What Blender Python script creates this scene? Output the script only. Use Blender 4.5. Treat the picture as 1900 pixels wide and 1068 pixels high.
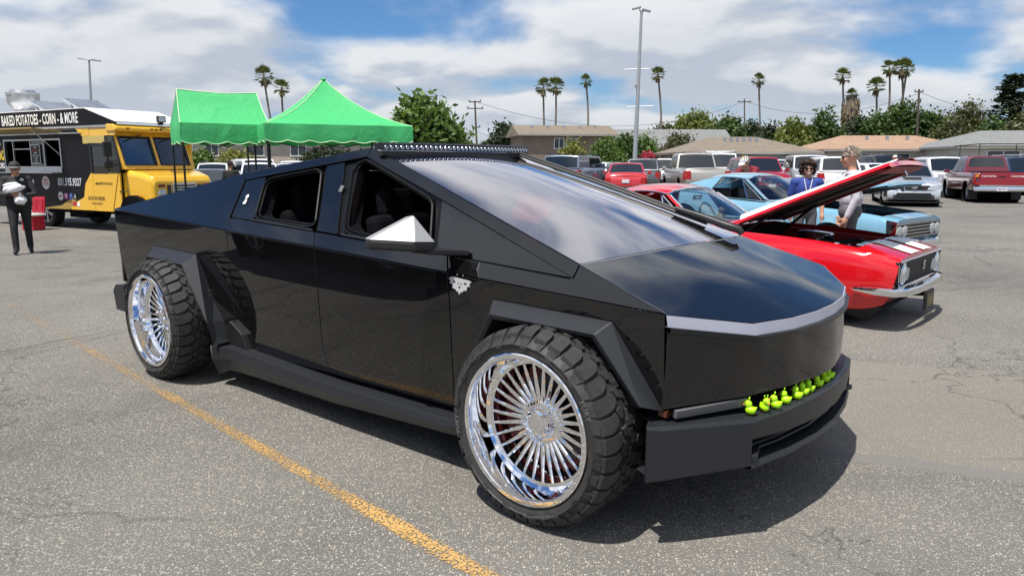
import bpy, bmesh, math, random
from mathutils import Vector, Matrix, Euler, noise as mnoise
R = math.radians; PI = math.pi
rnd = random.Random(7)
for o in list(bpy.data.objects): bpy.data.objects.remove(o)
scn = bpy.context.scene
COL = scn.collection
# ---------------------------------------------------------------- camera
cd = bpy.data.cameras.new('camera'); cam = bpy.data.objects.new('camera', cd); COL.objects.link(cam)
cam.location = (0, 0, 1.6186); cam.rotation_euler = (R(90 - 9.495), 0, 0)
cd.sensor_width = 36; cd.lens = 36 * 1367.8 / 1900; cd.clip_start = .05; cd.clip_end = 4000
scn.camera = cam
# ---------------------------------------------------------------- sun and sky
SUN = Vector((-.265, -.312, 1)).normalized()          # direction towards the sun
elev = math.asin(SUN.z); azim = math.atan2(SUN.x, SUN.y)
sl = bpy.data.lights.new('sun', 'SUN'); sl.energy = 5.0; sl.angle = R(.53); sl.color = (1, .95, .88)
so = bpy.data.objects.new('sun', sl); COL.objects.link(so); so.location = SUN * 50
so.rotation_euler = (-SUN).to_track_quat('-Z', 'Y').to_euler()
W = bpy.data.worlds.new('World'); scn.world = W; W.use_nodes = True
nt = W.node_tree; nt.nodes.clear()
def N(t, **k):
    n = NT.nodes.new(t)
    for a, b in k.items():
        if a == 'loc': continue
        setattr(n, a, b)
    return n
def LK(a, b): NT.links.new(a, b)
def val(x): return x
def MTH(op, a, b=None, c=None, clamp=False):
    n = NT.nodes.new('ShaderNodeMath'); n.operation = op; n.use_clamp = clamp
    for i, x in enumerate((a, b, c)):
        if x is None: continue
        if hasattr(x, 'node'): LK(x, n.inputs[i])
        else: n.inputs[i].default_value = x
    return n.outputs[0]
def VMTH(op, a, b=None):
    n = NT.nodes.new('ShaderNodeVectorMath'); n.operation = op
    for i, x in enumerate((a, b)):
        if x is None: continue
        if hasattr(x, 'node'): LK(x, n.inputs[i])
        else: n.inputs[i].default_value = x
    return n.outputs[0]
def RAMP(fac, stops, interp='LINEAR'):
    n = NT.nodes.new('ShaderNodeValToRGB'); cr = n.color_ramp; cr.interpolation = interp
    while len(cr.elements) < len(stops): cr.elements.new(.5)
    for e, (p, c) in zip(cr.elements, stops):
        e.position = p; e.color = (c, c, c, 1) if not hasattr(c, '__len__') else (*c[:3], 1)
    LK(fac, n.inputs[0]); return n.outputs[0]
def MIX(fac, a, b, mode='MIX'):
    n = NT.nodes.new('ShaderNodeMix'); n.data_type = 'RGBA'; n.blend_type = mode
    for s, x in ((n.inputs[0], fac), (n.inputs[6], a), (n.inputs[7], b)):
        if hasattr(x, 'node'): LK(x, s)
        elif hasattr(x, '__len__'): s.default_value = (*x[:3], 1)
        else: s.default_value = x
    return n.outputs[2]
def NOISE(vec, scale, detail=4, rough=.5, dist=0, dims='3D'):
    n = NT.nodes.new('ShaderNodeTexNoise'); n.noise_dimensions = dims
    n.inputs['Scale'].default_value = scale; n.inputs['Detail'].default_value = detail
    n.inputs['Roughness'].default_value = rough; n.inputs['Distortion'].default_value = dist
    if vec is not None: LK(vec, n.inputs['Vector'])
    return n.outputs['Fac']
def MAPR(x, a, b, c=0, d=1, smooth=False):
    n = NT.nodes.new('ShaderNodeMapRange'); n.clamp = True
    if smooth: n.interpolation_type = 'SMOOTHSTEP'
    LK(x, n.inputs[0])
    for i, q in enumerate((a, b, c, d)): n.inputs[i + 1].default_value = q
    return n.outputs[0]
NT = nt
SKX, SKY = 21.7, 4.9
sky = N('ShaderNodeTexSky', sky_type='NISHITA'); sky.sun_disc = False
sky.sun_elevation = elev; sky.sun_rotation = azim; sky.altitude = 20; sky.air_density = 1.0; sky.dust_density = .35; sky.ozone_density = 2.2
tc = N('ShaderNodeTexCoord')
dirv = tc.outputs['Generated']
sx = N('ShaderNodeSeparateXYZ'); LK(dirv, sx.inputs[0])
zz = MTH('MAXIMUM', sx.outputs[2], 0.0)
den = MTH('ADD', zz, .25)
cx = N('ShaderNodeCombineXYZ')
LK(MTH('DIVIDE', sx.outputs[0], den), cx.inputs[0]); LK(MTH('DIVIDE', sx.outputs[1], den), cx.inputs[1]); cx.inputs[2].default_value = 3.7
P0 = VMTH('ADD', cx.outputs[0], (SKX, SKY, 0))
def field(p): return MTH('ADD', MTH('MULTIPLY', NOISE(p, 1.55, 6, .46, .15), .72), MTH('MULTIPLY', NOISE(p, .6, 2, .5), .28))
n1 = field(P0)
sc_ = N('ShaderNodeVectorMath', operation='SCALE'); LK(cx.outputs[0], sc_.inputs[0]); sc_.inputs['Scale'].default_value = .945
n2 = field(VMTH('ADD', VMTH('ADD', sc_.outputs[0], (SKX, SKY, 0)), (-.05, 0, .2035)))      # the same field a step up and towards the sun
cov = RAMP(zz, [(0, .72), (.05, .645), (.11, .582), (.18, .555), (.33, .525), (1, .52)])
dens = MTH('ADD', MTH('SUBTRACT', n1, .5), MTH('SUBTRACT', cov, .5))
fac = MAPR(dens, -.035, .085, 0, 1, True)
shade = MAPR(MTH('SUBTRACT', n1, n2), -.035, .05, 0, 1, True)
thick = MAPR(dens, .04, .22, 1, .66)                                 # thick middles are greyer than edges
shade2 = MTH('MULTIPLY', MTH('ADD', MTH('MULTIPLY', shade, .75), .25), thick, clamp=True)
ccol = MIX(shade2, (4.9, 5.55, 6.7), (9.9, 10.0, 10.1))
hz = MAPR(zz, 0, .10, 1, 0)
ccol = MIX(MTH('MULTIPLY', hz, .55), ccol, (6.9, 7.4, 8.2))
ccol = MIX(1.0, ccol, MIX(MAPR(zz, .15, .8), (1, 1, 1), (1.6, 1.6, 1.6)), 'MULTIPLY')   # brightness added to high clouds to lift the bonnet's reflections
skyc = MIX(1.0, sky.outputs[0], (.62, .95, 1.30), 'MULTIPLY')
bg = N('ShaderNodeBackground'); LK(MIX(MTH('MULTIPLY', fac, .95), skyc, ccol), bg.inputs[0]); bg.inputs[1].default_value = .068
ow = N('ShaderNodeOutputWorld'); LK(bg.outputs[0], ow.inputs[0])
vs = scn.view_settings; vs.view_transform = 'Standard'; vs.look = 'None'; vs.gamma = 1; vs.exposure = .36; vs.use_curve_mapping = False
scn.render.engine = 'CYCLES'
# ---------------------------------------------------------------- materials
MATS = {}
def mat(name, base, rough=.5, metal=0, coat=0, spec=.5, var=0, vscale=4, bump=0, bscale=60, trans=0, ior=1.45, island=0, emit=0, rvar=0):
    if name in MATS: return MATS[name]
    global NT
    m = bpy.data.materials.new(name); m.use_nodes = True; NT = m.node_tree
    b = NT.nodes['Principled BSDF']
    b.inputs['Base Color'].default_value = (*base, 1); b.inputs['Roughness'].default_value = rough
    b.inputs['Metallic'].default_value = metal; b.inputs['Coat Weight'].default_value = coat; b.inputs['Coat Roughness'].default_value = .03
    b.inputs['Specular IOR Level'].default_value = spec; b.inputs['IOR'].default_value = ior
    b.inputs['Transmission Weight'].default_value = trans
    if var or bump or island or rvar:
        t = N('ShaderNodeTexCoord').outputs['Object']
    if var:
        f = NOISE(t, vscale, 5, .6)
        LK(MIX(MAPR(f, .3, .7), tuple(c * (1 - var) for c in base), tuple(min(1, c * (1 + var)) for c in base)), b.inputs['Base Color'])
    if island:
        g = N('ShaderNodeNewGeometry').outputs['Random Per Island']
        c2 = MIX(g, tuple(c * (1 - island) for c in base), tuple(min(1, c * (1 + island)) for c in base))
        LK(c2, b.inputs['Base Color'])
    if rvar:
        LK(MAPR(NOISE(t, 9, 4, .6), .35, .7, max(0, rough - rvar), rough + rvar), b.inputs['Roughness'])
    if bump:
        bn = N('ShaderNodeBump'); bn.inputs['Strength'].default_value = bump; bn.inputs['Distance'].default_value = .01
        LK(NOISE(t, bscale, 4, .6), bn.inputs['Height']); LK(bn.outputs[0], b.inputs['Normal'])
    if emit:
        b.inputs['Emission Color'].default_value = (*base, 1); b.inputs['Emission Strength'].default_value = emit
    MATS[name] = m; return m
def glassmat(name, tint=(.25, .28, .28), rough=0, ior=1.5, gain=1.5, gcol=(1, 1, 1)):
    """sheet glass: fresnel mirror over a tinted see-through pane"""
    if name in MATS: return MATS[name]
    global NT
    m = bpy.data.materials.new(name); m.use_nodes = True; NT = m.node_tree; NT.nodes.clear()
    fr = N('ShaderNodeFresnel'); fr.inputs[0].default_value = ior
    tr = N('ShaderNodeBsdfTransparent'); tr.inputs[0].default_value = (*tint, 1)
    gl = N('ShaderNodeBsdfGlossy'); gl.inputs[1].default_value = rough; gl.inputs[0].default_value = (*gcol, 1)
    mx = N('ShaderNodeMixShader'); LK(MTH('MULTIPLY', fr.outputs[0], gain, clamp=True), mx.inputs[0]); LK(tr.outputs[0], mx.inputs[1]); LK(gl.outputs[0], mx.inputs[2])
    o = N('ShaderNodeOutputMaterial'); LK(mx.outputs[0], o.inputs[0]); MATS[name] = m; return m
def leafmat(name, a, b, trl=.35):
    if name in MATS: return MATS[name]
    global NT
    m = bpy.data.materials.new(name); m.use_nodes = True; NT = m.node_tree; NT.nodes.clear()
    g = N('ShaderNodeNewGeometry').outputs['Random Per Island']
    c = MIX(g, a, b)
    d = N('ShaderNodeBsdfPrincipled'); LK(c, d.inputs['Base Color']); d.inputs['Roughness'].default_value = .55
    t = N('ShaderNodeBsdfTranslucent'); LK(MIX(1.0, c, (1.0, 1.0, .5), 'MULTIPLY'), t.inputs[0])
    mx = N('ShaderNodeMixShader'); mx.inputs[0].default_value = trl; LK(d.outputs[0], mx.inputs[1]); LK(t.outputs[0], mx.inputs[2])
    o = N('ShaderNodeOutputMaterial'); LK(mx.outputs[0], o.inputs[0]); MATS[name] = m; return m
# ---------------------------------------------------------------- mesh helpers
def V(*a): return Vector(a)
class MB:
    def __init__(s): s.v = []; s.f = []
    def add(s, vs, fs):
        o = len(s.v); s.v += [tuple(v) for v in vs]; s.f += [tuple(i + o for i in f) for f in fs]; return s
    def box(s, x0, x1, y0, y1, z0, z1):
        return s.add([(x0, y0, z0), (x1, y0, z0), (x1, y1, z0), (x0, y1, z0), (x0, y0, z1), (x1, y0, z1), (x1, y1, z1), (x0, y1, z1)],
                     [(0, 3, 2, 1), (4, 5, 6, 7), (0, 1, 5, 4), (1, 2, 6, 5), (2, 3, 7, 6), (3, 0, 4, 7)])
    def obox(s, c, size, rot):
        m = rot.to_matrix() if hasattr(rot, 'to_matrix') else Euler(rot).to_matrix()
        a, b, d = [q / 2 for q in size]; c = Vector(c)
        vs = [c + m @ Vector(p) for p in [(-a, -b, -d), (a, -b, -d), (a, b, -d), (-a, b, -d), (-a, -b, d), (a, -b, d), (a, b, d), (-a, b, d)]]
        return s.add(vs, [(0, 3, 2, 1), (4, 5, 6, 7), (0, 1, 5, 4), (1, 2, 6, 5), (2, 3, 7, 6), (3, 0, 4, 7)])
    def tube(s, path, r, n=8, cap=True, closed=False):
        path = [Vector(p) for p in path]; k = len(path); rows = []
        rs = r if hasattr(r, '__len__') else [r] * k
        up = None
        for i, p in enumerate(path):
            if closed: t = path[(i + 1) % k] - path[i - 1]
            else: t = path[min(i + 1, k - 1)] - path[max(i - 1, 0)]
            t = t.normalized() if t.length > 1e-9 else Vector((0, 0, 1))
            if up is None:
                up = Vector((0, 0, 1)) if abs(t.z) < .9 else Vector((1, 0, 0))
            a = t.cross(up).normalized(); up = a.cross(t).normalized()
            rows.append([p + (a * math.cos(2 * PI * j / n) + up * math.sin(2 * PI * j / n)) * rs[i] for j in range(n)])
        vs = [q for rr in rows for q in rr]; fs = []
        m = k if closed else k - 1
        for i in range(m):
            for j in range(n):
                i2 = (i + 1) % k
                fs.append((i * n + j, i * n + (j + 1) % n, i2 * n + (j + 1) % n, i2 * n + j))
        if cap and not closed: fs += [tuple(range(n))[::-1], tuple((k - 1) * n + j for j in range(n))]
        return s.add(vs, fs)
    def lathe(s, prof, n=32, axis='z', o=(0, 0, 0), closed=False, a0=0, a1=2 * PI):
        o = Vector(o); vs = []; fs = []; k = len(prof); full = abs(a1 - a0 - 2 * PI) < 1e-6
        m = n if full else n + 1
        for j in range(m):
            a = a0 + (a1 - a0) * j / n; c, sn = math.cos(a), math.sin(a)
            for r_, h in prof:
                p = (r_ * c, r_ * sn, h) if axis == 'z' else (r_ * c, h, r_ * sn) if axis == 'y' else (h, r_ * c, r_ * sn)
                vs.append(o + Vector(p))
        for j in range(n):
            j2 = (j + 1) % m
            for i in range(k if closed else k - 1):
                i2 = (i + 1) % k
                fs.append((j * k + i, j2 * k + i, j2 * k + i2, j * k + i2))
        return s.add(vs, fs)
    def prism(s, poly, vec):
        n = len(poly); poly = [Vector(p) for p in poly]; vec = Vector(vec)
        vs = poly + [p + vec for p in poly]
        fs = [tuple(range(n))[::-1], tuple(range(n, 2 * n))] + [(i, (i + 1) % n, n + (i + 1) % n, n + i) for i in range(n)]
        return s.add(vs, fs)
    def loft(s, rows, closed=False, cap=False, skip=None):
        n = len(rows[0]); vs = [p for r_ in rows for p in r_]; fs = []
        for i in range(len(rows) - 1):
            for j in range(n if closed else n - 1):
                if skip and skip(i, j): continue
                j2 = (j + 1) % n
                fs.append((i * n + j, i * n + j2, (i + 1) * n + j2, (i + 1) * n + j))
        if cap: fs += [tuple(range(n))[::-1], tuple((len(rows) - 1) * n + j for j in range(n))]
        return s.add(vs, fs)
    def ball(s, c, r, n=10, m=7):
        c = Vector(c); r = r if hasattr(r, '__len__') else (r, r, r)
        vs = [c + Vector((0, 0, -r[2]))]; fs = []
        for i in range(1, m):
            a = -PI / 2 + PI * i / m
            for j in range(n):
                b = 2 * PI * j / n; vs.append(c + Vector((r[0] * math.cos(a) * math.cos(b), r[1] * math.cos(a) * math.sin(b), r[2] * math.sin(a))))
        vs.append(c + Vector((0, 0, r[2]))); t = len(vs) - 1
        for j in range(n):
            fs.append((0, 1 + (j + 1) % n, 1 + j)); fs.append((t, 1 + (m - 2) * n + j, 1 + (m - 2) * n + (j + 1) % n))
        for i in range(m - 2):
            for j in range(n):
                fs.append((1 + i * n + j, 1 + i * n + (j + 1) % n, 1 + (i + 1) * n + (j + 1) % n, 1 + (i + 1) * n + j))
        return s.add(vs, fs)
    def mirror(s):
        """add the y-mirrored copy"""
        vs = [(x, -y, z) for x, y, z in s.v]; fs = [tuple(reversed(f)) for f in s.f]; return s.add(vs, fs)
    def mirrored(s):
        m = MB(); m.v = [(x, -y, z) for x, y, z in s.v]; m.f = [tuple(reversed(f)) for f in s.f]; return m
    def xf(s, M_):
        s.v = [tuple(M_ @ Vector(p)) for p in s.v]; return s
    def mesh(s, name, m=None, smooth=None, fix=True):
        me = bpy.data.meshes.new(name); me.from_pydata(s.v, [], s.f); me.update()
        if fix:
            bm = bmesh.new(); bm.from_mesh(me); bmesh.ops.remove_doubles(bm, verts=bm.verts, dist=1e-5)
            bmesh.ops.recalc_face_normals(bm, faces=bm.faces); bm.to_mesh(me); bm.free()
        if smooth is not None:
            me.polygons.foreach_set('use_smooth', [True] * len(me.polygons)); me.set_sharp_from_angle(angle=R(smooth))
        if m: me.materials.append(m)
        return me
    def obj(s, name, m, parent=None, smooth=None, bevel=0, fix=True, segs=2, loc=None, rot=None):
        return link(name, s.mesh(name, m, smooth, fix), parent, bevel, segs, loc, rot)
def link(name, me, parent=None, bevel=0, segs=2, loc=None, rot=None):
    o = bpy.data.objects.new(name, me); COL.objects.link(o)
    if parent: o.parent = parent
    if loc: o.location = loc
    if rot: o.rotation_euler = rot
    if bevel:
        b = o.modifiers.new('bevel', 'BEVEL'); b.width = bevel; b.segments = segs; b.limit_method = 'ANGLE'; b.angle_limit = R(25)
        b.harden_normals = False
    return o
def tag(o, label, cat, group=None, kind=None):
    if label: o['label'] = label
    if cat: o['category'] = cat
    if group: o['group'] = group
    if kind: o['kind'] = kind
    return o
def thing(name, label, cat, loc=(0, 0, 0), rotz=0, group=None):
    o = bpy.data.objects.new(name, None); COL.objects.link(o); o.empty_display_size = .2
    o.location = loc; o.rotation_euler = (0, 0, rotz); return tag(o, label, cat, group)
def copy_tree(o, parent=None):
    c = o.copy(); COL.objects.link(c); c.parent = parent
    for ch in list(o.children): copy_tree(ch, c)
    return c
def text_geo(s, size=1, sx=1, bold=0, spacing=1, depth=0):
    """flat lettering as an MB in the xy plane (x right, y up), centred"""
    cu = bpy.data.curves.new('lettering', 'FONT'); cu.body = s; cu.size = size; cu.offset = bold * size; cu.resolution_u = 3
    cu.space_character = spacing; cu.extrude = depth; cu.fill_mode = 'BOTH'; cu.align_x = 'CENTER'; cu.align_y = 'CENTER'
    o = bpy.data.objects.new('lettering', cu); COL.objects.link(o)
    dg = bpy.context.evaluated_depsgraph_get(); me = bpy.data.meshes.new_from_object(o.evaluated_get(dg))
    m = MB(); m.v = [(v.co.x * sx, v.co.y, v.co.z) for v in me.vertices]; m.f = [tuple(p.vertices) for p in me.polygons]
    bpy.data.objects.remove(o); bpy.data.curves.remove(cu); bpy.data.meshes.remove(me); return m
def frame(o, ux, uy):
    """matrix that maps local x,y,z to ux,uy,ux×uy at o"""
    ux = Vector(ux).normalized(); uy = Vector(uy).normalized(); uz = ux.cross(uy).normalized()
    m = Matrix((ux, uy, uz)).transposed().to_4x4(); m.translation = Vector(o); return m
def lerp(a, b, t): return a + (b - a) * t
def curve(pts, x):
    """piecewise-linear lookup"""
    if x <= pts[0][0]: return pts[0][1]
    for (a, p), (b, q) in zip(pts, pts[1:]):
        if x <= b: return p + (q - p) * (x - a) / (b - a)
    return pts[-1][1]
def sstep(a, b, x):
    t = max(0, min(1, (x - a) / (b - a))); return t * t * (3 - 2 * t)
def gz(x, y):
    """height of the car park: it climbs a little towards the far right"""
    return sstep(-5, 3, x) * curve([(7, 0), (9, .025), (12, .085), (16, .17), (27, .25), (60, .27)], y)
# shared materials
m_black = mat('black_plastic', (.012, .012, .013), .45)
m_dark = mat('dark_void', (.004, .004, .005), .8, spec=.1)
m_gasket = mat('gasket_black', (.004, .004, .0045), .35, spec=.3)
m_rubber = mat('rubber', (.022, .022, .023), .75, var=.25, vscale=14, bump=.15, bscale=120)
m_chrome = mat('chrome', (.82, .83, .85), .06, 1)
m_steel = mat('steel', (.55, .56, .58), .3, 1, rvar=.1)
m_white = mat('white_paint', (.78, .78, .77), .4)
# ================================================================ ground
def asphalt():
    global NT
    m = bpy.data.materials.new('asphalt'); m.use_nodes = True; NT = m.node_tree
    b = NT.nodes['Principled BSDF']; p = N('ShaderNodeTexCoord').outputs['Object']
    big = NOISE(p, .35, 5, .55); mid = NOISE(p, 1.7, 5, .6, .4); fine = NOISE(p, 95, 3, .6)
    base = MIX(MAPR(big, .3, .7), (.102, .098, .090), (.175, .166, .149))
    # oil darkened places
    oil = MTH('MULTIPLY', MAPR(mid, .44, .66), MAPR(NOISE(p, .22, 3, .5), .44, .60))
    base = MIX(MTH('MULTIPLY', oil, .45), base, (.085, .085, .087))
    spq = N('ShaderNodeSeparateXYZ'); LK(p, spq.inputs[0])
    u_ = MTH('ADD', MTH('ADD', spq.outputs[1], MTH('MULTIPLY', spq.outputs[0], .35)), MTH('MULTIPLY', MTH('SUBTRACT', NOISE(p, 1.3, 3, .5), .5), .16))
    pm = MTH('MULTIPLY', MTH('MULTIPLY', MAPR(u_, 4.66, 4.70), MAPR(u_, 6.99, 7.02, 1, 0)), MAPR(spq.outputs[0], .6, .9))     # an older, sandier strip of paving
    base = MIX(MTH('MULTIPLY', pm, .45), base, (.25, .226, .186))
    smooth_ = MTH('MULTIPLY', MTH('MULTIPLY', MAPR(u_, 4.52, 4.56), MAPR(u_, 4.66, 4.70, 1, 0)), MAPR(spq.outputs[0], .6, .9))  # smooth joint beside it
    base = MIX(MTH('MULTIPLY', smooth_, .8), base, (.185, .176, .162))
    # grey binder with pale aggregate standing in it, two sizes of stone
    calm = MTH('SUBTRACT', 1, MTH('MAXIMUM', MTH('MULTIPLY', pm, .45), MTH('MAXIMUM', MTH('MULTIPLY', smooth_, .85), MTH('MULTIPLY', oil, .8))))
    warp = VMTH('ADD', p, MTH('MULTIPLY', NOISE(p, 140, 2, .5), .006))
    hgt = None
    for sc, lo, amt in ((125, .32, .85), (74, .60, .8)):
        vo = NT.nodes.new('ShaderNodeTexVoronoi'); vo.feature = 'F1'; vo.inputs['Scale'].default_value = sc; LK(warp, vo.inputs['Vector'])
        vc = N('ShaderNodeSeparateColor'); LK(vo.outputs['Color'], vc.inputs[0])
        st = MTH('MULTIPLY', MAPR(vo.outputs['Distance'], .26, .46, 1, 0), MAPR(vc.outputs[0], lo, lo + .22))
        colr = MIX(vc.outputs[1], (.32, .298, .250), (.66, .615, .505))
        base = MIX(MTH('MULTIPLY', MTH('MULTIPLY', st, calm), amt), base, colr); hgt = st if hgt is None else MTH('MAXIMUM', hgt, st)
    base = MIX(MTH('MULTIPLY', MAPR(fine, .45, .70), .30), base, (.055, .055, .056))
    # wandering tar-sealed cracks and tyre arcs: wear with a shape of its own
    sp = N('ShaderNodeSeparateXYZ'); LK(p, sp.inputs[0]); X, Y = sp.outputs[0], sp.outputs[1]
    wob = MTH('MULTIPLY', MTH('SUBTRACT', NOISE(p, .55, 3, .5), .5), 1.5)
    tot = None
    for (a, c_, wd, x0, x1, k) in [(.10, 22.9, .10, 7, 40, .6), (.42, 20.2, .09, 8, 40, .5), (1.55, 13.2, .035, -9, -3.6, .65), (1.42, 12.45, .025, -9, -3.6, .5), (.18, 8.3, .02, 3, 30, .35), (-.06, 4.1, .012, 2.4, 30, .5), (.3, 16.0, .05, -30, -3, .4)]:
        d = MTH('ABSOLUTE', MTH('SUBTRACT', MTH('ADD', Y, MTH('MULTIPLY', wob, .6)), MTH('ADD', MTH('MULTIPLY', X, a), c_)))
        l = MTH('MULTIPLY', MTH('MULTIPLY', MAPR(d, wd * .4, wd * 2.2, k, 0, True), MAPR(X, x0, x0 + .8)), MAPR(X, x1 - .8, x1, 1, 0))
        tot = l if tot is None else MTH('MAXIMUM', tot, l)
    base = MIX(tot, base, (.055, .054, .053))
    # drips of oil and old gum
    dv_ = NT.nodes.new('ShaderNodeTexVoronoi'); dv_.feature = 'F1'; dv_.inputs['Scale'].default_value = 1.15; LK(p, dv_.inputs['Vector']); dc = N('ShaderNodeSeparateColor'); LK(dv_.outputs['Color'], dc.inputs[0])
    rad = MAPR(dc.outputs[0], .35, 1, 0, .07)
    drip = MTH('MULTIPLY', MTH('LESS_THAN', MTH('ADD', dv_.outputs['Distance'], MTH('MULTIPLY', MTH('SUBTRACT', NOISE(p, 22, 3, .6), .5), .06)), rad), .55)
    base = MIX(drip, base, (.05, .049, .048))
    # fine spider cracks
    ck = NT.nodes.new('ShaderNodeTexVoronoi'); ck.feature = 'DISTANCE_TO_EDGE'; ck.inputs['Scale'].default_value = .45
    LK(VMTH('ADD', p, MTH('MULTIPLY', NOISE(p, 2.2, 4, .6), 1.2)), ck.inputs['Vector'])
    crk = MTH('MULTIPLY', MAPR(ck.outputs['Distance'], .002, .009, .65, 0), MAPR(NOISE(p, .18, 2, .5), .42, .52))
    base = MIX(crk, base, (.04, .04, .04))
    LK(base, b.inputs['Base Color'])
    b.inputs['Roughness'].default_value = .82; b.inputs['Specular IOR Level'].default_value = .2
    bn = N('ShaderNodeBump'); bn.inputs['Strength'].default_value = .8; bn.inputs['Distance'].default_value = .004
    LK(MTH('ADD', MTH('MULTIPLY', hgt, .8), MTH('MULTIPLY', NOISE(p, 60, 3, .6), .5)), bn.inputs['Height']); LK(bn.outputs[0], b.inputs['Normal'])
    MATS['asphalt'] = m; return m
xs = [-900, -400, -200, -100, -60, -40] + [-30 + 2 * i for i in range(36)] + [50, 65, 100, 200, 400, 900]
ys = [-200, -60, -20, -8] + [-4 + 2 * i for i in range(28)] + [56, 62, 70, 90, 140, 250, 500, 1500]
g = MB(); g.loft([[(x, y, gz(x, y)) for x in xs] for y in ys])
gr = g.obj('ground', asphalt(), smooth=60); tag(gr, 'grey weathered asphalt of the car park', 'ground', kind='structure')
def faded_paint():
    global NT
    m = bpy.data.materials.new('faded_yellow_paint'); m.use_nodes = True; NT = m.node_tree
    b = NT.nodes['Principled BSDF']; p = N('ShaderNodeTexCoord').outputs['Object']; sp = N('ShaderNodeSeparateXYZ'); LK(p, sp.inputs[0])
    LK(MIX(NOISE(p, 18, 4, .6), (.40, .235, .07), (.52, .33, .12)), b.inputs['Base Color']); b.inputs['Roughness'].default_value = .7
    wear = MAPR(sp.outputs[0], 0, 7.2, .575, .43)
    wear = MTH('ADD', wear, MTH('MULTIPLY', MTH('SUBTRACT', NOISE(p, 1.6, 3, .5), .5), .34))
    ed = MTH('MULTIPLY', MAPR(MTH('ABSOLUTE', sp.outputs[1]), .028, .054), .12)
    n = NOISE(p, 75, 5, .7)
    ck_ = NT.nodes.new('ShaderNodeTexVoronoi'); ck_.feature = 'DISTANCE_TO_EDGE'; ck_.inputs['Scale'].default_value = 34; LK(p, ck_.inputs['Vector'])
    crak = MAPR(ck_.outputs['Distance'], .02, .10, .10, 0)
    al = MAPR(MTH('SUBTRACT', MTH('SUBTRACT', MTH('SUBTRACT', wear, ed), crak), n), -.02, .04)
    LK(al, b.inputs['Alpha']); MATS['faded_yellow_paint'] = m; return m
a0, a1 = V(.12, 2.48, .004), V(-6.0, 8.6, .004); dv = (a1 - a0)
ln = MB(); ln.loft([[(dv.length * i / 40, s * .056, 0) for s in (-1, 1)] for i in range(41)])
lo = ln.obj('parking_line', faded_paint(), loc=a0, rot=(0, 0, math.atan2(dv.y, dv.x)))
tag(lo, 'faded chipped yellow parking line painted on the asphalt', 'line', kind='structure')
# ================================================================ the angular black pickup
m_wrap = mat('gloss_black_wrap', (.0045, .0045, .005), .012, spec=.5, ior=1.60, bump=.012, bscale=2.2)
m_satin = mat('satin_black', (.017, .0185, .0215), .40, spec=.5, bump=.05, bscale=300)
m_lens = mat('light_bar_lens', (.36, .37, .44), .14, spec=.5)
m_ledl = mat('led_reflector', (.55, .57, .62), .12, .9)
m_wsglass = glassmat('windscreen_glass', (.42, .42, .46), ior=1.95, gain=2.0, gcol=(.98, .955, 1))
m_tint = glassmat('tinted_glass', (.035, .038, .042), ior=1.52)
m_rim = mat('polished_rim', (.90, .90, .92), .035, 1)
m_red = mat('brake_red', (.16, .012, .015), .35)
m_seat = mat('seat_black', (.004, .004, .006), .8, spec=.12)
m_tyre = mat('tyre_rubber', (.030, .029, .028), .62, var=.3, vscale=18, bump=.12, bscale=160)
TR = thing('pickup_truck', 'gloss black wedge-shaped electric pickup on big polished wheels', 'pickup', (.8088, 4.0296, 0), R(-40.305))
crT, crF, pk = V(-4.804, -.934, 1.237), V(.572, -.968, 1.023), V(-1.689, -.602, 1.725)
nU = (crF - crT).cross(pk - crT)
def yU(x, z): return crT.y - (nU.x * (x - crT.x) + nU.z * (z - crT.z)) / nU.y
def zc(x): return lerp(crT.z, crF.z, (x - crT.x) / (crF.x - crT.x))
def yC(x): return lerp(crT.y, crF.y, (x - crT.x) / (crF.x - crT.x))
def yL(x, z): return yC(x) + (zc(x) - z) * .075
def inset(poly, d):
    n = len(poly); area = sum(poly[i][0] * poly[(i + 1) % n][1] - poly[(i + 1) % n][0] * poly[i][1] for i in range(n))
    sg = 1 if area > 0 else -1; out = []
    for i in range(n):
        a, b, c = Vector(poly[i - 1]), Vector(poly[i]), Vector(poly[(i + 1) % n])
        e1 = (b - a).normalized(); e2 = (c - b).normalized()
        n1 = Vector((-e1.y, e1.x)) * sg; n2 = Vector((-e2.y, e2.x)) * sg
        k = 1 + n1.dot(n2); out.append(tuple(b + (n1 + n2) * (d / max(k, .35))))
    return out
def both(name, mb, m, bev=.003, smooth=None, parent=None):
    a = mb.obj(name, m, parent or TR, bevel=bev, smooth=smooth)
    b = mb.mirrored().obj(name, m, parent or TR, bevel=bev, smooth=smooth); return a, b
def side_panel(name, poly, yf, m, thick=.02, gap=.0025, off=0, bev=.0025):
    p = inset(poly, gap) if gap else poly
    mb = MB(); mb.prism([(x, yf(x, z) - off, z) for x, z in p], (0, thick, 0)); return both(name, mb, m, bev)
FA = [(-.60, .335), (-.585, .50), (-.369, .971), (.317, .955), (.562, .603)]          # edge of the front arch on the body
RX = -3.635
RA = [(RX - .66, .57), (RX - .45, .968), (RX + .24, .954), (RX + .50, .46), (RX + .60, .33)]
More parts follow.
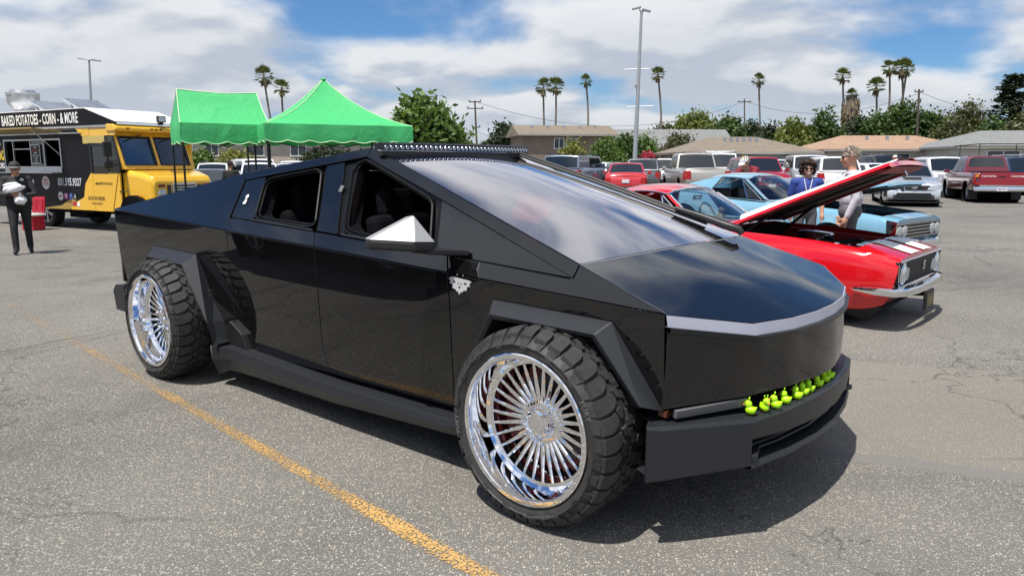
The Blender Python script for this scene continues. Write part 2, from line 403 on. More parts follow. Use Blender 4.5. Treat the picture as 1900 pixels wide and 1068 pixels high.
# lower side panels
side_panel('front_fender', [(-.678, zc(-.678)), (.572, 1.0225), (.566, .603)] + [(x, z) for x, z in reversed(FA[1:4])] + [(-.62, .335), (-.697, .335)], yL, m_wrap)
side_panel('front_door', [(-1.842, zc(-1.842)), (-.678, zc(-.678)), (-.697, .335), (-1.815, .315), (-1.870, .49)], yL, m_wrap)
side_panel('rear_door', [(-2.893, zc(-2.893)), (-1.842, zc(-1.842)), (-1.870, .49), (-1.815, .315), (-2.76, .285), (-2.80, .36), (-2.945, .45)], yL, m_wrap)
side_panel('bed_side', [(-4.804, 1.237), (-2.893, zc(-2.893)), (-2.945, .45), (-3.06, .40), (RX + .50, .46), (RX + .24, .954), (RX - .45, .968), (RX - .66, .57), (-4.77, .57), (-4.835, .602)], yL, m_wrap)
mb = MB(); mb.loft([[(x, yC(x) + o_, zc(x) + dz) for dz, o_ in ((-.06, .030), (0, .024), (.05 if -4.5 < x < .1 else .006, .045))] for x in (-4.70, -4.4, -2.9, -1.84, -.68, .05, .36, .53)]); both('crease_backing', mb, m_dark, 0)  # dark strip added behind the crease gap so no light leaks through
# upper side panels (one leaning plane)
side_panel('sail_panel', [(-4.804, 1.237), (-2.893, zc(-2.893)), (-2.931, 1.249), (-2.953, 1.507), (-2.992, 1.562)], yU, m_wrap)
side_panel('roof_rail', [(-2.992, 1.562), (-2.953, 1.507), (-1.705, 1.664), (-1.687, 1.725)], yU, m_wrap, thick=.03)
side_panel('windscreen_pillar', [(-1.687, 1.725), (-1.705, 1.664), (-.938, 1.434), (.082, 1.113), (.094, 1.176)], yU, m_wrap, thick=.03)
side_panel('upper_fender', [(.094, 1.176), (.082, 1.113), (-.725, 1.153), (-.678, zc(-.678)), (.572, 1.0235)], yU, m_wrap)
side_panel('front_door_strip', [(-1.905, 1.207), (-1.842, zc(-1.842)), (-.678, zc(-.678)), (-.725, 1.153)], yU, m_wrap)
side_panel('rear_door_strip', [(-2.931, 1.249), (-2.893, zc(-2.893)), (-1.842, zc(-1.842)), (-1.905, 1.207)], yU, m_wrap)
bp = side_panel('door_pillar', [(-1.895, 1.209), (-2.086, 1.617), (-1.912, 1.638), (-1.690, 1.20)], yU, m_wrap, off=-.012)
side_panel('quarter_trim', [(-2.93, 1.25), (-2.95, 1.506), (-2.72, 1.535), (-2.64, 1.238)], yU, m_wrap, off=-.010)
qg = side_panel('quarter_glass', [(-.925, 1.428), (-.815, 1.158), (.07, 1.116)], yU, m_tint, thick=.005, off=-.008, bev=0)
# window openings: rubber seals; the near windows are down, the far ones up
RW = [(-2.635, 1.25), (-2.705, 1.47), (-2.66, 1.522), (-2.17, 1.588), (-2.105, 1.565), (-1.93, 1.225)]
FW = [(-1.645, 1.212), (-1.80, 1.56), (-1.775, 1.625), (-1.70, 1.648), (-1.03, 1.435), (-.985, 1.40), (-.875, 1.168)]
def rounded(poly, f=.16, k=3):
    out = []; n = len(poly)
    for i in range(n):
        a, b, c = Vector(poly[i - 1]), Vector(poly[i]), Vector(poly[(i + 1) % n])
        p, q = b + (a - b) * f, b + (c - b) * f
        for t in range(k + 1):
            t /= k; out.append(tuple(p * (1 - t) ** 2 + b * 2 * t * (1 - t) + q * t * t))
    return out
for poly in (RW, FW):
    rp = rounded(poly)
    mb = MB(); mb.tube([(x, yU(x, z) + .014, z) for x, z in rp], .009, 6, closed=True); mb.tube([(x, yU(x, z) + .030, z) for x, z in inset(rp, .014)], .008, 6, closed=True)
    both('window_seal', mb, m_gasket, 0, 50)
    g = MB(); g.prism([(x, -yU(x, z) - .02, z) for x, z in rp], (0, -.005, 0)); g.obj('side_window', m_tint, TR)
for a, b in (((-2.62, 1.244), (-1.93, 1.214)), ((-1.64, 1.205), (-.88, 1.166))):
    mb = MB(); mb.tube([(a[0], yU(*a) + .004, a[1]), (b[0], yU(*b) + .004, b[1])], .007, 6); both('window_sweep', mb, m_satin, 0, 50)
# frame round the openings that closes the door edge
fr = MB()
for poly in (RW, FW):
    rp = rounded(poly); fr.loft([[(x, yU(x, z) + .03, z) for x, z in rp + rp[:1]], [(x, yU(x, z) + .14, z) for x, z in rp + rp[:1]]])
both('door_inner_frame', fr, m_seat, 0, 40)
pl = MB()
for poly in ([(-2.64, 1.24), (-2.72, 1.53), (-2.93, 1.51), (-2.93, 1.24)], [(-1.93, 1.21), (-2.11, 1.61), (-1.79, 1.65), (-1.64, 1.2)], [(-.99, 1.43), (-.86, 1.16), (-.80, 1.15), (-.93, 1.44)]):
    pl.prism([(x, yU(x, z) + .03, z) for x, z in poly], (0, .05, 0))
pl.prism([(x, yU(x, z) + .032, z) for x, z in [(-2.95, 1.512), (-1.705, 1.67), (-.94, 1.44), (-.93, 1.40), (-1.70, 1.635), (-2.95, 1.49)]], (0, .04, 0))
both('door_frame_trim', pl, m_gasket, 0)
# roof, tonneau, windscreen, bonnet
def across(x, z, y, crown=0, dx=0, n=12, z2=None):
    return [(x + dx * (1 - s * s), y * s, z + crown * (1 - s * s)) for s in [-1 + 2 * i / n for i in range(n + 1)]]
def edge(x): # glass edge
    t = (x + 1.687) / (.094 + 1.687); return lerp(1.725, 1.176, t)
t_ = MB(); t_.loft([across(-4.80, 1.240, .932, .01), across(-3.9, 1.400, .82, .012), across(-3.0, 1.556, .720, .015)]); t_.obj('bed_cover', m_satin, TR, 40)
t_ = MB(); t_.loft([across(-2.99, 1.560, .718, .015), across(-2.3, 1.648, .65, .022), across(-1.69, 1.723, .603, .02)]); t_.obj('glass_roof', m_tint, TR, 40)
t_ = MB(); rows = []
for i in range(13):
    t = i / 12; x = lerp(-1.686, .090, t); z = edge(x); rows.append(across(x, z, -yU(x, z) - .003, .015 + .040 * math.sin(PI * t) ** .8, .05 * t, 16))
t_.loft(rows); t_.obj('windscreen', m_wsglass, TR, 60)
FC = [(.572, -.968, 1.0225), (.800, -.626, .962), (.868, -.36, .955), (.895, -.12, .953), (.895, .12, .953), (.868, .36, .955), (.800, .626, .962), (.572, .968, 1.0225)]
def fc(s, dz=0, dx=0):
    """front curve, s in -1..1"""
    k = (s + 1) / 2 * (len(FC) - 1); i = min(int(k), len(FC) - 2); a = V(*FC[i]).lerp(V(*FC[i + 1]), k - i); return (a.x + dx, a.y, a.z + dz)
hs = [-1 + 2 * i / 28 for i in range(29)]
hood = MB(); rows = []
seam = across(.098, 1.172, .885, .014, .05, 28)
for i in range(9):
    t = i / 8; rows.append([tuple(V(*seam[j]).lerp(V(*fc(s)), t) + V(0, 0, .012 * math.sin(PI * t) * (1 - s * s))) for j, s in enumerate(hs)])
hood.loft(rows); hood.obj('bonnet', m_wrap, TR, 24)
sm = MB(); sm.tube([(p[0] - .002, p[1], p[2] + .0005) for p in seam], .0035, 5); sm.obj('bonnet_seam', mat('seam_grey', (.25, .27, .3), .4), TR)
# front: light bar, trim, fascia
def strip(name, z0, z1, m, dx0=0, dx1=0, th=.03, ss=hs, bev=0, dzc=0):
    mb = MB(); a = [fc(s, z0, dx0) for s in ss]; b = [fc(s, z1, dx1) for s in ss]
    bk = [(p[0] - th, p[1] * .985, p[2]) for p in b]; ak = [(p[0] - th, p[1] * .985, p[2]) for p in a]
    mb.loft([ak, a, b, bk]); return mb.obj(name, m, TR, smooth=28, bevel=bev)
strip('front_light_bar', -.004, -.052, m_lens, .006, .014, .05)
strip('light_bar_trim', -.054, -.076, m_satin, .030, .024, .06)
# fascia: flat bottom at z .63
mb = MB(); a = [fc(s, -.078, .012) for s in hs]; b = []
for s in hs:
    p = fc(s); b.append((p[0] - .004 + .045 * (1 - abs(p[1])) ** 2, p[1], lerp(.617, .645, min(1, (1 - abs(p[1])) * 2.6))))
mb.loft([a, [tuple(V(*p).lerp(V(*q), .5) + V(.006, 0, 0)) for p, q in zip(a, b)], b]); mb.obj('front_fascia', m_wrap, TR, smooth=24)
mb = MB(); mb.loft([[(p[0] - .10, p[1] * .95, p[2] - .012) for p in b], [(p[0] - .06, p[1] * .95, p[2] - .15) for p in b]]); mb.obj('fascia_recess', m_dark, TR)
for sg in (-1, 1):
    h0, h1 = V(.622, .925 * sg, .0), V(.80, .625 * sg, 0)
    mb = MB(); d = (h1 - h0); nn = V(d.y, -d.x, 0).normalized() * (1 if sg < 0 else -1)
    if nn.x < 0: nn = -nn
    mb.prism([(*(h0 - nn * .012).xy, .575), (*(h1 - nn * .012).xy, .592), (*(h1 - nn * .004).xy, .634), (*(h0 - nn * .004).xy, .612)], nn * -.03); mb.obj('headlamp', mat('lamp_lens', (.12, .12, .125), .12), TR, bevel=.003)
    mb = MB(); mb.box(.535, .575, sg * .86, sg * .93, .575, .60); mb.obj('side_marker', mat('amber', (.10, .03, .015), .3), TR)
mb = MB(); mb.prism([(.48, -.915, .60), (.580, -.915, .60), (.588, -.945, .99), (.48, -.945, .99)], (0, .07, 0)); both('corner_gap_filler', mb, m_dark, 0)  # dark filler added behind the corner gap to close the see-through
# bumper
BC = [(.545, -1.045), (.552, -1.048), (.60, -1.0), (.847, -.681), (.905, -.42), (.940, -.14), (.940, .14), (.905, .42), (.847, .681), (.60, 1.0), (.552, 1.048), (.545, 1.045)]
def bsec(i, prof):
    x, y = BC[i]; k_ = .12 if i in (0, 1, len(BC) - 2, len(BC) - 1) else 1; return [(x + dx * k_, y * (1 - max(0, -dx) * .3), z) for dx, z in prof]
topz = [.562, .562, .556, .560, .563, .566]; topz = topz + topz[::-1]
rows = []
for i in range(len(BC)):
    ci = min(i, len(BC) - 1 - i); tz = topz[i]; lo = [.315, .315, .317, .345, .445, .440][ci]
    rows.append(bsec(i, [(-.16, lo + .01), (-.02, lo), (0, lo + .012), (0, tz - .012), (-.022, tz), (-.16, tz + .006)]))
mb = MB(); mb.loft(rows[:4], cap=False); mb.loft(rows[8:]);
mid = []
for i in range(3, 9):
    ci = min(i, len(BC) - 1 - i); tz = topz[i]; lo = [.0, 0, 0, .468, .448, .440][ci]
    mid.append(bsec(i, [(-.16, lo + .01), (-.01, lo), (0, lo + .012), (0, tz - .012), (-.022, tz), (-.16, tz + .006)]))
mb.loft(mid); mb.obj('front_bumper', m_satin, TR, bevel=0, smooth=18)
lip = MB(); lip.loft([[(x - d_, y, z) for d_, z in ((.14, .34), (.004, .338), (-.004, .352), (.004, .372), (.14, .372))] for x, y in BC[3:9]]); lip.obj('bumper_lip', m_satin, TR, smooth=30)
gri = MB(); gri.loft([[(x - .10, y, z) for z in (.345, .47)] for x, y in BC[3:9]]); gri.obj('grille_recess', m_dark, TR)
for z in (.425, .40):
    sl_ = MB(); sl_.tube([(x - .045, y, z) for x, y in BC[3:9]], .006, 5); sl_.obj('grille_slat', m_black, TR)
for sg in (-1, 1):
    mb = MB(); mb.obox((.825, sg * .60, .392), (.04, .16, .028), (0, 0, sg * R(-18))); mb.obj('tow_pad', m_satin, TR, bevel=.004)
# wheel-arch flares: upper edge on the body, ridge proud of it, lip below
def flare(up, ridge, name):
    rows = []
    for (ux, uz), (rx, ry, rz) in zip(up, ridge):
        c = V(sum(p[0] for p in up) / len(up), 0, .5); n2 = (V(rx, 0, rz) - c).normalized()
        rows.append([(ux, yL(ux, uz) + .03, uz), (ux, yL(ux, uz) - .004, uz), (rx, ry, rz), (rx - n2.x * .028, ry + .012, rz - n2.z * .028), (rx - n2.x * .035, yL(ux, uz) + .03, rz - n2.z * .035)])
    mb = MB(); mb.loft(rows, closed=True, cap=True); both(name, mb, m_satin, .004)
flare(FA, [(-.56, -1.035, .335), (-.555, -1.04, .505), (-.318, -1.045, .918), (.282, -1.045, .908), (.505, -1.03, .632)], 'wheel_arch')
flare(RA, [(RX - .56, -1.035, .57), (RX - .33, -1.045, .905), (RX + .245, -1.045, .885), (RX + .56, -1.04, .478), (RX + .625, -1.035, .33)], 'wheel_arch')
for A in (FA, RA):
    mb = MB(); mb.loft([[(x, yL(x, z) + .01, z) for x, z in A], [(x, -.70, z) for x, z in A]]); mb.prism([(x, -.70, z) for x, z in A + [(A[-1][0], .25), (A[0][0], .25)]], (0, .02, 0)); both('arch_liner', mb, m_dark, 0)
# side skirts
sk = MB()
def skr(x, yo, zt, zb): return [(x, -.84, zt), (x, yo, zt), (x, yo - .012, (zt * .55 + zb * .45)), (x, yo + .03, zb), (x, -.84, zb + .01)]
sk.loft([skr(-3.16, -.975, .300, .29), skr(-3.10, -.995, .300, .085), skr(-2.95, -.985, .318, .140), skr(-2.78, -.985, .318, .150), skr(-1.7, -.985, .285, .158), skr(-.66, -.985, .300, .205), skr(-.535, -.985, .335, .225)], closed=True, cap=True)
both('side_skirt', sk, m_satin, .004)
cl = MB(); cl.prism([(-3.06, -.90, .30), (-2.74, -.93, .31), (-2.80, -.93, .42), (-2.96, -.93, .50), (-3.03, -.92, .46)], (0, .06, 0)); both('skirt_fillet', cl, m_black, .004)
# tail
mb = MB(); mb.box(-4.825, -4.79, -.90, .90, .60, 1.225); mb.obj('tailgate', m_wrap, TR, bevel=.004)
mb = MB(); mb.box(-4.832, -4.80, -.88, .88, 1.10, 1.13); mb.obj('tail_light_bar', mat('tail_red', (.25, .01, .012), .2), TR)
mb = MB(); mb.loft([[(x, y, z) for x, z in ((-4.60, .60), (-4.78, .585), (-4.84, .53), (-4.80, .36), (-4.60, .36))] for y in (-.985, -.9, .9, .985)], closed=True, cap=True); mb.obj('rear_bumper', m_satin, TR, bevel=.006)
# dark inner tub added to block light: floor, bulkheads, bed, nose
mb = MB(); mb.box(-3.0, -.66, -.86, .86, .20, .34); mb.box(-4.78, -3.0, -.68, .68, .30, 1.05); mb.box(-.66, .52, -.68, .68, .28, .98); mb.box(-3.02, -2.97, -.72, .72, .34, 1.48); mb.box(-.70, -.62, -.86, .86, .34, 1.10)
mb.box(.45, .75, -.55, .55, .42, .90); mb.obj('inner_tub', m_dark, TR)
mb = MB()
for s in (-1, 1): mb.box(-2.95, -.70, s * .85 - .02, s * .85 + .02, .34, 1.16)
mb.obj('door_card', m_seat, TR)
mb = MB(); mb.loft([across(-.72, 1.09, .85, .0), across(-.55, 1.135, .86, .0), across(-.05, 1.125, .82, .0)]); mb.prism([(-.72, -.85, 1.09), (-.72, .85, 1.09), (-.72, .85, .6), (-.72, -.85, .6)], (.02, 0, 0)); mb.obj('dashboard', mat('dash_grey', (.05, .05, .055), .6), TR)
mb = MB(); mb.loft([[(-1.20, .14, 1.28), (-1.05, .10, 1.26), (-.90, .08, 1.25)], [(-1.32, .36, 1.36), (-1.12, .32, 1.36), (-.92, .26, 1.34)], [(-1.48, .58, 1.44), (-1.22, .54, 1.45), (-.95, .46, 1.42)]]); o_ = mb.obj('red_sheet', mat('sheet_red', (.75, .05, .06), .6), TR, smooth=60); sd_ = o_.modifiers.new('solid', 'SOLIDIFY'); sd_.thickness = .012  # curved red sheet added inside, sloped upward behind the windscreen
mb = MB(); mb.lathe([(.17 + .016 * math.cos(a), .016 * math.sin(a)) for a in [2 * PI * i / 8 for i in range(8)]], 24, 'x', (-.95, .42, 1.10), closed=True); mb.box(-.96, -.90, .26, .58, 1.085, 1.115); mb.obj('steering_wheel', m_black, TR, smooth=60)
def seat(x, y):
    mb = MB(); mb.obox((x, y, .62), (.52, .50, .18), (0, R(-6), 0)); mb.obox((x - .30, y, .98), (.14, .50, .66), (0, R(-14), 0)); mb.obox((x - .40, y, 1.37), (.10, .28, .20), (0, R(-10), 0)); mb.obj('seat', m_seat, TR, bevel=.05, segs=3)
for x in (-1.30, -2.25):
    for y in (-.42, .42): seat(x, y)
# mirrors
def mirror_():
    base = [(-.655, -1.065), (-.69, -1.17), (-.90, -1.285), (-.975, -1.25), (-.85, -1.065)]
    mb = MB(); mb.prism([(x, y, 1.185 + (-.985 - y) * .06) for x, y in base], (0, 0, .05)); a, b = both('mirror_housing', mb, m_black, .012)
    for o, sg in ((a, 1), (b, -1)):
        top = [(x, y * sg, 1.236 + (-.985 - y) * .06) for x, y in base]; ap = [(-.755, -1.115 * sg, 1.372), (-.82, -1.105 * sg, 1.362)]
        m2 = MB(); m2.add(top + ap, [(0, 1, 5), (1, 2, 5), (2, 3, 6, 5), (3, 4, 6), (4, 0, 5, 6)]); m2.obj('mirror_cap', mat('mirror_sun_sheen', (.36, .36, .355), .42, .4), o, bevel=.006)  # pale silver paints in the sun reflected off the cap's top
        m3 = MB(); m3.prism([(-.58, -.90 * sg, 1.160), (-.72, -.90 * sg, 1.160), (-.80, -1.10 * sg, 1.178), (-.67, -1.10 * sg, 1.178)], (0, 0, .03)); m3.obj('mirror_arm', m_black, o, bevel=.006)
mirror_()
# wiper on the far pillar
def gl_pt(x, y, up=0):
    t = (x + 1.686) / 1.776; ye = -yU(x, edge(x)); q = y / ye; return V(x, y, edge(x) + (.015 + .040 * math.sin(PI * min(1, max(0, t))) ** .8) * (1 - q * q) + up)
wp = MB(); wp.tube([V(.17, .70, 1.205), V(.15, .70, 1.232), gl_pt(.06, .695, .06), gl_pt(-.10, .685, .055), gl_pt(-.26, .665, .045)], [.020, .026, .026, .022, .016], 8); wp.obj('wiper_arm', m_black, TR, smooth=50)
for nm, u0, rr in (('wiper_blade', .022, .013), ('wiper_spoiler', .040, .010)):
    wp = MB(); wp.tube([gl_pt(lerp(-.06, -1.45, i / 10), lerp(.70, .545, i / 10), u0) for i in range(11)], [rr * (.8 if i in (0, 10) else 1) for i in range(11)], 6); wp.obj(nm, m_black, TR, smooth=50)
# roof lamp bar, slightly bowed
def bar(y): return -1.50 + .06 * (1 - (y / .66) ** 2) + .05 * y
ys_ = [-.655 + 1.31 * i / 16 for i in range(17)]
mb = MB(); mb.loft([[(bar(y) - .07, y, 1.700 + .012), (bar(y), y, 1.700 + .002), (bar(y), y, 1.742), (bar(y) - .02, y, 1.752), (bar(y) - .07, y, 1.745)] for y in ys_], closed=True, cap=True); LB = mb.obj('roof_light_bar', m_black, TR, smooth=30)
mb = MB(); mb.loft([[(bar(y) + .003, y, 1.705), (bar(y) + .003, y, 1.738)] for y in ys_]); mb.obj('lamp_backing', mat('lamp_blue_black', (.02, .03, .055), .12), LB, smooth=40)
lm = MB(); lm.lathe([(.0135, 0), (.012, .003), (.005, -.001), (.0, .002)], 12, 'x'); lme = lm.mesh('lamp', m_ledl, 50)
for i in range(36):
    y = -.63 + 1.26 * i / 35; link('lamp', lme, LB, loc=(bar(y) + .0035, y, 1.7215))
mb = MB(); mb.loft([[(bar(y) - .06, y, 1.675), (bar(y) + .002, y, 1.672 - .001), (bar(y) + .006, y, 1.699), (bar(y) - .06, y, 1.702)] for y in ys_], closed=True, cap=True); mb.obj('light_bar_bracket', m_satin, TR, smooth=30)
# emblem and stickers
def decal(name, pts, m, o, ux, uy, parent=TR, depth=.0012):
    mb = MB(); mb.prism([(x, y, 0) for x, y in pts], (0, 0, depth)); mb.xf(frame(o, ux, uy)); return mb.obj(name, m, parent)
wolf = [(-80, 22), (-58, 30), (-52, 44), (-40, 34), (-26, 40), (-20, 52), (-12, 36), (0, 32), (12, 36), (20, 52), (26, 40), (40, 34), (52, 44), (58, 30), (80, 22), (64, 8), (72, -2), (52, -6), (50, -26), (30, -28), (20, -38), (8, -40), (0, -54), (-8, -40), (-20, -38), (-30, -28), (-50, -26), (-52, -6), (-72, -2), (-64, 8)]
em = decal('wolf_emblem', [(x / 1000, y / 1000) for x, y in wolf], mat('emblem_silver', (.55, .55, .55), .4, .3), (-.592, yL(-.592, 1.02) - .0035, 1.022), (1, 0, -.04), (.003, .075, 1))
for nm, pts in (('emblem_eye', [(-14, 8), (-4, 3), (-12, 1)]), ('emblem_eye', [(14, 8), (4, 3), (12, 1)]), ('emblem_snout', [(-7, -10), (7, -10), (0, -22)]), ('emblem_jaw', [(-50, 12), (-34, 14), (-30, 4), (-44, 6)]), ('emblem_jaw', [(50, 12), (34, 14), (30, 4), (44, 6)])):
    decal(nm, [(x / 1000, y / 1000) for x, y in pts], m_black, (-.592, yL(-.592, 1.02) - .0055, 1.022), (1, 0, -.04), (.003, .075, 1), em)
tx = text_geo('SAVAGES', .022, 1.1, .02); tx.xf(frame((-.592, yL(-.592, .995) - .0058, .997), (1, 0, -.04), (.003, .075, 1))); tx.obj('emblem_lettering', m_black, em, fix=False)
sq = (-2.83, 1.375); uy = V(0, (yU(sq[0], sq[1] + .1) - yU(*sq)), .1)
st = decal('window_sticker', [(-.018, -.035), (.017, -.035), (.021, -.012), (.012, .012), (.022, .03), (0, .042), (-.018, .026), (-.013, 0)], m_white, (sq[0], yU(*sq) + .004, sq[1]), (1, 0, 0), uy); st.scale = (1, 1, 1)
tx = text_geo('SV', .040, .75, .02); tx.xf(frame((sq[0], yU(*sq) + .002, sq[1]), (1, 0, 0), uy)); tx.obj('sticker_lettering', m_black, st, fix=False)
sq = (-1.83, 1.47); decal('pillar_sticker', [(-.018, -.022), (.018, -.022), (.018, .022), (-.018, .022)], mat('pale_sticker', (.12, .125, .13), .5), (sq[0], yU(*sq) + .0085, sq[1]), (1, 0, 0), uy)
# ---------------------------------------------------------------- wheels
def tread_tyre(Rr, ri, w):
    """mud tyre: carcass, shoulder lugs, hooked centre blocks; axis y, outer side at y=0, inner at y=+w"""
    mb = MB(); rb = Rr - .018; h = w / 2
    prof = [(ri, .012), (ri + .012, .002), (ri + .035, -.004), (lerp(ri, rb, .45), -.010), (rb - .044, -.002), (rb - .024, .014), (rb - .010, .032), (rb, .062), (rb + .002, h), (rb, w - .062), (rb - .01, w - .032), (rb - .044, w), (ri + .03, w + .002), (ri, w - .02)]
    mb.lathe(prof, 96, 'y')
    def drop(y):
        q = max(0, 1 - min(y, w - y) / .062); return .030 * q * q
    def blk(poly, r0, r1, sh=.93):
        c = (sum(p[0] for p in poly) / len(poly), sum(p[1] for p in poly) / len(poly))
        lo = [((r0 - drop(y)) * math.cos(a), y, (r0 - drop(y)) * math.sin(a)) for a, y in poly]
        hi = [((r1 - drop(y)) * math.cos(c[0] + (a - c[0]) * sh), c[1] + (y - c[1]) * sh, (r1 - drop(y)) * math.sin(c[0] + (a - c[0]) * sh)) for a, y in poly]
        n = len(poly); mb.add(lo + hi, [tuple(range(n, 2 * n))] + [(i, (i + 1) % n, n + (i + 1) % n, n + i) for i in range(n)])
    NB = 34; p = 2 * PI / NB
    for k in range(NB):
        a = k * p; alt = k % 2
        for side in (0, 1):
            def Y(y): return y if side == 0 else w - y
            off = 0 if side == 0 else p * .5
            L_ = .125 if alt else .108
            blk([(a + off + q * p, Y(y)) for q, y in ((.03, .012), (.88, .012), (.93, .055), (1.03, L_ - .010), (.62, L_ + .004), (.24, L_ - .026), (.08, .05))], rb - .004, Rr)
            blk([(a + off + q * p, Y(y)) for q, y in ((.66, L_ + .010), (1.06, L_ - .004), (1.22, L_ + .030), (1.50, L_ + .028), (1.46, h - .006), (1.05, h - .008), (.92, L_ + .040), (.60, L_ + .036))], rb - .002, Rr - (.001 if alt else .002))
            # side biters running down the sidewall
            s = -1 if side == 0 else 1; y0 = 0 if side == 0 else w
            A0, A1 = a + off + .10 * p, a + off + (.74 if alt else .55) * p
            r1, r2 = rb - .018, rb - (.058 if alt else .046)
            qs = [(A0, r1), (A1, r1), (A1 - .06 * p, r2), (A0 + .1 * p, r2)]
            lo = [(r_ * math.cos(t), y0 - s * .010, r_ * math.sin(t)) for t, r_ in qs]; hi = [(r_ * math.cos(t), y0 + s * (-.008 if r_ == r1 else .0105), r_ * math.sin(t)) for t, r_ in qs]
            mb.add(lo + hi, [(4, 5, 6, 7)] + [(i, (i + 1) % 4, 4 + (i + 1) % 4, 4 + i) for i in range(4)])
    return mb
TW = .335; RT = .456; RR = .346
ty_me = tread_tyre(RT, RR + .004, TW).mesh('tyre', m_tyre, 35)
# rim: local y=0 is the outer lip plane, y>0 goes inward
rim = MB()
rim.lathe([(RR + .004, .020), (RR + .004, -.002), (RR - .002, -.006), (RR - .020, -.004), (RR - .024, .004), (RR - .028, .018), (RR - .034, .07), (RR - .040, .105), (RR - .052, .118), (RR - .068, .121), (RR - .072, .130), (RR - .072, .20), (RR - .035, .25), (RR - .02, .34), (RR + .002, .35)], 96, 'y')
rim_me = rim.mesh('wheel', m_rim, 30)
def spoke_():
    mb = MB(); r0, r1 = .062, RR - .068; rows = []
    for t, hw, y, th in ((0, .0065, .150, .03), (.12, .0085, .142, .03), (.35, .0125, .133, .028), (.7, .0095, .124, .024), (1, .0055, .119, .02)):
        r_ = lerp(r0, r1, t); rows.append([(r_, y + th, -hw), (r_, y + .004, -hw), (r_, y - .003, -hw * .45), (r_, y - .003, hw * .45), (r_, y + .004, hw), (r_, y + th, hw)])
    mb.loft(rows); return mb
sp_me = spoke_().mesh('spoke', m_rim, 30)
hub = MB(); hub.lathe([(.125, .150), (.10, .139), (.078, .137), (.072, .118), (.066, .108), (.052, .104), (.050, .107), (.030, .107), (.028, .104), (0, .103)], 40, 'y'); hub_me = hub.mesh('hub_cap', m_rim, 30)
lug = MB(); lug.lathe([(.013, .0), (.013, -.022), (.009, -.032), (.003, -.052), (0, -.054)], 10, 'y'); lug_me = lug.mesh('lug_nut', m_chrome, 40)
dsk = MB(); dsk.lathe([(.09, .20), (.215, .20), (.215, .225), (.09, .225)], 48, 'y', closed=True); dsk.lathe([(.25, .33), (.0, .33)], 32, 'y'); dsk_me = dsk.mesh('brake_disc', mat('disc_grey', (.12, .11, .11), .4, .8), 40)
cal = MB(); cal.lathe([(.14, .18), (.245, .18), (.245, .26), (.14, .26)], 14, 'y', closed=True, a0=R(150), a1=R(225)); cal.lathe([(.10, .228), (.258, .228), (.258, .24), (.10, .24)], 40, 'y', closed=True); cal_me = cal.mesh('brake_caliper', m_red, 40)
fur_l = []
for word, a0, rr_, sz in (('FURY', 38, .388, .034), ('COUNTRY HUNTER', 300, .388, .020), ('FURY', 200, .388, .034)):
    t = text_geo(word, sz, 1, .01, 1.15)
    for f in t.f: pass
    vs = []
    for x, y, z in t.v:
        a = R(a0) - x / rr_; r_ = rr_ + y; vs.append((r_ * math.cos(a), -.0125, r_ * math.sin(a)))
    fur = MB(); fur.add(vs, t.f); fur_l.append(('sidewall_lettering', fur.mesh('sidewall_lettering', mat('sidewall_letter', (.13, .13, .13), .5), fix=False)))
for word, a0 in (('AMERICAN FORCE', 40), ('AMERICAN FORCE', 220)):
    t = text_geo(word, .014, 1.2, .01, 1.2)
    FUEL = MB(); FUEL.add([((RR - .010 + y) * math.cos(R(a0) - x / RR), -.0068, (RR - .010 + y) * math.sin(R(a0) - x / RR)) for x, y, z in t.v], t.f)
    fur_l.append(('rim_engraving', FUEL.mesh('rim_engraving', mat('engraving', (.35, .35, .36), .5, .5), fix=False)))
def wheel(x, y, side):
    # side -1: outer face towards -y
    o = link('wheel', rim_me, TR, loc=(x, y, RT - .002), rot=(0, R(rnd.uniform(0, 360)), 0) if side < 0 else (0, R(rnd.uniform(0, 360)), PI))
    o.rotation_mode = 'XYZ'
    for nm, me in [('tyre', ty_me), ('hub_cap', hub_me)] + fur_l: link(nm, me, o)
    for k in range(30): link('spoke', sp_me, o, rot=(0, 2 * PI * k / 30, 0))
    for k in range(6):
        a = 2 * PI * k / 6; link('lug_nut', lug_me, o, loc=(.064 * math.cos(a), .125, .064 * math.sin(a)))
    link('brake_disc', dsk_me, o); link('brake_caliper', cal_me, o)
    return o
for x in (0, RX):
    w1 = wheel(x, -1.186 if x == 0 else -1.21, -1); w2 = wheel(x, 1.186 if x == 0 else 1.21, 1)
    w1.rotation_euler = (0, R(12 if x == 0 else 50), 0); w2.rotation_euler = (0, R(20), PI)
# ---------------------------------------------------------------- ducks along the bumper
m_duck = mat('duck_green', (.42, .80, .01), .32, spec=.5); m_beak = mat('duck_beak', (.75, .22, .08), .4)
DB = MB()
rows = []
for x, hw, z0, z1 in ((-.029, .003, .030, .036), (-.024, .011, .012, .034), (-.016, .0175, .002, .034), (-.004, .020, 0, .036), (.009, .019, 0, .038), (.018, .013, .004, .034), (.023, .004, .012, .022)):
    zc_, h_ = (z0 + z1) / 2, (z1 - z0) / 2; rows.append([(x, hw * math.cos(a), zc_ + h_ * math.sin(a)) for a in [2 * PI * j / 12 for j in range(12)]])
DB.loft(rows, closed=True, cap=True); DB.ball((.011, 0, .0435), (.0175, .0165, .0175), 12, 9)
for s in (-1, 1): DB.tube([(.008, s * .006, .058), (.007, s * .0085, .068)], .0018, 5); DB.ball((.007, s * .0085, .070), .0038, 6, 5)
duck_me = DB.mesh('duck_body', m_duck, 50)
bk = MB(); bk.ball((.0295, 0, .040), (.007, .007, .003), 8, 5); beak_me = bk.mesh('beak', m_beak, 60)
ey = MB(); ey.ball((0, 0, 0), (.0032, .0022, .0050), 8, 6); eye_me = ey.mesh('eye', mat('duck_eye', (.004, .004, .004), .1), 60)
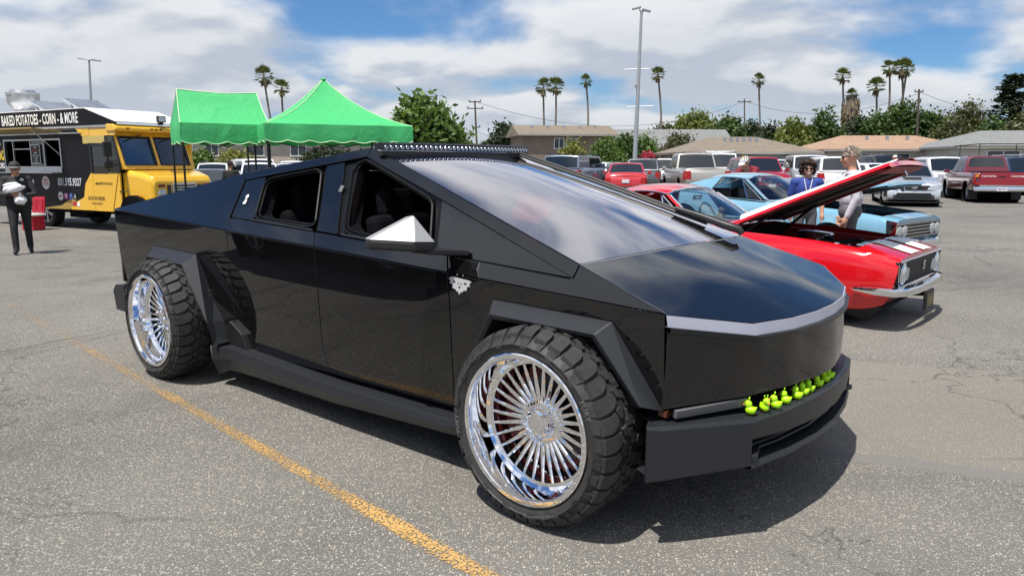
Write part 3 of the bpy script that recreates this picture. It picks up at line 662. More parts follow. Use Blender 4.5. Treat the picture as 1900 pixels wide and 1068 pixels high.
tw = Matrix.Translation((.8088, 4.0296, 0)) @ Matrix.Rotation(R(-40.305), 4, 'Z')
ducks = [(.812, -.632, 195), (.842, -.552, 330), (.866, -.485, 200), (.874, -.392, 195), (.890, -.293, 195), (.893, -.215, 190), (.898, -.150, 175), (.900, -.036, 215), (.899, .066, 195), (.897, .140, 205)]
for x, y, hd in ducks:
    p = tw @ V(x, y, .5665)
    k_ = ducks.index((x, y, hd)); lab = {0: 'lime green rubber duck at the corner-bend end of the row on the bumper', 1: 'lime green rubber duck turned the opposite way to its neighbours on the bumper', 9: 'lime green rubber duck ending the bumper row on the side of the red coupé'}.get(k_, 'lime green rubber duck with antennae inside the row along the black bumper')
    d_ = thing('rubber_duck', lab, 'rubber duck', p, R(hd - 40), 'rubber ducks lined up on the bumper')
    d_.scale = (.92, .92, 1.0)
    link('duck_body', duck_me, d_); link('beak', beak_me, d_)
    for s in (-1, 1): link('eye', eye_me, d_, loc=(.0225, s * .0125, .046), rot=(0, 0, s * R(45)))
# ================================================================ cars
def cr(pts, x):
    """smooth interpolation through (x, value) points, no overshoot"""
    n = len(pts)
    if x <= pts[0][0]: return pts[0][1]
    if x >= pts[-1][0]: return pts[-1][1]
    for i in range(n - 1):
        a, b = pts[i], pts[i + 1]
        if x <= b[0]:
            h = b[0] - a[0]; t = (x - a[0]) / h; d = (b[1] - a[1]) / h
            def sl(j):
                if j <= 0 or j >= n - 1: return d
                d0 = (pts[j][1] - pts[j - 1][1]) / (pts[j][0] - pts[j - 1][0]); d1 = (pts[j + 1][1] - pts[j][1]) / (pts[j + 1][0] - pts[j][0])
                return 0 if d0 * d1 <= 0 else 2 * d0 * d1 / (d0 + d1)
            m0, m1 = sl(i) * h, sl(i + 1) * h
            return (2 * t ** 3 - 3 * t * t + 1) * a[1] + (t ** 3 - 2 * t * t + t) * m0 + (-2 * t ** 3 + 3 * t * t) * b[1] + (t ** 3 - t * t) * m1
ROWS = [(.84, 0, 0), (.955, .04, 0), (.985, .22, 0), (1, .50, 0), (.998, .76, 0), (.975, .93, 0), (.94, 1, 0), (.82, .60, 1), (.5, .92, 1), (0, 1, 1)]
class Body:
    """lofted lower body of a car: x forward; tables of (x, value)"""
    def __init__(s, w, zs, zb, zt, wheels, nose=None, tail=None, rows=ROWS, nl=.4):
        s.w, s.zs, s.zb, s.zt, s.wheels, s.rows = w, zs, zb, zt, wheels, rows
        s.x0, s.x1 = w[0][0], w[-1][0]; s.nose = nose or [-.12, -.05, 0, 0, -.02, -.05, -.08, -.09, -.08, -.07]; s.tail = tail or [.12, .05, 0, 0, .02, .05, .07, .07, .06, .05]; s.nl = nl
    def pt(s, x, j, sg=1, arch=True):
        f, zf, k = s.rows[j]; w, zs, zb, zt = cr(s.w, x), cr(s.zs, x), cr(s.zb, x), cr(s.zt, x)
        z = zs + zf * (zb - zs) if k == 0 else zb + zf * (zt - zb)
        if arch and k == 0:
            for xc, zc_, Rr in s.wheels:
                if abs(x - xc) < Rr: z = max(z, zc_ + math.sqrt(Rr * Rr - (x - xc) ** 2))
        dx = s.nose[j] * max(0, 1 - (s.x1 - x) / s.nl) ** 1.5 + s.tail[j] * max(0, 1 - (x - s.x0) / s.nl) ** 1.5
        return V(x + dx, sg * w * f, z)
    def cols(s, n=44):
        xs = [lerp(s.x0, s.x1, i / n) for i in range(n + 1)] + [s.x0 + .03, s.x1 - .03, s.x0 + .08, s.x1 - .08]
        for xc, _, Rr in s.wheels: xs += [xc + Rr * math.cos(PI * k / 12) for k in range(13)] + [xc + Rr + .012, xc - Rr - .012]
        xs = sorted(xs); out = [xs[0]]
        for x in xs[1:]:
            if x - out[-1] > .008: out.append(x)
        return out
    def build(s, skip=None, n=44, cap=True):
        cs = s.cols(n); nr = len(s.rows); mb = MB(); rows = []
        for x in cs: rows.append([s.pt(x, j, -1) for j in range(nr)] + [s.pt(x, j, 1) for j in range(nr - 2, -1, -1)])
        mb.loft(rows, skip=(lambda i, j: skip(cs[i], cs[i + 1], min(j, 2 * nr - 3 - j))) if skip else None)
        if cap:
            k = 2 * nr - 1; m = len(rows)
            for r0 in (0, (m - 1) * k):
                for j in range(nr - 1): mb.f.append((r0 + j, r0 + j + 1, r0 + 2 * nr - 3 - j, r0 + 2 * nr - 2 - j) if j < nr - 2 else (r0 + j, r0 + j + 1, r0 + 2 * nr - 2 - j))
        return mb
    def patch(s, x0, x1, j0, j1, sg, out=.004, n=8, f0=0, f1=1):
        """a piece of the skin, lifted off by out"""
        mb = MB(); rows = []
        for i in range(n + 1):
            x = lerp(x0, x1, i / n); r_ = []
            for j in range(j0, j1 + 1):
                p = s.pt(x, j, sg); p = p + V(0, sg * out, out * .3 if j > 5 else 0); r_.append(p)
            if f0: r_[0] = r_[0].lerp(r_[1], f0)
            if f1 < 1: r_[-1] = r_[-2].lerp(r_[-1], f1)
            rows.append(r_)
        mb.loft(rows); return mb
wt = MB(); wt.lathe([(.66, -.06), (.70, -.10), (.92, -.11), (.985, -.07), (1.0, -.02), (1, .22), (.95, .30), (.6, .30)], 28, 'y'); wt.lathe([(.66, .02), (0, .02)], 16, 'y')
wt_me = wt.mesh('wheel', m_rubber, 40)
def rim_mesh(name, n, m):
    r_ = MB(); r_.lathe([(.68, -.07), (.69, -.095), (.655, -.09), (.63, -.03), (.62, .1)], 28, 'y')
    for k in range(n):
        a = 2 * PI * k / n; t = V(math.cos(a), 0, math.sin(a)); u = V(-math.sin(a), 0, math.cos(a))
        r_.add([t * .1 - u * .07 + V(0, -.07, 0), t * .1 + u * .07 + V(0, -.07, 0), t * .65 + u * .085 + V(0, -.055, 0), t * .65 - u * .085 + V(0, -.055, 0)], [(0, 1, 2, 3)])
    r_.lathe([(.15, -.06), (.14, -.085), (0, -.09)], 12, 'y'); return r_.mesh(name, m, 40)
rim_s = rim_mesh('rim', 5, mat('alloy', (.42, .43, .45), .3, .9)); rim_d = rim_mesh('rim', 10, mat('dark_alloy', (.05, .05, .055), .35, .6)); rim_c = rim_mesh('rim', 6, m_chrome)
m_cglass = mat('car_glass', (.012, .016, .019), .03, spec=.6, ior=1.6)
m_head = mat('headlamp_glass', (.45, .47, .50), .1, .3); m_tail = mat('tail_lamp', (.33, .012, .012), .15); m_plate = mat('plate_white', (.62, .62, .64), .5)
m_trim = mat('grey_trim', (.035, .035, .037), .55)
def paint(nm, c, rough=.22): return mat('paint_' + nm, c, rough, coat=1, spec=.4)
def paint_metal(nm, c): return mat('paint_' + nm, c, .32, .45, coat=1)
def add_wheels(root, ax, y, r, rim, wf=1):
    for x in ax:
        for sg in (-1, 1):
            o = link('wheel', wt_me, root, loc=(x, sg * y, r), rot=(0, R(rnd.uniform(0, 90)), 0 if sg < 0 else PI)); o.scale = (r, r * wf, r)
            link('rim', rim, o)
T_ = dict(
 sedan=dict(L=4.65, W=1.80, H=1.45, wb=2.7, fo=.92, wr=.325, zs=.20, zt=[(0, .60), (.015, .68), (.10, .84), (.27, .97), (.36, 1.00), (.80, 1.03), (.87, 1.06), (.97, 1.03), (1, .92)], zb=[(0, .52), (.03, .64), (.12, .76), (.30, .90), (.85, .97), (.97, .95), (1, .82)], gh=(.27, .445, .70, .865), zbl=.94, wins=[(.14, .46), (.50, .80), (.82, .93)], yr=.72),
 hatch=dict(L=4.25, W=1.78, H=1.50, wb=2.6, fo=.85, wr=.325, zs=.20, zt=[(0, .62), (.015, .72), (.10, .88), (.25, 1.0), (.36, 1.02), (.9, 1.04), (.98, 1.03), (1, .95)], zb=[(0, .54), (.03, .66), (.12, .78), (.30, .90), (.9, .98), (1, .85)], gh=(.25, .42, .84, .985), zbl=.95, wins=[(.14, .46), (.49, .80), (.82, .94)], yr=.74),
 suv=dict(L=4.75, W=1.90, H=1.72, wb=2.8, fo=.92, wr=.37, zs=.26, zt=[(0, .72), (.015, .86), (.08, 1.0), (.23, 1.10), (.35, 1.13), (.97, 1.13), (1, 1.06)], zb=[(0, .64), (.02, .78), (.1, .92), (.28, 1.03), (.97, 1.07), (1, .98)], gh=(.23, .385, .90, .985), zbl=1.05, wins=[(.13, .40), (.42, .68), (.70, .92)], yr=.76),
 pickup=dict(L=5.6, W=1.98, H=1.88, wb=3.5, fo=.95, wr=.40, zs=.38, zt=[(0, .80), (.015, 1.02), (.06, 1.12), (.2, 1.20), (.3, 1.22), (.99, 1.24), (1, 1.20)], zb=[(0, .7), (.015, .9), (.06, 1.02), (.22, 1.13), (.99, 1.18), (1, 1.13)], gh=(.21, .315, .555, .60), zbl=1.16, wins=[(.17, .50), (.54, .90)], yr=.76),
 van=dict(L=5.3, W=1.95, H=2.15, wb=3.2, fo=.9, wr=.36, zs=.26, zt=[(0, .8), (.015, .98), (.06, 1.1), (.13, 1.2), (.25, 1.25), (.98, 1.28), (1, 1.2)], zb=[(0, .7), (.02, .9), (.08, 1.0), (.2, 1.14), (.98, 1.2), (1, 1.1)], gh=(.12, .25, .96, .99), zbl=1.16, wins=[(.10, .27), (.30, .56)], yr=.84),
 jeep=dict(L=4.4, W=1.88, H=1.85, wb=2.7, fo=.75, wr=.40, zs=.40, zt=[(0, 1.0), (.015, 1.12), (.06, 1.16), (.27, 1.2), (.98, 1.2), (1, 1.16)], zb=[(0, .9), (.02, 1.05), (.06, 1.1), (.27, 1.14), (.98, 1.15), (1, 1.1)], gh=(.29, .36, .94, .985), zbl=1.12, wins=[(.10, .36), (.39, .64), (.67, .94)], yr=.82),
)
def side_pt(C, s, t, sg, out=0):
    a, b = C['B'][0].lerp(C['B'][1], s), C['T'][0].lerp(C['T'][1], s); p = a.lerp(b, t); return V(p.x, sg * (p.y + out), p.z + out * .3)
def car(kind, label, cat, x, y, rot, pm, group='cars parked in the lot', name=None, rim=rim_s, glass=None, rails=False, detail=1, lower=None, over=None, z=None, rack=False, plate=True, front='grille', tailz=None):
    S = dict(T_[kind]); S.update(over or {})
    L, Wd, H, hw = S['L'], S['W'], S['H'], S['W'] / 2
    X = lambda f: L / 2 - f * L
    root = thing(name or {'sedan': 'parked_sedan', 'hatch': 'parked_hatchback', 'suv': 'parked_suv', 'pickup': 'parked_pickup', 'van': 'parked_van', 'jeep': 'parked_jeep'}[kind].replace('parked_jeep', 'parked_off_roader'), label, cat, (x, y, gz(x, y) if z is None else z), R(rot), group)
    fx = L / 2 - S['fo']; ax = (fx, fx - S['wb']); r = S['wr']
    wtab = sorted([(X(0), hw * .86), (X(.03), hw * .93), (X(.12), hw * .99), (X(.4), hw), (X(.85), hw), (X(.96), hw * .96), (X(1), hw * .90)])
    tab = lambda k: sorted([(X(f), v) for f, v in S[k]])
    zs = S['zs']
    B = Body(wtab, sorted([(X(0), zs + .06), (X(.06), zs), (X(.94), zs + .02), (X(1), zs + .10)]), tab('zb'), tab('zt'), [(a, r, r * 1.16) for a in ax])
    bd = B.build(n=30).obj('body', pm, root, smooth=42)
    d = MB(); d.box(X(.97), X(.03), -hw * .62, hw * .62, zs + .03, zs + .30)
    for a in ax: d.lathe([(r * 1.15, -hw * .97), (r * 1.15, hw * .97)], 20, 'y', (a, 0, r)); d.box(a - r * 1.1, a + r * 1.1, -hw * .6, hw * .6, zs + .05, r * 2.1)
    d.obj('underbody', m_dark, root)
    add_wheels(root, ax, hw - .17, r, rim)
    # cabin
    g0, g1, g2, g3 = [X(f) for f in S['gh']]; yb, yr, zb0 = hw * .925, hw * S['yr'], S['zbl']; zr = H - .035
    mb = MB(); bp_ = [(g0, yb * .93, zb0), (g1, yr, zr - .02), (g2, yr, zr - .015), (g3, yb * .96, zb0 + .03)]
    C = dict(B=[V(g0 - .02, yb, zb0), V(g3 + .02, yb * .98, zb0 + .02)], T=[V(g1, yr, zr - .02), V(g2, yr, zr - .015)])
    rows = [[(px, py * s, pz + ((1 - s * s) * .035 if pz > zb0 + .2 else 0)) for s in (-1, -.5, 0, .5, 1)] for px, py, pz in bp_]
    rows.insert(2, [((g1 + g2) / 2, yr * 1.01 * s, H - .02 + (1 - s * s) * .02) for s in (-1, -.5, 0, .5, 1)])
    mb.loft(rows)
    o_ = len(mb.v) - 25
    mb.f.append((o_ + 0, o_ + 5, o_ + 10, o_ + 15, o_ + 20)); mb.f.append((o_ + 4, o_ + 9, o_ + 14, o_ + 19, o_ + 24))
    mb.obj('cabin', pm, root, smooth=60, bevel=.05, segs=3)
    gm = glass or m_cglass
    for s0, s1 in S['wins']:
        for sg in (-1, 1):
            t0, t1 = .10, .86; w_ = MB()
            # clip against the sloping pillars
            q = [side_pt(C, s0, t0, sg, .006), side_pt(C, s1, t0, sg, .006), side_pt(C, s1, t1, sg, .006), side_pt(C, s0, t1, sg, .006)]
            w_.prism(q, (0, -sg * .012, 0)); w_.obj('side_window', gm, root, bevel=.02)
    def pane(nm, a, b, c0, c1, t0=.07, t1=.90, f=.90):
        """a, b: x,z of base and top; c0, c1: half widths"""
        n_ = V(-(b[1] - a[1]), 0, b[0] - a[0]).normalized()
        if n_.z < 0: n_ = -n_
        rows = []
        for t in (t0, (t0 + t1) / 2, t1):
            xx, zz_, ww = lerp(a[0], b[0], t), lerp(a[1], b[1], t), lerp(c0, c1, t) * f
            rows.append([V(xx, ww * s, zz_ + (1 - s * s) * .035 * t) + n_ * .008 for s in (-1, -.6, 0, .6, 1)])
        p = MB(); p.loft(rows); return p.obj(nm, gm, root, smooth=60)
    pane('windscreen', (g0, zb0), (g1, zr - .02), yb * .93, yr)
    pane('rear_window', (g3, zb0 + .03), (g2, zr - .015), yb * .96, yr, S.get('rw0', .07), .90, S.get('rwf', .90))
    for sg in (-1, 1):
        m_ = MB(); m_.obox((g0 - .28, sg * (hw + .09), zb0 + .06), (.12, .18, .13), (0, 0, 0)); m_.box(g0 - .30, g0 - .24, sg * (hw - .10) if sg > 0 else -hw - .02, hw + .02 if sg > 0 else -(hw - .10), zb0 - .01, zb0 + .03); m_.obj('wing_mirror', pm if kind != 'jeep' else m_trim, root, bevel=.025)
        # lamps
        zf0, zf1 = cr(B.zb, X(.03)) - .17, cr(B.zb, X(.03)) + .0
        h = MB(); h.loft([[(X(0) - .008, sg * hw * .50, zf0 + .03), (X(0) - .03, sg * hw * .50, zf1 - .01)], [(X(.012), sg * hw * .84, zf0), (X(.02), sg * hw * .83, zf1 + .01)], [(X(.035), sg * hw * .945, zf0 + .02), (X(.04), sg * hw * .94, zf1 + .015)], [(X(.075), sg * hw * .985, zf0 + .07), (X(.075), sg * hw * .975, zf1 + .03)]]); h.obj('headlamp', m_head, root, smooth=50)
        zt0 = tailz or (zb0 - .22); th = .20 if kind not in ('suv', 'pickup', 'van', 'jeep') else .34
        t = MB(); t.loft([[(X(1) + (.0 if kind in ('pickup', 'jeep') else .01) - .006, sg * hw * .66, zt0 - th / 2), (X(1) + .02, sg * hw * .70, zt0 + th / 2)], [(X(1) - .004, sg * hw * .90, zt0 - th / 2), (X(1) + .03, sg * hw * .89, zt0 + th / 2)], [(X(.97), sg * hw * .98, zt0 - th / 2), (X(.965), sg * hw * .965, zt0 + th / 2)]]); t.obj('tail_lamp', m_tail, root, smooth=50)
    zg = cr(B.zb, X(.03))
    if front == 'grille':
        gq = MB(); gq.box(X(0) - .03, X(0) + .004, -hw * .46, hw * .46, zg - .22, zg - .02); gq.obj('grille', m_trim, root, bevel=.01)
    gq = MB(); gq.box(X(0) - .05, X(0) + .012, -hw * .68, hw * .68, zs + .10, zs + .24); gq.obj('lower_intake', m_trim, root, bevel=.02)
    gq = MB(); gq.box(X(1) - .012, X(1) + .05, -hw * .80, hw * .80, zs + .12, zs + .26); gq.obj('rear_bumper', lower or m_trim, root, bevel=.02)
    if plate:
        gq = MB(); gq.box(X(1) - .020, X(1) + .02, -.15, .15, zs + .42, zs + .56); gq.obj('number_plate', m_plate, root)
        gq = MB(); gq.box(X(0) - .02, X(0) + .020, -.15, .15, zs + .16, zs + .29); gq.obj('number_plate', m_plate, root)
    if rails or rack:
        for sg in (-1, 1):
            q = MB(); q.tube([(g1 - .12, sg * yr * .93, H - .02), (g1 - .25, sg * yr * .93, H + .05), (g2 + .2, sg * yr * .93, H + .05), (g2 + .05, sg * yr * .93, H - .02)], .02, 6); q.obj('roof_rail', m_trim, root, smooth=50)
    if rack:
        for k in range(3):
            q = MB(); xx = lerp(g1 - .35, g2 + .3, k / 2); q.tube([(xx, -yr * .95, H + .07), (xx, yr * .95, H + .07)], .025, 6); q.obj('rack_bar', m_steel, root)
    # door shut lines
    for f in ((.34, .56, .73) if kind not in ('pickup', 'van') else (.30, .45, .575)):
        for sg in (-1, 1):
            sline = B.patch(X(f) - .004, X(f) + .004, 2, 6, sg, .002, 1); sline.obj('door_seam', m_dark, root)
    return root, dict(X=X, hw=hw, B=B, C=C, zs=zs, H=H, g=(g0, g1, g2, g3), yr=yr, zbl=zb0, ax=ax, r=r)
P_white = paint('white', (.72, .72, .71)); P_silver = paint_metal('silver', (.50, .52, .55)); P_grey = paint_metal('grey', (.12, .13, .145)); P_dark = paint('charcoal', (.022, .024, .028)); P_black = paint('black', (.008, .008, .009))
P_red = paint('red', (.30, .012, .02)); P_maroon = paint('maroon', (.115, .010, .022)); P_navy = paint('navy', (.014, .022, .055)); P_bluegrey = paint_metal('bluegrey', (.17, .21, .27)); P_brred = paint('bright_red', (.42, .02, .025)); P_tan = paint_metal('pale_gold', (.42, .40, .36))
def W_(px, d, py=300):
    """lateral position of something seen in the direction px, at distance d"""
    t = math.tan(math.atan((534 - py) / 1367.8) - R(9.495)); return (px - 950) / 1367.8 * d * (math.cos(R(9.495)) - t * math.sin(R(9.495)))
# ---- silver rally saloon with the open-hood tip behind it
wrx, q = car('sedan', 'silver sports saloon with bonnet scoop and black grille facing the aisle', 'car', 14.065, 26.66, -110.5, P_silver, rim=rim_d, front=None, z=.235, plate=False,
    over=dict(L=4.6, W=1.80, H=1.475, zs=.16, zt=[(0, .66), (.015, .76), (.10, .88), (.27, 1.0), (.36, 1.02), (.80, 1.05), (.87, 1.08), (.97, 1.06), (1, .92)], zb=[(0, .58), (.03, .70), (.12, .82), (.30, .93), (.85, .98), (.97, .96), (1, .82)]))
X, hw = q['X'], q['hw']
mb = MB(); mb.prism([(X(0) + .006, y, z) for y, z in [(-.47, .70), (.47, .70), (.38, .575), (-.38, .575)]], (-.05, 0, 0)); G = mb.obj('grille', m_black, wrx, bevel=.012)
mb = MB(); mb.prism([(X(0) + .016, y, z) for y, z in [(-.44, .645), (.44, .645), (.43, .63), (-.43, .63)]], (-.03, 0, 0)); mb.obj('grille_bar', m_trim, G)
mb = MB(); mb.lathe([(.075, 0), (.06, .006), (0, .006)], 20, 'x', (X(0) + .018, 0, .642)); bm_ = mb.obj('grille_badge', m_chrome, G, smooth=40); bm_.scale = (1, 1.25, .62); bm_.location = (0, 0, .642 * .38)
t = text_geo('STI', .05, 1.3, .02); t.xf(frame((X(0) + .012, .30, .62), (0, 1, 0), (0, 0, 1))); t.obj('grille_letters', mat('sti_pink', (.55, .05, .12), .4), G, fix=False)
mb = MB(); mb.prism([(X(0) + .016, y, z) for y, z in [(-.50, .46), (.50, .46), (.55, .28), (-.55, .28)]], (-.05, 0, 0)); mb.obj('bumper_opening', m_black, wrx, bevel=.012)
for k in range(2):
    mb = MB(); mb.box(X(0) - .02, X(0) + .021, -.52, .52, .335 + .06 * k, .345 + .06 * k); mb.obj('opening_slat', m_trim, wrx)
for sg in (-1, 1):
    mb = MB(); mb.prism([(X(.008), sg * y, z) for y, z in [(.60, .48), (.82, .52), (.84, .34), (.66, .30)]], (-.10, sg * .06, 0)); f = mb.obj('fog_lamp_pocket', m_black, wrx, bevel=.01)
    mb = MB(); mb.ball((X(.004) , sg * .72, .37), (.02, .05, .045), 10, 7); mb.obj('fog_lamp', m_head, f, smooth=60)
mb = MB(); mb.box(X(.05), X(0) + .05, -.86, .86, .135, .165); mb.obj('splitter', m_black, wrx, bevel=.008)
mb = MB(); mb.loft([[(X(.10), y, .90 + (.0)) for y in (-.30, .30)], [(X(.105), y, .975) for y in (-.27, .27)], [(X(.17), y, 1.00) for y in (-.28, .28)], [(X(.26), y, 1.005) for y in (-.30, .30)]]); mb.prism([(X(.10), -.30, .90), (X(.105), -.27, .975), (X(.26), -.30, 1.005), (X(.26), -.30, .96)], (0, .01, 0)); mb.prism([(X(.10), .30, .90), (X(.105), .27, .975), (X(.26), .30, 1.005), (X(.26), .30, .96)], (0, -.01, 0)); sc = mb.obj('bonnet_scoop', P_silver, wrx, smooth=30)
mb = MB(); mb.prism([(X(.0975), y, z) for y, z in ((-.26, .912), (.26, .912), (.24, .962), (-.24, .962))], (-.02, 0, 0)); mb.obj('scoop_mouth', m_black, sc)
# ---- red pickup seen from behind
tac, q = car('pickup', 'dark red extended-cab pickup with chrome rear bumper and lettered tailgate', 'pickup', 18.159, 28.847, 72.1, P_maroon, z=.243, plate=False, rim=rim_s, lower=m_chrome, tailz=.86,
    over=dict(L=5.15, W=1.74, H=1.72, wb=3.1, fo=.85, wr=.37, zs=.42, zbl=1.06, rw0=.34, rwf=.84, yr=.70, gh=(.235, .345, .585, .625), wins=[(.17, .56), (.60, .86)], zt=[(0, .74), (.015, .92), (.06, 1.02), (.2, 1.09), (.3, 1.10), (.99, 1.12), (1, 1.10)], zb=[(0, .64), (.015, .82), (.06, .94), (.22, 1.04), (.99, 1.08), (1, 1.06)]))
X, hw = q['X'], q['hw']
m_tg = paint('tailgate_red', (.24, .010, .024))
tg = MB(); tg.box(X(1) - .012, X(1) + .06, -hw * .80, hw * .80, .62, 1.085); TG = tg.obj('tailgate', m_tg, tac, bevel=.015)
for w_, yy in (('TOYOTA', .42), ('TACOMA', -.50)):
    t = text_geo(w_, .085, 1.25, .015, 1.1); t.xf(frame((X(1) - .0145, yy, .96), (0, -1, 0), (0, 0, 1))); t.obj('tailgate_letters', m_white, TG, fix=False)
mb = MB(); mb.box(X(1) - .022, X(1), -.11, .11, .925, .965); mb.obj('tailgate_handle', m_black, TG, bevel=.008)
mb = MB(); mb.loft([[(X(1) - dx, y, z) for dx, z in ((0, .44), (.09, .44), (.11, .50), (.10, .58), (0, .60))] for y in (-.86, -.55, -.30, .30, .55, .86)], closed=True, cap=True); CB = mb.obj('step_bumper', m_chrome, tac, smooth=25)
mb = MB(); mb.box(X(1) - .125, X(1) - .10, -.16, .16, .445, .575); PL = mb.obj('number_plate', m_plate, tac)
t = text_geo('7M17701', .085, .8, .01); t.xf(frame((X(1) - .1265, 0, .505), (0, -1, 0), (0, 0, 1))); t.obj('plate_digits', mat('plate_blue', (.02, .03, .15), .5), PL, fix=False)
for sg in (-1, 1):
    mb = MB(); mb.box(X(1) - .014, X(1) + .02, sg * hw * .835, sg * hw * .965, .93, 1.03); mb.obj('turn_lamp', mat('orange_lens', (.60, .20, .01), .2), tac, bevel=.008)
    for a in q['ax']: mb = MB(); mb.box(a - q['r'] - .10, a - q['r'] - .08, sg * hw * .62, sg * hw * .98, .12, .45); mb.obj('mud_flap', m_black, tac)
q_ = MB(); q_.box(X(.985), X(.635), -hw * .80, hw * .80, 1.125, 1.13); q_.obj('bed_shade_sheet', m_dark, tac)  # dark sheet on the closed bed top, painting in the shaded hollow
# ---- the others: kind, label, category, px, distance, heading, paint, options
LOT = [
 ('suv', 'white crossover with dark windscreen parked between the silver saloon and the red pickup', 'car', 1748, 33.5, -104, P_white, dict(rails=True)),
 ('suv', 'dark navy van-like SUV parked on the far side of the red pickup', 'car', 1893, 35, -105, P_navy, dict(rack=True)),
 ('suv', 'white SUV with black rear glass behind the white crossover, below the grey roof', 'car', 1815, 42, 82, P_white, dict(rails=True)),
 ('pickup', 'black crew-cab pickup parked behind the man in the grey shirt', 'pickup', 1628, 41, -88, P_dark, {}),
 ('suv', 'charcoal SUV with roof rails under the eaves of the orange-roofed house', 'car', 1702, 46, -95, P_grey, dict(rails=True)),
 ('sedan', 'small white saloon just beyond the raised red bonnet', 'car', 1625, 36, -84, P_white, {}),
 ('sedan', 'dark saloon beyond the person in the orange and white cap', 'car', 1668, 44, -92, P_dark, {}),
 ('suv', 'white SUV seen from behind next to the woman in blue', 'car', 1537, 34, 80, P_white, {}),
 ('jeep', 'pale silver off-roader between the white pickup and the woman in blue', 'car', 1500, 37, -104, P_silver, {}),
 ('pickup', 'white full-size pickup facing the aisle below the tan hip roof', 'pickup', 1487, 42, -96, P_white, {}),
 ('sedan', 'dark red saloon half hidden beside the white full-size pickup', 'car', 1452, 45, -95, P_maroon, {}),
 ('suv', 'red SUV with a wide dark windscreen behind the white cap', 'car', 1405, 34, -92, P_red, {}),
 ('pickup', 'white pickup cab showing above the red SUV', 'pickup', 1400, 52, 85, P_white, {}),
 ('suv', 'dark grey SUV beside the white panel van', 'car', 1362, 47, -93, P_grey, {}),
 ('van', 'white panel van with ladder rack on its roof', 'van', 1330, 42, -97, P_white, dict(rack=True, over=dict(H=2.0))),
 ('pickup', 'white pickup with wide rear window and closed tailgate above the blue car', 'pickup', 1288, 33, 88, P_tan, dict(plate=False)),
 ('suv', 'black SUV peeking out behind the white pickup tailgate', 'car', 1252, 46, -90, P_black, {}),
 ('suv', 'silver crossover behind the small white SUV near the lamp post', 'car', 1236, 55, 85, P_silver, {}),
 ('suv', 'small white SUV with grey rear glass near the lamp post', 'car', 1229, 46, 82, P_white, {}),
 ('suv', 'dark grey SUV with pale roof right behind the red saloon', 'car', 1195, 40, 78, P_grey, dict(over=dict(H=1.68))),
 ('sedan', 'red saloon with sloping rear window and white sticker', 'car', 1164, 33, 80, P_brred, {}),
 ('hatch', 'grey hatchback with a red tail lamp beside the white estate', 'car', 1136, 42, 74, P_grey, {}),
 ('hatch', 'white estate car squeezed next to the blue-grey van', 'car', 1112, 40, 72, P_white, {}),
 ('van', 'blue-grey people carrier seen past the truck roof bar', 'van', 1070, 36, 68, P_bluegrey, dict(over=dict(H=1.80, L=5.0), rails=True)),
 ('hatch', 'white hatchback far behind under the round shrub', 'car', 1166, 50, -90, P_white, {}),
 ('suv', 'white SUV facing out past the yellow van nose', 'car', 398, 40, -78, P_white, dict(rails=True)),
 ('sedan', 'dark grey saloon parked beside the yellow van nose', 'car', 386, 31, -70, P_grey, {}),
 ('van', 'white van with long roof behind the canopy legs', 'van', 470, 42, -60, P_white, dict(over=dict(H=1.95))),
 ('suv', 'white SUV with chrome glint under the green canopy', 'car', 482, 34, -74, P_white, {}),
 ('suv', 'silver SUV between the two canopies', 'car', 545, 38, -80, P_silver, {}),
 ('pickup', 'white pickup under the peaked green canopy', 'pickup', 548, 52, -85, P_white, {}),
 ('suv', 'black SUV in the row beyond the canopies', 'car', 620, 44, -85, P_black, {}),
 ('sedan', 'silver saloon far behind the white pickup cab', 'car', 1378, 62, -88, P_silver, {}),
 ('suv', 'white SUV deep in the lot beside the tan-roofed house', 'car', 1440, 53, -92, P_white, {}),
 ('hatch', 'grey hatchback between the lamp post and the silver crossover', 'car', 1215, 58, 86, P_grey, {}),
 ('sedan', 'white saloon below the red flowering bush', 'car', 1187, 52, 84, P_white, {}),
 ('suv', 'black SUV half hidden by the grey-haired man', 'car', 1592, 50, -90, P_black, {}),
 ('hatch', 'silver hatchback behind the charcoal SUV with rails', 'car', 1730, 52, -94, P_silver, {}),
 ('sedan', 'pale gold saloon parked near the carport frame', 'car', 1862, 48, -98, P_tan, {}),
 ('sedan', 'dark saloon below the round shrub', 'car', 1098, 55, 78, P_dark, {}),
]
for kind, lab, cat, px, d_, rot, pm, opt in LOT: car(kind, lab, cat, W_(px, d_), d_, rot, pm, **opt)
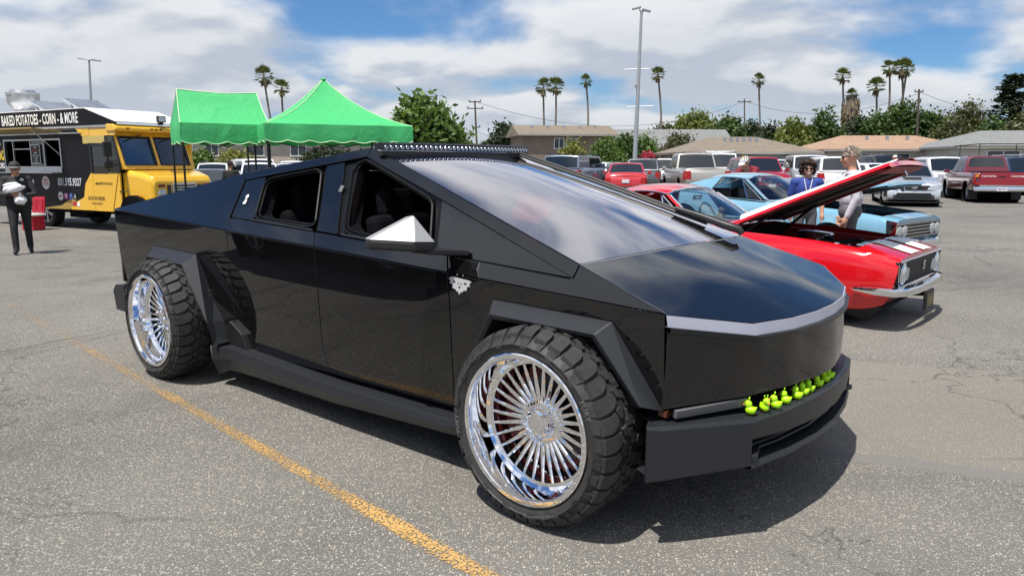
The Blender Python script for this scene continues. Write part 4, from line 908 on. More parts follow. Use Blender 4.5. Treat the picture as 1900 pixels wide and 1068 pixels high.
# ================================================================ two 1960s coupés with their bonnets up
m_cg = glassmat('clear_car_glass', (.55, .60, .60), ior=1.5)
m_eng = mat('engine_metal', (.16, .17, .18), .35, .8, var=.4, vscale=12); m_engd = mat('engine_black', (.012, .012, .013), .5, var=.3, vscale=10)
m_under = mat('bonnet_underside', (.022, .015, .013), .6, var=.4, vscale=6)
def classic(name, label, x, y, rot, pm, pin, S, group='classic cars with their bonnets up'):
    zf, zr_ = gz(x + 1.36 * math.cos(R(rot)), y + 1.36 * math.sin(R(rot))), gz(x - 1.38 * math.cos(R(rot)), y - 1.38 * math.sin(R(rot)))
    root = thing(name, label, 'car', (x, y, (zf + zr_) / 2), 0, group); root.rotation_euler = (0, math.atan2(zr_ - zf, 2.74) + R(S['rake']), R(rot))
    root.scale = (S.get('sc', 1),) * 3
    B = Body(S['w'], S['zs'], S['zb'], S['zt'], [(S['ax'][0], S['wr'], S['wr'] * 1.10), (S['ax'][1], S['wr'], S['wr'] * 1.15)], nose=S.get('nose'), tail=[.10, .04, 0, .02, .04, .02, 0, 0, 0, 0], rows=[(.80, 0, 0), (.93, .05, 0), (.975, .22, 0), (1, .50, 0), (.99, .74, 0), (.965, .90, 0), (.925, 1, 0), (.86, .55, 1), (.5, .92, 1), (0, 1, 1)])
    h0, h1 = S['bay']; c0, c1 = S['cab']
    def skip(xa, xb, j):
        m = (xa + xb) / 2
        return (h0 < m < h1 and j >= 7) or (c0 < m < c1 and j >= 7)
    B.build(skip, n=60).obj('body', pm, root, smooth=38)
    hw = .9
    d = MB(); d.box(-2.0, 2.0, -.55, .55, .24, .30)
    for a in S['ax']: d.lathe([(S['wr'] * 1.15, -.86), (S['wr'] * 1.15, .86)], 20, 'y', (a, 0, S['wr'])); d.box(a - .36, a + .36, -.52, .52, .3, .70)
    d.box(h0 - .06, h0, -.80, .80, .25, .90); d.box(c0 - .05, c0, -.8, .8, .3, .88)
    d.obj('underbody', m_dark, root)
    # engine bay
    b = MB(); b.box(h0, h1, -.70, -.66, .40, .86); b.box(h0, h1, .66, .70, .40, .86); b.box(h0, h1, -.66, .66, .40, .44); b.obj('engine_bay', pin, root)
    xm = (h0 + h1) / 2
    e = MB(); e.box(xm - .28, xm + .40, -.20, .20, .44, .72); e.obj('engine_block', m_eng, root, bevel=.03)
    for s in (-1, 1):
        e = MB(); e.obox((xm + .03, s * .24, .74), (.56, .15, .11), (R(-28 * s), 0, 0)); e.obj('valve_cover', m_chrome, root, bevel=.03)
    e = MB(); e.lathe([(0, .92), (.03, .925), (.17, .915), (.19, .90), (.19, .84), (.17, .83), (.05, .83), (.05, .74)], 28, 'z', (xm - .02, 0, 0)); e.obj('air_cleaner', m_chrome if S.get('chrome_air') else m_engd, root, smooth=40)
    e = MB(); e.box(h1 - .14, h1 - .04, -.36, .36, .46, .83); rad = e.obj('radiator', m_engd, root, bevel=.01)
    e = MB(); e.box(h1 - .16, h1 - .02, -.30, .30, .832, .862); e.obj('radiator_cap_tank', m_chrome, rad, bevel=.01)
    for k, (yy, zz_) in enumerate(((.30, .80), (-.32, .79), (.45, .70))):
        e = MB(); e.tube([(h1 - .12, yy * .6, zz_), (h1 - .3, yy, zz_ + .04), (xm + .2, yy * 1.1, zz_ + .01), (xm, yy * .6, zz_ - .06)], .024, 7); e.obj('hose', m_engd, root, smooth=60)
    e = MB(); e.box(h1 - .42, h1 - .20, -.60, -.42, .55, .80); e.obj('battery', m_engd, root, bevel=.01)
    # raised bonnet
    hz_ = S['hinge'][1]; hl = S['hl']; rows_t = []; nn = 10
    HB = link('raised_bonnet', None, root) if False else None
    def hpt(t, s, dz): return (t * hl, s * S['hw'] * (1 - .05 * t), .035 * (1 - s * s) * (1 - t * .3) - .018 * t * t * 1.5 + dz)
    ss = [-1, -.97, -.5, 0, .5, .97, 1]
    top = MB(); top.loft([[hpt(i / nn, s, -.03 if abs(s) == 1 else 0) for s in ss] for i in range(nn + 1)]); 
    top.loft([[hpt(1, s, -.03 if abs(s) == 1 else 0) for s in ss], [(p[0] + .012, p[1], p[2] - .05) for p in [hpt(1, s, 0) for s in ss]]])
    ho = top.obj('raised_bonnet', pm, root, smooth=40, loc=(S['hinge'][0], 0, hz_), rot=(0, -R(S['open']), 0))
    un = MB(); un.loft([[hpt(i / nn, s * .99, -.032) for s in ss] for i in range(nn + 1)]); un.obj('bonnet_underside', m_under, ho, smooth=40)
    for s in (-1, -.4, .4, 1):
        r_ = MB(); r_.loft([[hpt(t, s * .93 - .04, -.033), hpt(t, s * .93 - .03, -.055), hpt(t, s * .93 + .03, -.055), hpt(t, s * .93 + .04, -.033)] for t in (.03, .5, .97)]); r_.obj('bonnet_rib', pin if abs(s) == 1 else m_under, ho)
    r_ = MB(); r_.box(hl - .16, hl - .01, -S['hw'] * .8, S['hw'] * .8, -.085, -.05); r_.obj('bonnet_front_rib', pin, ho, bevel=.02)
    e = MB(); e.tube([(hl - .06, 0, -.06), (hl - .05, 0, -.14), (hl - .09, .02, -.15)], .012, 6); e.obj('bonnet_latch', m_steel, ho)
    for s in (-1, 1):
        e = MB(); hx, hz2 = S['hinge']; e.tube([(hx + .10, s * .62, hz2 - .13), (hx + .20, s * .62, hz2 - .05), (hx + .33, s * .60, hz2 + .075), (hx + .50, s * .58, hz2 + .50 * math.tan(R(S['open'])) - .03)], .018, 6); e.obj('bonnet_hinge', m_engd, root, smooth=60)
    # cabin shell
    A0, A1, A2, A3 = S['gh']; yb, yr, H, zb0 = S['yb'], S['yr'], S['H'], S['zbl']
    rows = []
    for i in range(13):
        t = i / 12; xx = lerp(A1, A2, t); rows.append([(xx + .03 * (1 - s * s) * (1 - t), yr * s * (1 - .04 * t), H - .075 * abs(s) ** 3 - .05 * (t - .35) ** 2 * 3 - .018 + .018) for s in [-1, -.93, -.75, -.4, 0, .4, .75, .93, 1]])
    under = [[(p[0], p[1] * .97, p[2] - .03) for p in r_] for r_ in rows]
    mb = MB(); mb.loft(rows); mb.loft(under); mb.loft([rows[0], under[0]]); mb.loft([[r_[0] for r_ in rows], [u[0] for u in under]]); mb.loft([[r_[-1] for r_ in rows], [u[-1] for u in under]]); mb.obj('roof', pm, root, smooth=50)
    for sg in (-1, 1):
        a, b_ = V(A0, sg * yb * .95, zb0), V(*rows[0][8 if sg > 0 else 0])
        e = MB(); e.prism([a + V(-.05, 0, 0), a + V(.02, 0, 0), b_ + V(.045, 0, -.02), b_ + V(-.04, 0, 0)], (0, -sg * .05, 0)); ap = e.obj('windscreen_pillar', pm, root, bevel=.01)
        e = MB(); e.tube([a + V(.025, sg * .003, 0), b_ + V(.05, sg * .003, -.015)], .012, 6); e.obj('pillar_trim', m_chrome, ap)
        # rear pillar
        r8 = rows[-1][8 if sg > 0 else 0]; r5 = rows[8][8 if sg > 0 else 0]
        e = MB(); e.prism([(A3 - .02, sg * yb * .93, zb0 + .01), (A2 + .10, sg * yb * .97, zb0), (r5[0], r5[1], r5[2]), (r8[0], r8[1], r8[2])], (0, -sg * .05, 0)); e.obj('rear_pillar', pm, root, bevel=.01)
        # side glass: drip rail, quarter vent and door glass (lowered)
        e = MB(); e.tube([V(*r_[8 if sg > 0 else 0]) + V(0, sg * .004, -.005) for r_ in rows[:9]], .010, 6); e.obj('drip_rail', m_chrome, root)
        v0 = V(A0 - .10, sg * yb * .95, zb0 - .01); v1 = v0 + V(-.30, 0, 0); v2 = V(*rows[0][8 if sg > 0 else 0]) + V(-.06, -sg * .01, -.03)
        e = MB(); e.tube([v1, v2 + V(-.02, 0, 0)], .009, 6); e.tube([v0, v2], .009, 6); e.obj('vent_frame', m_chrome, root)
        e = MB(); e.add([v0, v1, v2 + V(-.02, 0, 0), v2], [(0, 1, 2, 3)]); e.obj('vent_window', m_cg, root)
    # windscreen and rear window
    ws = []; 
    for i in range(7):
        t = i / 6; r0 = [V(A0 + .16 * (1 - s * s), yb * .95 * s, zb0 - .01) for s in [-1, -.75, -.4, 0, .4, .75, 1]]; rt = [V(*rows[0][k]) + V(.01, 0, -.015) for k in (0, 2, 3, 4, 5, 6, 8)]
        ws.append([a.lerp(b_, t) + V(.03 * math.sin(PI * t), 0, .015 * math.sin(PI * t)) for a, b_ in zip(r0, rt)])
    mb = MB(); mb.loft(ws); mb.obj('windscreen', m_cg, root, smooth=60)
    mb = MB(); mb.tube([p + V(0, 0, .002) for p in ws[-1]], .014, 6); mb.tube([p for p in ws[0]], .012, 6); mb.obj('windscreen_trim', m_chrome, root)
    rwv = []
    for i in range(5):
        t = i / 4; rwv.append([V(A3 - .06 * (1 - s * s), yb * .80 * s, zb0 + .02).lerp(V(rows[-1][4][0], yr * .86 * s, rows[-1][4][2] - .05 * abs(s) ** 2 - .01), t) for s in (-1, -.5, 0, .5, 1)])
    mb = MB(); mb.loft(rwv); mb.obj('rear_window', m_cg, root, smooth=60)
    # deck between windscreen and bay / interior
    mb = MB(); mb.loft([[(A0 + .16 * (1 - s * s), yb * .95 * s, zb0 - .012) for s in (-1, -.5, 0, .5, 1)], [(h0 + .0, yb * .93 * s, zb0 - .015) for s in (-1, -.5, 0, .5, 1)]]); mb.obj('cowl', pm, root)
    mb = MB(); mb.box(c0, c1, -.74, .74, .28, .33); mb.obj('cabin_floor', m_seat, root)
    for s in (-1, 1):
        mb = MB(); mb.box(c0, c1, s * .80 - .03, s * .80 + .03, .33, zb0 - .03); mb.obj('door_trim', S['trim'], root)
    mb = MB(); mb.box(A0 - .22, A0 + .02, -.76, .76, zb0 - .20, zb0 - .03); mb.obj('dashboard', S['trim'], root, bevel=.03)
    for yy in (-.36, .36):
        mb = MB(); mb.obox((A0 - .95, yy, .55), (.5, .52, .16), (0, R(-6), 0)); mb.obox((A0 - 1.22, yy, .80), (.13, .52, .5), (0, R(-14), 0)); mb.obj('seat', S['seat'], root, bevel=.04, segs=3)
    mb = MB(); mb.obox((c0 + .35, 0, .55), (.5, 1.2, .16), (0, R(-5), 0)); mb.obox((c0 + .12, 0, .78), (.12, 1.2, .42), (0, R(-16), 0)); mb.obj('rear_seat', S['seat'], root, bevel=.04)
    mb = MB(); mb.lathe([(.19 + .012 * math.cos(a), .012 * math.sin(a)) for a in [2 * PI * i / 8 for i in range(8)]], 24, 'x', (0, 0, 0), closed=True); mb.tube([(0, -.18, 0), (0, .18, 0)], .012, 6); sw = mb.obj('steering_wheel', S['trim2'], root, smooth=60, loc=(A0 - .42, .36, zb0 - .02), rot=(0, R(-25), 0))
    mb = MB(); mb.obox((A1 + .09, 0, H - .15), (.02, .22, .06), (0, R(15), 0)); mb.obj('rear_view_mirror', m_chrome, root, bevel=.01)
    add_wheels(root, S['ax'][:1], .72, S['wr'], rim_c); add_wheels(root, S['ax'][1:], .70, S['wr'] + .05, rim_c, .95)
    for o in [q for q in root.children if q.name.startswith('wheel') and q.location.x < 0]: o.location.z = S['wr'] - .01
    for s in (-1, 1):
        mb = MB(); mb.box(-1.0, .45, s * B.pt(-.3, 3)[1] + s * .0 - .004, s * B.pt(-.3, 3)[1] + s * .004, .28, .30); mb.obj('sill_trim', m_chrome, root)
        for xx in (S['door'][0], S['door'][1]):
            B.patch(xx - .004, xx + .004, 2, 6, s, .002, 1).obj('door_seam', m_dark, root)
        mb = MB(); mb.box(S['door'][1] + .12, S['door'][1] + .26, s * .90 - .01, s * .90 + .03, .76, .785); mb.obj('door_handle', m_chrome, root, bevel=.006)
    return root, B, ho
# ---- red coupé, white stripes
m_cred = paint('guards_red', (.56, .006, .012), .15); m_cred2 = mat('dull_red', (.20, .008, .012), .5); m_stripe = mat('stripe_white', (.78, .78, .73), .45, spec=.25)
SC = dict(w=[(-2.35, .78), (-2.2, .85), (-1.5, .915), (0, .895), (1.2, .915), (1.9, .90), (2.2, .86), (2.33, .83)], zs=[(-2.35, .36), (-2.1, .27), (-.5, .23), (1.8, .24), (2.1, .27), (2.33, .33)], zb=[(-2.35, .74), (-2.1, .82), (-1.4, .88), (-.6, .83), (.5, .85), (1.4, .875), (2.1, .85), (2.33, .80)], zt=[(-2.35, .86), (-2.2, .91), (-1.4, .96), (.4, .95), (1.2, .945), (1.95, .905), (2.33, .835)],
    nose=[-.14, -.10, -.05, -.02, 0, 0, 0, 0, 0, 0], rake=2.5, wr=.33, ax=(1.36, -1.385), bay=(.60, 1.93), cab=(-1.55, .18), hinge=(.52, .955), hl=1.74, hw=.74, open=27, gh=(.16, -.34, -1.05, -1.78), yb=.80, yr=.60, H=1.325, zbl=.93, door=(.62, -.55), trim=mat('aqua_vinyl', (.20, .42, .46), .5), seat=mat('aqua_seat', (.16, .34, .38), .5), trim2=mat('aqua_wheel', (.25, .48, .52), .4), chrome_air=True)
SC['trim'] = SC['trim']; SC['seat'] = mat('black_vinyl', (.02, .02, .022), .5)
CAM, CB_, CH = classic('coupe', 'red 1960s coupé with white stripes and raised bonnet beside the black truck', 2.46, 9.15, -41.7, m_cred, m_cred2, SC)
# stripes on bonnet and header
def cowl(t, y):   # raised cowl-induction centre, tall at the rear
    f = 1 - sstep(.30, .40, abs(y)); return .035 * (1 - (y / .74) ** 2) * (1 - t * .3) - .027 * t * t + f * lerp(.065, .022, t) + .003
for s in (-1, 1):
    mb = MB(); mb.loft([[(t * 1.74, s * (.09 + .32 * k / 8), cowl(t, s * (.09 + .32 * k / 8)) + .001) for k in range(9)] for t in [i / 10 for i in range(11)]]); mb.obj('white_stripe', m_stripe, CH, smooth=40)
mb = MB(); ky = [-.42 + .84 * k / 24 for k in range(25)]; mb.loft([[(t * 1.74, y, cowl(t, y) - .002) for y in ky] for t in [i / 10 for i in range(11)]]); mb.loft([[(0, y, cowl(0, y) - .002) for y in ky], [(0, y, .0) for y in ky]]); mb.obj('bonnet_bulge', m_cred, CH, smooth=40)
for s in (-1, 1):
    mb = MB(); rows = []
    for i in range(8):
        xx = lerp(1.935, 2.325, i / 7); zt, zb = cr(CB_.zt, xx), cr(CB_.zb, xx); w_ = cr(CB_.w, xx); r_ = []
        for y in [s * (.09 + .30 * k / 4) for k in range(5)]:
            f = abs(y) / w_; zf = 1 - (f / .5) * .08 if f < .5 else lerp(.92, .55, (f - .5) / .36); r_.append((xx, y, zb + zf * (zt - zb) + .010))
        rows.append(r_)
    mb.loft(rows); mb.obj('white_stripe', m_stripe, CAM, smooth=40)
# grille: black opening across the nose
fx = 2.335
gp = MB(); gp.prism([(fx, y, z) for y, z in [(-.80, .79), (.80, .79), (.80, .60), (.70, .535), (-.70, .535), (-.80, .60)]], (-.04, 0, 0)); GR = gp.obj('grille', m_engd, CAM, bevel=.01)
mb = MB(); mb.tube([(fx + .006, y, z) for y, z in [(-.80, .79), (.80, .79), (.80, .60), (.70, .535), (-.70, .535), (-.80, .60)]], .010, 6, closed=True); mb.obj('grille_surround', m_chrome, GR)
for k in range(8):
    mb = MB(); mb.box(fx - .005, fx + .008, -.50, .50, .565 + .026 * k, .572 + .026 * k); mb.obj('grille_bar', m_black, GR)
for s in (-1, 1):
    mb = MB(); mb.lathe([(.105, -.02), (.112, .012), (.098, .018), (.09, .008)], 28, 'x', (fx, s * .66, .665)); hl_ = mb.obj('headlamp', m_chrome, CAM, smooth=40)
    mb = MB(); mb.ball((fx + .004, s * .66, .665), (.03, .092, .092), 20, 10); mb.obj('lens', mat('clear_lens', (.55, .57, .58), .08, .25), hl_, smooth=60)
    mb = MB(); mb.lathe([(.062, -.02), (.066, .012), (.055, .016), (.0, .02)], 20, 'x', (fx, s * .50, .65)); mb.obj('parking_lamp', m_head, CAM, smooth=40)
t = text_geo('SS', .13, .9, .03, .8); t.xf(frame((fx + .014, .12, .68), (0, 1, 0), (0, 0, 1))); t.obj('badge', m_chrome, GR, fix=False)
bm_ = MB(); path = [(1.98, -.935), (2.18, -.93), (2.34, -.86), (2.42, -.70), (2.455, -.4), (2.46, 0), (2.455, .4), (2.42, .70), (2.34, .86), (2.18, .93), (1.98, .935)]
hts = [.018, .04, .048, .05, .05, .05, .05, .05, .048, .04, .018]
bm_.loft([[(x_ - .05 * (1 if 0 < i < 10 else .3), y_ * (.97), .50 + h), (x_ - .006, y_, .50 + h * .8), (x_ + .012, y_, .50), (x_ - .006, y_, .50 - h * .8), (x_ - .05, y_ * .97, .50 - h)] for i, ((x_, y_), h) in enumerate(zip(path, hts))]); bm_.obj('front_bumper', m_chrome, CAM, smooth=50)
for s in (-1, 1):
    mb = MB(); mb.loft([[(2.44, s * y, z) for y, z in ((.34, .44), (.40, .44), (.40, .57), (.34, .57))], [(2.50, s * y, z) for y, z in ((.35, .47), (.39, .47), (.39, .55), (.35, .55))]], closed=True, cap=True); mb.obj('bumper_guard', m_chrome, CAM, bevel=.008) if False else None
mb = MB(); mb.obox((2.40, .30, .30), (.03, .34, .20), (0, R(-4), 0)); NP = mb.obj('number_plate_frame', m_engd, CAM, bevel=.006)
mb = MB(); mb.obox((2.417, .30, .30), (.006, .29, .13), (0, R(-4), 0)); mb.obj('plate', mat('plate_black_gold', (.10, .08, .03), .4), NP)
t = text_geo('1967 SS', .075, .8, .01); t.xf(frame((2.4215, .30, .30), (0, 1, 0), (0, 0, 1))); t.obj('plate_digits', mat('gold', (.55, .38, .08), .4), NP, fix=False)
mb = MB(); mb.loft([[(2.14, y, .30), (2.20, y, .30), (2.02, y * .96, .13), (1.70, y, .20)] for y in (-.60, 0, .60)], closed=True, cap=True); mb.obj('chin_spoiler', m_trim, CAM, bevel=.006)
mb = MB(); mb.tube([(2.25, .15, .36), (2.36, .28, .36)], .03, 8); mb.obj('plate_bracket', m_engd, CAM)
# ---- plush toy on the dash
tw2 = CAM.matrix_basis if False else Matrix.Translation(CAM.location) @ CAM.rotation_euler.to_matrix().to_4x4()
pt_ = tw2 @ V(-.02, .20, .895)
PT = thing('plush_toy', 'small tan plush monkey sitting on the dashboard of the red coupé', 'toy', pt_, R(-40)); m_pl = mat('plush_tan', (.42, .36, .27), .9, bump=.4, bscale=200)
mb = MB(); mb.ball((0, 0, .055), (.04, .045, .058), 12, 9); mb.obj('torso', m_pl, PT, smooth=60)
mb = MB(); mb.ball((.01, 0, .135), (.036, .04, .036), 12, 9); mb.ball((.04, 0, .127), (.016, .022, .016), 8, 6); hd_ = mb.obj('head', m_pl, PT, smooth=60)
for s in (-1, 1):
    mb = MB(); mb.ball((0, s * .045, .14), (.008, .014, .016), 8, 6); mb.obj('ear', m_pl, hd_, smooth=60)
    mb = MB(); mb.tube([(.01, s * .035, .085), (.04, s * .06, .05), (.055, s * .05, .02)], .012, 7); mb.obj('arm', m_pl, PT, smooth=60)
    mb = MB(); mb.tube([(.01, s * .03, .02), (.06, s * .045, .018), (.085, s * .045, .012)], .014, 7); mb.obj('leg', m_pl, PT, smooth=60)
# ---- light blue coupé
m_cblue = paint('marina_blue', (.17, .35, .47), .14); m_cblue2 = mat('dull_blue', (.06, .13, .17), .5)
SB = dict(w=[(-2.5, .80), (-2.3, .88), (-1.5, .95), (0, .93), (1.2, .95), (2.0, .93), (2.35, .90), (2.47, .87)], zs=[(-2.5, .36), (-2.2, .27), (-.5, .24), (1.9, .25), (2.3, .28), (2.47, .33)], zb=[(-2.5, .76), (-2.1, .86), (-1.4, .90), (-.6, .86), (.5, .88), (1.4, .89), (2.2, .87), (2.47, .83)], zt=[(-2.5, .88), (-2.2, .94), (-1.4, .98), (.4, .97), (1.2, .96), (2.0, .93), (2.47, .87)],
    nose=[-.10, -.06, -.03, -.01, 0, 0, 0, 0, 0, 0], rake=2.6, sc=.965, wr=.34, ax=(1.46, -1.46), bay=(.60, 2.20), cab=(-1.6, .20), hinge=(.50, .975), hl=1.75, hw=.78, open=15, gh=(.20, -.36, -1.15, -2.0), yb=.84, yr=.64, H=1.37, zbl=.95, door=(.66, -.58), trim=mat('black_trim', (.02, .02, .022), .5), seat=mat('black_vinyl', (.02, .02, .022), .5), trim2=m_engd)
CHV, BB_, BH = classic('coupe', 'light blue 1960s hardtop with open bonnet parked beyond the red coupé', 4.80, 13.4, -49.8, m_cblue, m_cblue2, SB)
fx = 2.475
gp = MB(); gp.box(fx - .05, fx, -.84, .84, .54, .80); GR = gp.obj('grille', m_engd, CHV, bevel=.01)
for k in range(5):
    mb = MB(); mb.box(fx - .005, fx + .010, -.83, .83, .56 + .055 * k, .572 + .055 * k); mb.obj('grille_bar', m_chrome, GR)
for s in (-1, 1):
    for yy in (.74, .54):
        mb = MB(); mb.lathe([(.085, -.02), (.09, .018), (.078, .022), (0, .03)], 22, 'x', (fx, s * yy, .67)); mb.obj('headlamp', mat('clear_lens', (.55, .57, .58), .08, .25), CHV, smooth=40)
    mb = MB(); mb.prism([(fx + .012, s * .86, .52), (fx + .012, s * .86, .83), (fx - .14, s * .905, .85), (fx - .10, s * .905, .52)], (0, -s * .03, 0)); mb.obj('fender_bezel', m_chrome, CHV)
mb = MB(); mb.loft([[(x_ - .05, y_ * .97, .52), (x_, y_, .50), (x_ + .012, y_, .45), (x_, y_, .40), (x_ - .05, y_ * .97, .38)] for x_, y_ in [(2.2, -.97), (2.45, -.95), (2.56, -.80), (2.60, -.4), (2.60, .4), (2.56, .80), (2.45, .95), (2.2, .97)]]); mb.obj('front_bumper', m_chrome, CHV, smooth=50)
# ================================================================ food truck
m_fy = paint('van_yellow', (.76, .43, .025), .3); m_fk = mat('van_black', (.006, .006, .008), .4, spec=.18); m_alu = mat('aluminium', (.55, .56, .57), .35, .85, var=.15)
FT = thing('food_truck', 'black and yellow step-van food truck with lettered roof sign and solar panels', 'food truck', (-8.834, 18.56, 0), R(-28.8))
def P(name, mb, m, parent=None, bev=0, smooth=None): return mb.obj(name, m, parent or FT, bevel=bev, smooth=smooth)
def bxp(name, m, a, parent=None, bev=0): return P(name, MB().box(*a), m, parent, bev)
xr = -6.2
# black box body: side walls built round the serving hatch; roof, back, floor
hx0, hx1, hz0, hz1 = -4.75, -2.25, 1.56, 2.22
w = MB(); w.box(xr, hx0, -1.02, -.98, .50, 2.52); w.box(hx1, -1.0, -1.02, -.98, .50, 2.52); w.box(hx0, hx1, -1.02, -.98, .50, hz0); w.box(hx0, hx1, -1.02, -.98, hz1, 2.52); P('side_wall', w, m_fk)
bxp('side_wall', m_fk, (xr, -1.0, .98, 1.02, .50, 2.52)); bxp('rear_wall', m_fk, (xr - .03, xr, -1.0, 1.0, .50, 2.50)); bxp('floor', m_dark, (xr, 0, -.97, .97, .52, .60))
r_ = MB(); r_.loft([[(x, y, z) for y, z in ((-1.03, 2.47), (-1.0, 2.51), (-.8, 2.52), (0, 2.53), (.8, 2.52), (1.0, 2.51), (1.03, 2.47))] for x in (xr - .03, -.05)]); P('roof', r_, m_alu, smooth=40)
bxp('roof_gutter', m_alu, (xr, -.05, -1.045, -1.02, 2.50, 2.545))
# serving hatch
fr_ = MB()
for a in ((hx0, hx1, -1.035, -.97, hz0 - .03, hz0), (hx0, hx1, -1.035, -.97, hz1, hz1 + .04), (hx0 - .04, hx0, -1.035, -.97, hz0 - .03, hz1 + .04), (hx1, hx1 + .04, -1.035, -.97, hz0 - .03, hz1 + .04)): fr_.box(*a)
HF = P('hatch_frame', fr_, m_alu)
for xx in (-4.35, -3.55, -2.95): bxp('hatch_mullion', m_alu, (xx - .015, xx + .015, -1.03, -.99, hz0, hz1), HF)
bxp('hatch_rail', m_alu, (-4.35, -3.55, -1.028, -.992, 2.0, 2.025), HF)
bxp('sliding_pane', m_tint, (-3.54, -2.96, -1.012, -1.006, hz0 + .01, hz1 - .01), HF)
bxp('menu_board', mat('slate', (.02, .021, .022), .6), (-3.50, -3.12, -1.040, -1.032, 1.66, 2.10), FT)
mbx = MB(); 
for a in ((-3.52, -3.10, -1.046, -1.03, 2.10, 2.12), (-3.52, -3.10, -1.046, -1.03, 1.64, 1.66), (-3.52, -3.50, -1.046, -1.03, 1.64, 2.12), (-3.12, -3.10, -1.046, -1.03, 1.64, 2.12)): mbx.box(*a)
P('menu_frame', mbx, m_alu)
def put(txt, x, z, size, sx, m, y=-1.0245, parent=None, bold=.02, sp=1, slope=0, name='lettering'):
    t = text_geo(txt, size, sx, bold, sp); t.xf(frame((x, y, z), (1, 0, 0), (slope, 0, 1))); return t.obj(name, m, parent or FT, fix=False)
for k, (tx, mm) in enumerate((('MENU', m_white), ('PULLED PORK', mat('menu_red', (.5, .03, .04), .5)), ('BRISKET', m_white), ('ELOTE CORN', m_white), ('VEGGIE', m_white), ('TRI TIP', m_white))): put(tx, -3.31, 2.05 - .07 * k, .058, .8, mm, -1.043, name='menu_line')
bxp('interior_wall', m_seat, (hx0 - .3, hx1 + .3, .60, .62, .62, 2.55)); bxp('interior_shelf', m_steel, (hx0, hx1, .30, .58, 1.85, 1.88)); bxp('interior_counter', m_steel, (hx0, hx1, -.3, .3, 1.45, 1.50)); bxp('fire_extinguisher', m_red, (-2.80, -2.70, -.6, -.5, 1.75, 2.1), bev=.04)
bxp('serving_shelf', m_alu, (hx0 - .1, hx1 + .02, -1.30, -1.02, 1.40, 1.425)); bxp('shelf_apron', m_alu, (hx0 - .05, hx1 + .02, -1.045, -1.021, 1.425, 1.57))
aw = MB(); aw.prism([(hx0 - .15, -1.03, 2.40), (hx1 + .15, -1.03, 2.40), (hx1 + .15, -1.75, 2.47), (hx0 - .15, -1.75, 2.47)], (0, 0, .03)); P('hatch_awning', aw, mat('awning_gold', (.45, .33, .12), .4, .3))
bxp('awning_rail', m_alu, (xr + .3, hx1 + .35, -1.10, -1.021, 2.36, 2.395)); bxp('awning_rail', m_alu, (-2.05, -1.30, -1.09, -1.021, 2.36, 2.39))
for xx in (hx0, hx1):
    s_ = MB(); s_.tube([(xx, -1.03, 1.85), (xx, -1.68, 2.46)], .012, 6); P('awning_strut', s_, m_alu)
# yellow front section, cab
bxp('cab_side', m_fy, (-1.0, 0.05, -1.022, -.985, .50, 1.42)); bxp('cab_side', m_fy, (-1.0, .05, .985, 1.022, .50, 2.50)); bxp('cab_header', m_fy, (-1.0, -.02, -1.022, -.985, 2.30, 2.52))
sl = MB(); sl.prism([(-1.55, -1.028, 2.50), (-1.0, -1.028, 2.50), (-1.0, -1.028, 2.30), (-1.30, -1.028, 2.30)], (0, .006, 0)); P('yellow_flash', sl, m_fy)
sl = MB(); sl.prism([(-1.05, -1.028, 1.42), (-1.0, -1.028, 1.42), (-1.0, -1.028, .505), (-2.0, -1.028, .505), (-2.0, -1.028, .62), (-1.42, -1.028, .82), (-1.32, -1.028, 1.15)], (0, .006, 0)); P('yellow_flash', sl, m_fy)
sl = MB(); sl.prism([(-3.3, -1.0285, .505), (-2.05, -1.0285, .505), (-1.7, -1.0285, .80), (-1.95, -1.0285, .80), (-2.4, -1.0285, .60)], (0, .006, 0)); P('gold_flash', sl, mat('gold_flash', (.36, .24, .06), .4))
bxp('door_window', m_tint, (-1.02, -.42, -1.010, -1.0, 1.44, 2.05)); 
fr2 = MB()
for a in ((-1.05, -.40, -1.03, -.985, 2.05, 2.12), (-1.05, -.98, -1.03, -.985, 1.42, 2.12), (-.42, -.34, -1.03, -.985, 1.42, 2.30), (-1.05, -.36, -1.03, -.985, 1.40, 1.44)): fr2.box(*a)
P('door_window_frame', fr2, m_black, bev=.01)
bxp('door_top', mat('van_gold', (.50, .38, .12), .35), (-1.28, -.34, -1.024, -.99, 2.12, 2.30)); q2 = MB(); q2.prism([(-.34, -1.01, 1.44), (.06, -1.0, 1.44), (.10, -1.0, 1.62), (-.12, -1.01, 2.28), (-.34, -1.01, 2.28)], (0, .012, 0)); P('quarter_window', q2, m_tint)
q2 = MB(); q2.tube([(-.34, -1.02, 1.44), (.07, -1.015, 1.44), (.11, -1.015, 1.60), (-.11, -1.015, 2.29)], .022, 6); P('quarter_frame', q2, m_black)
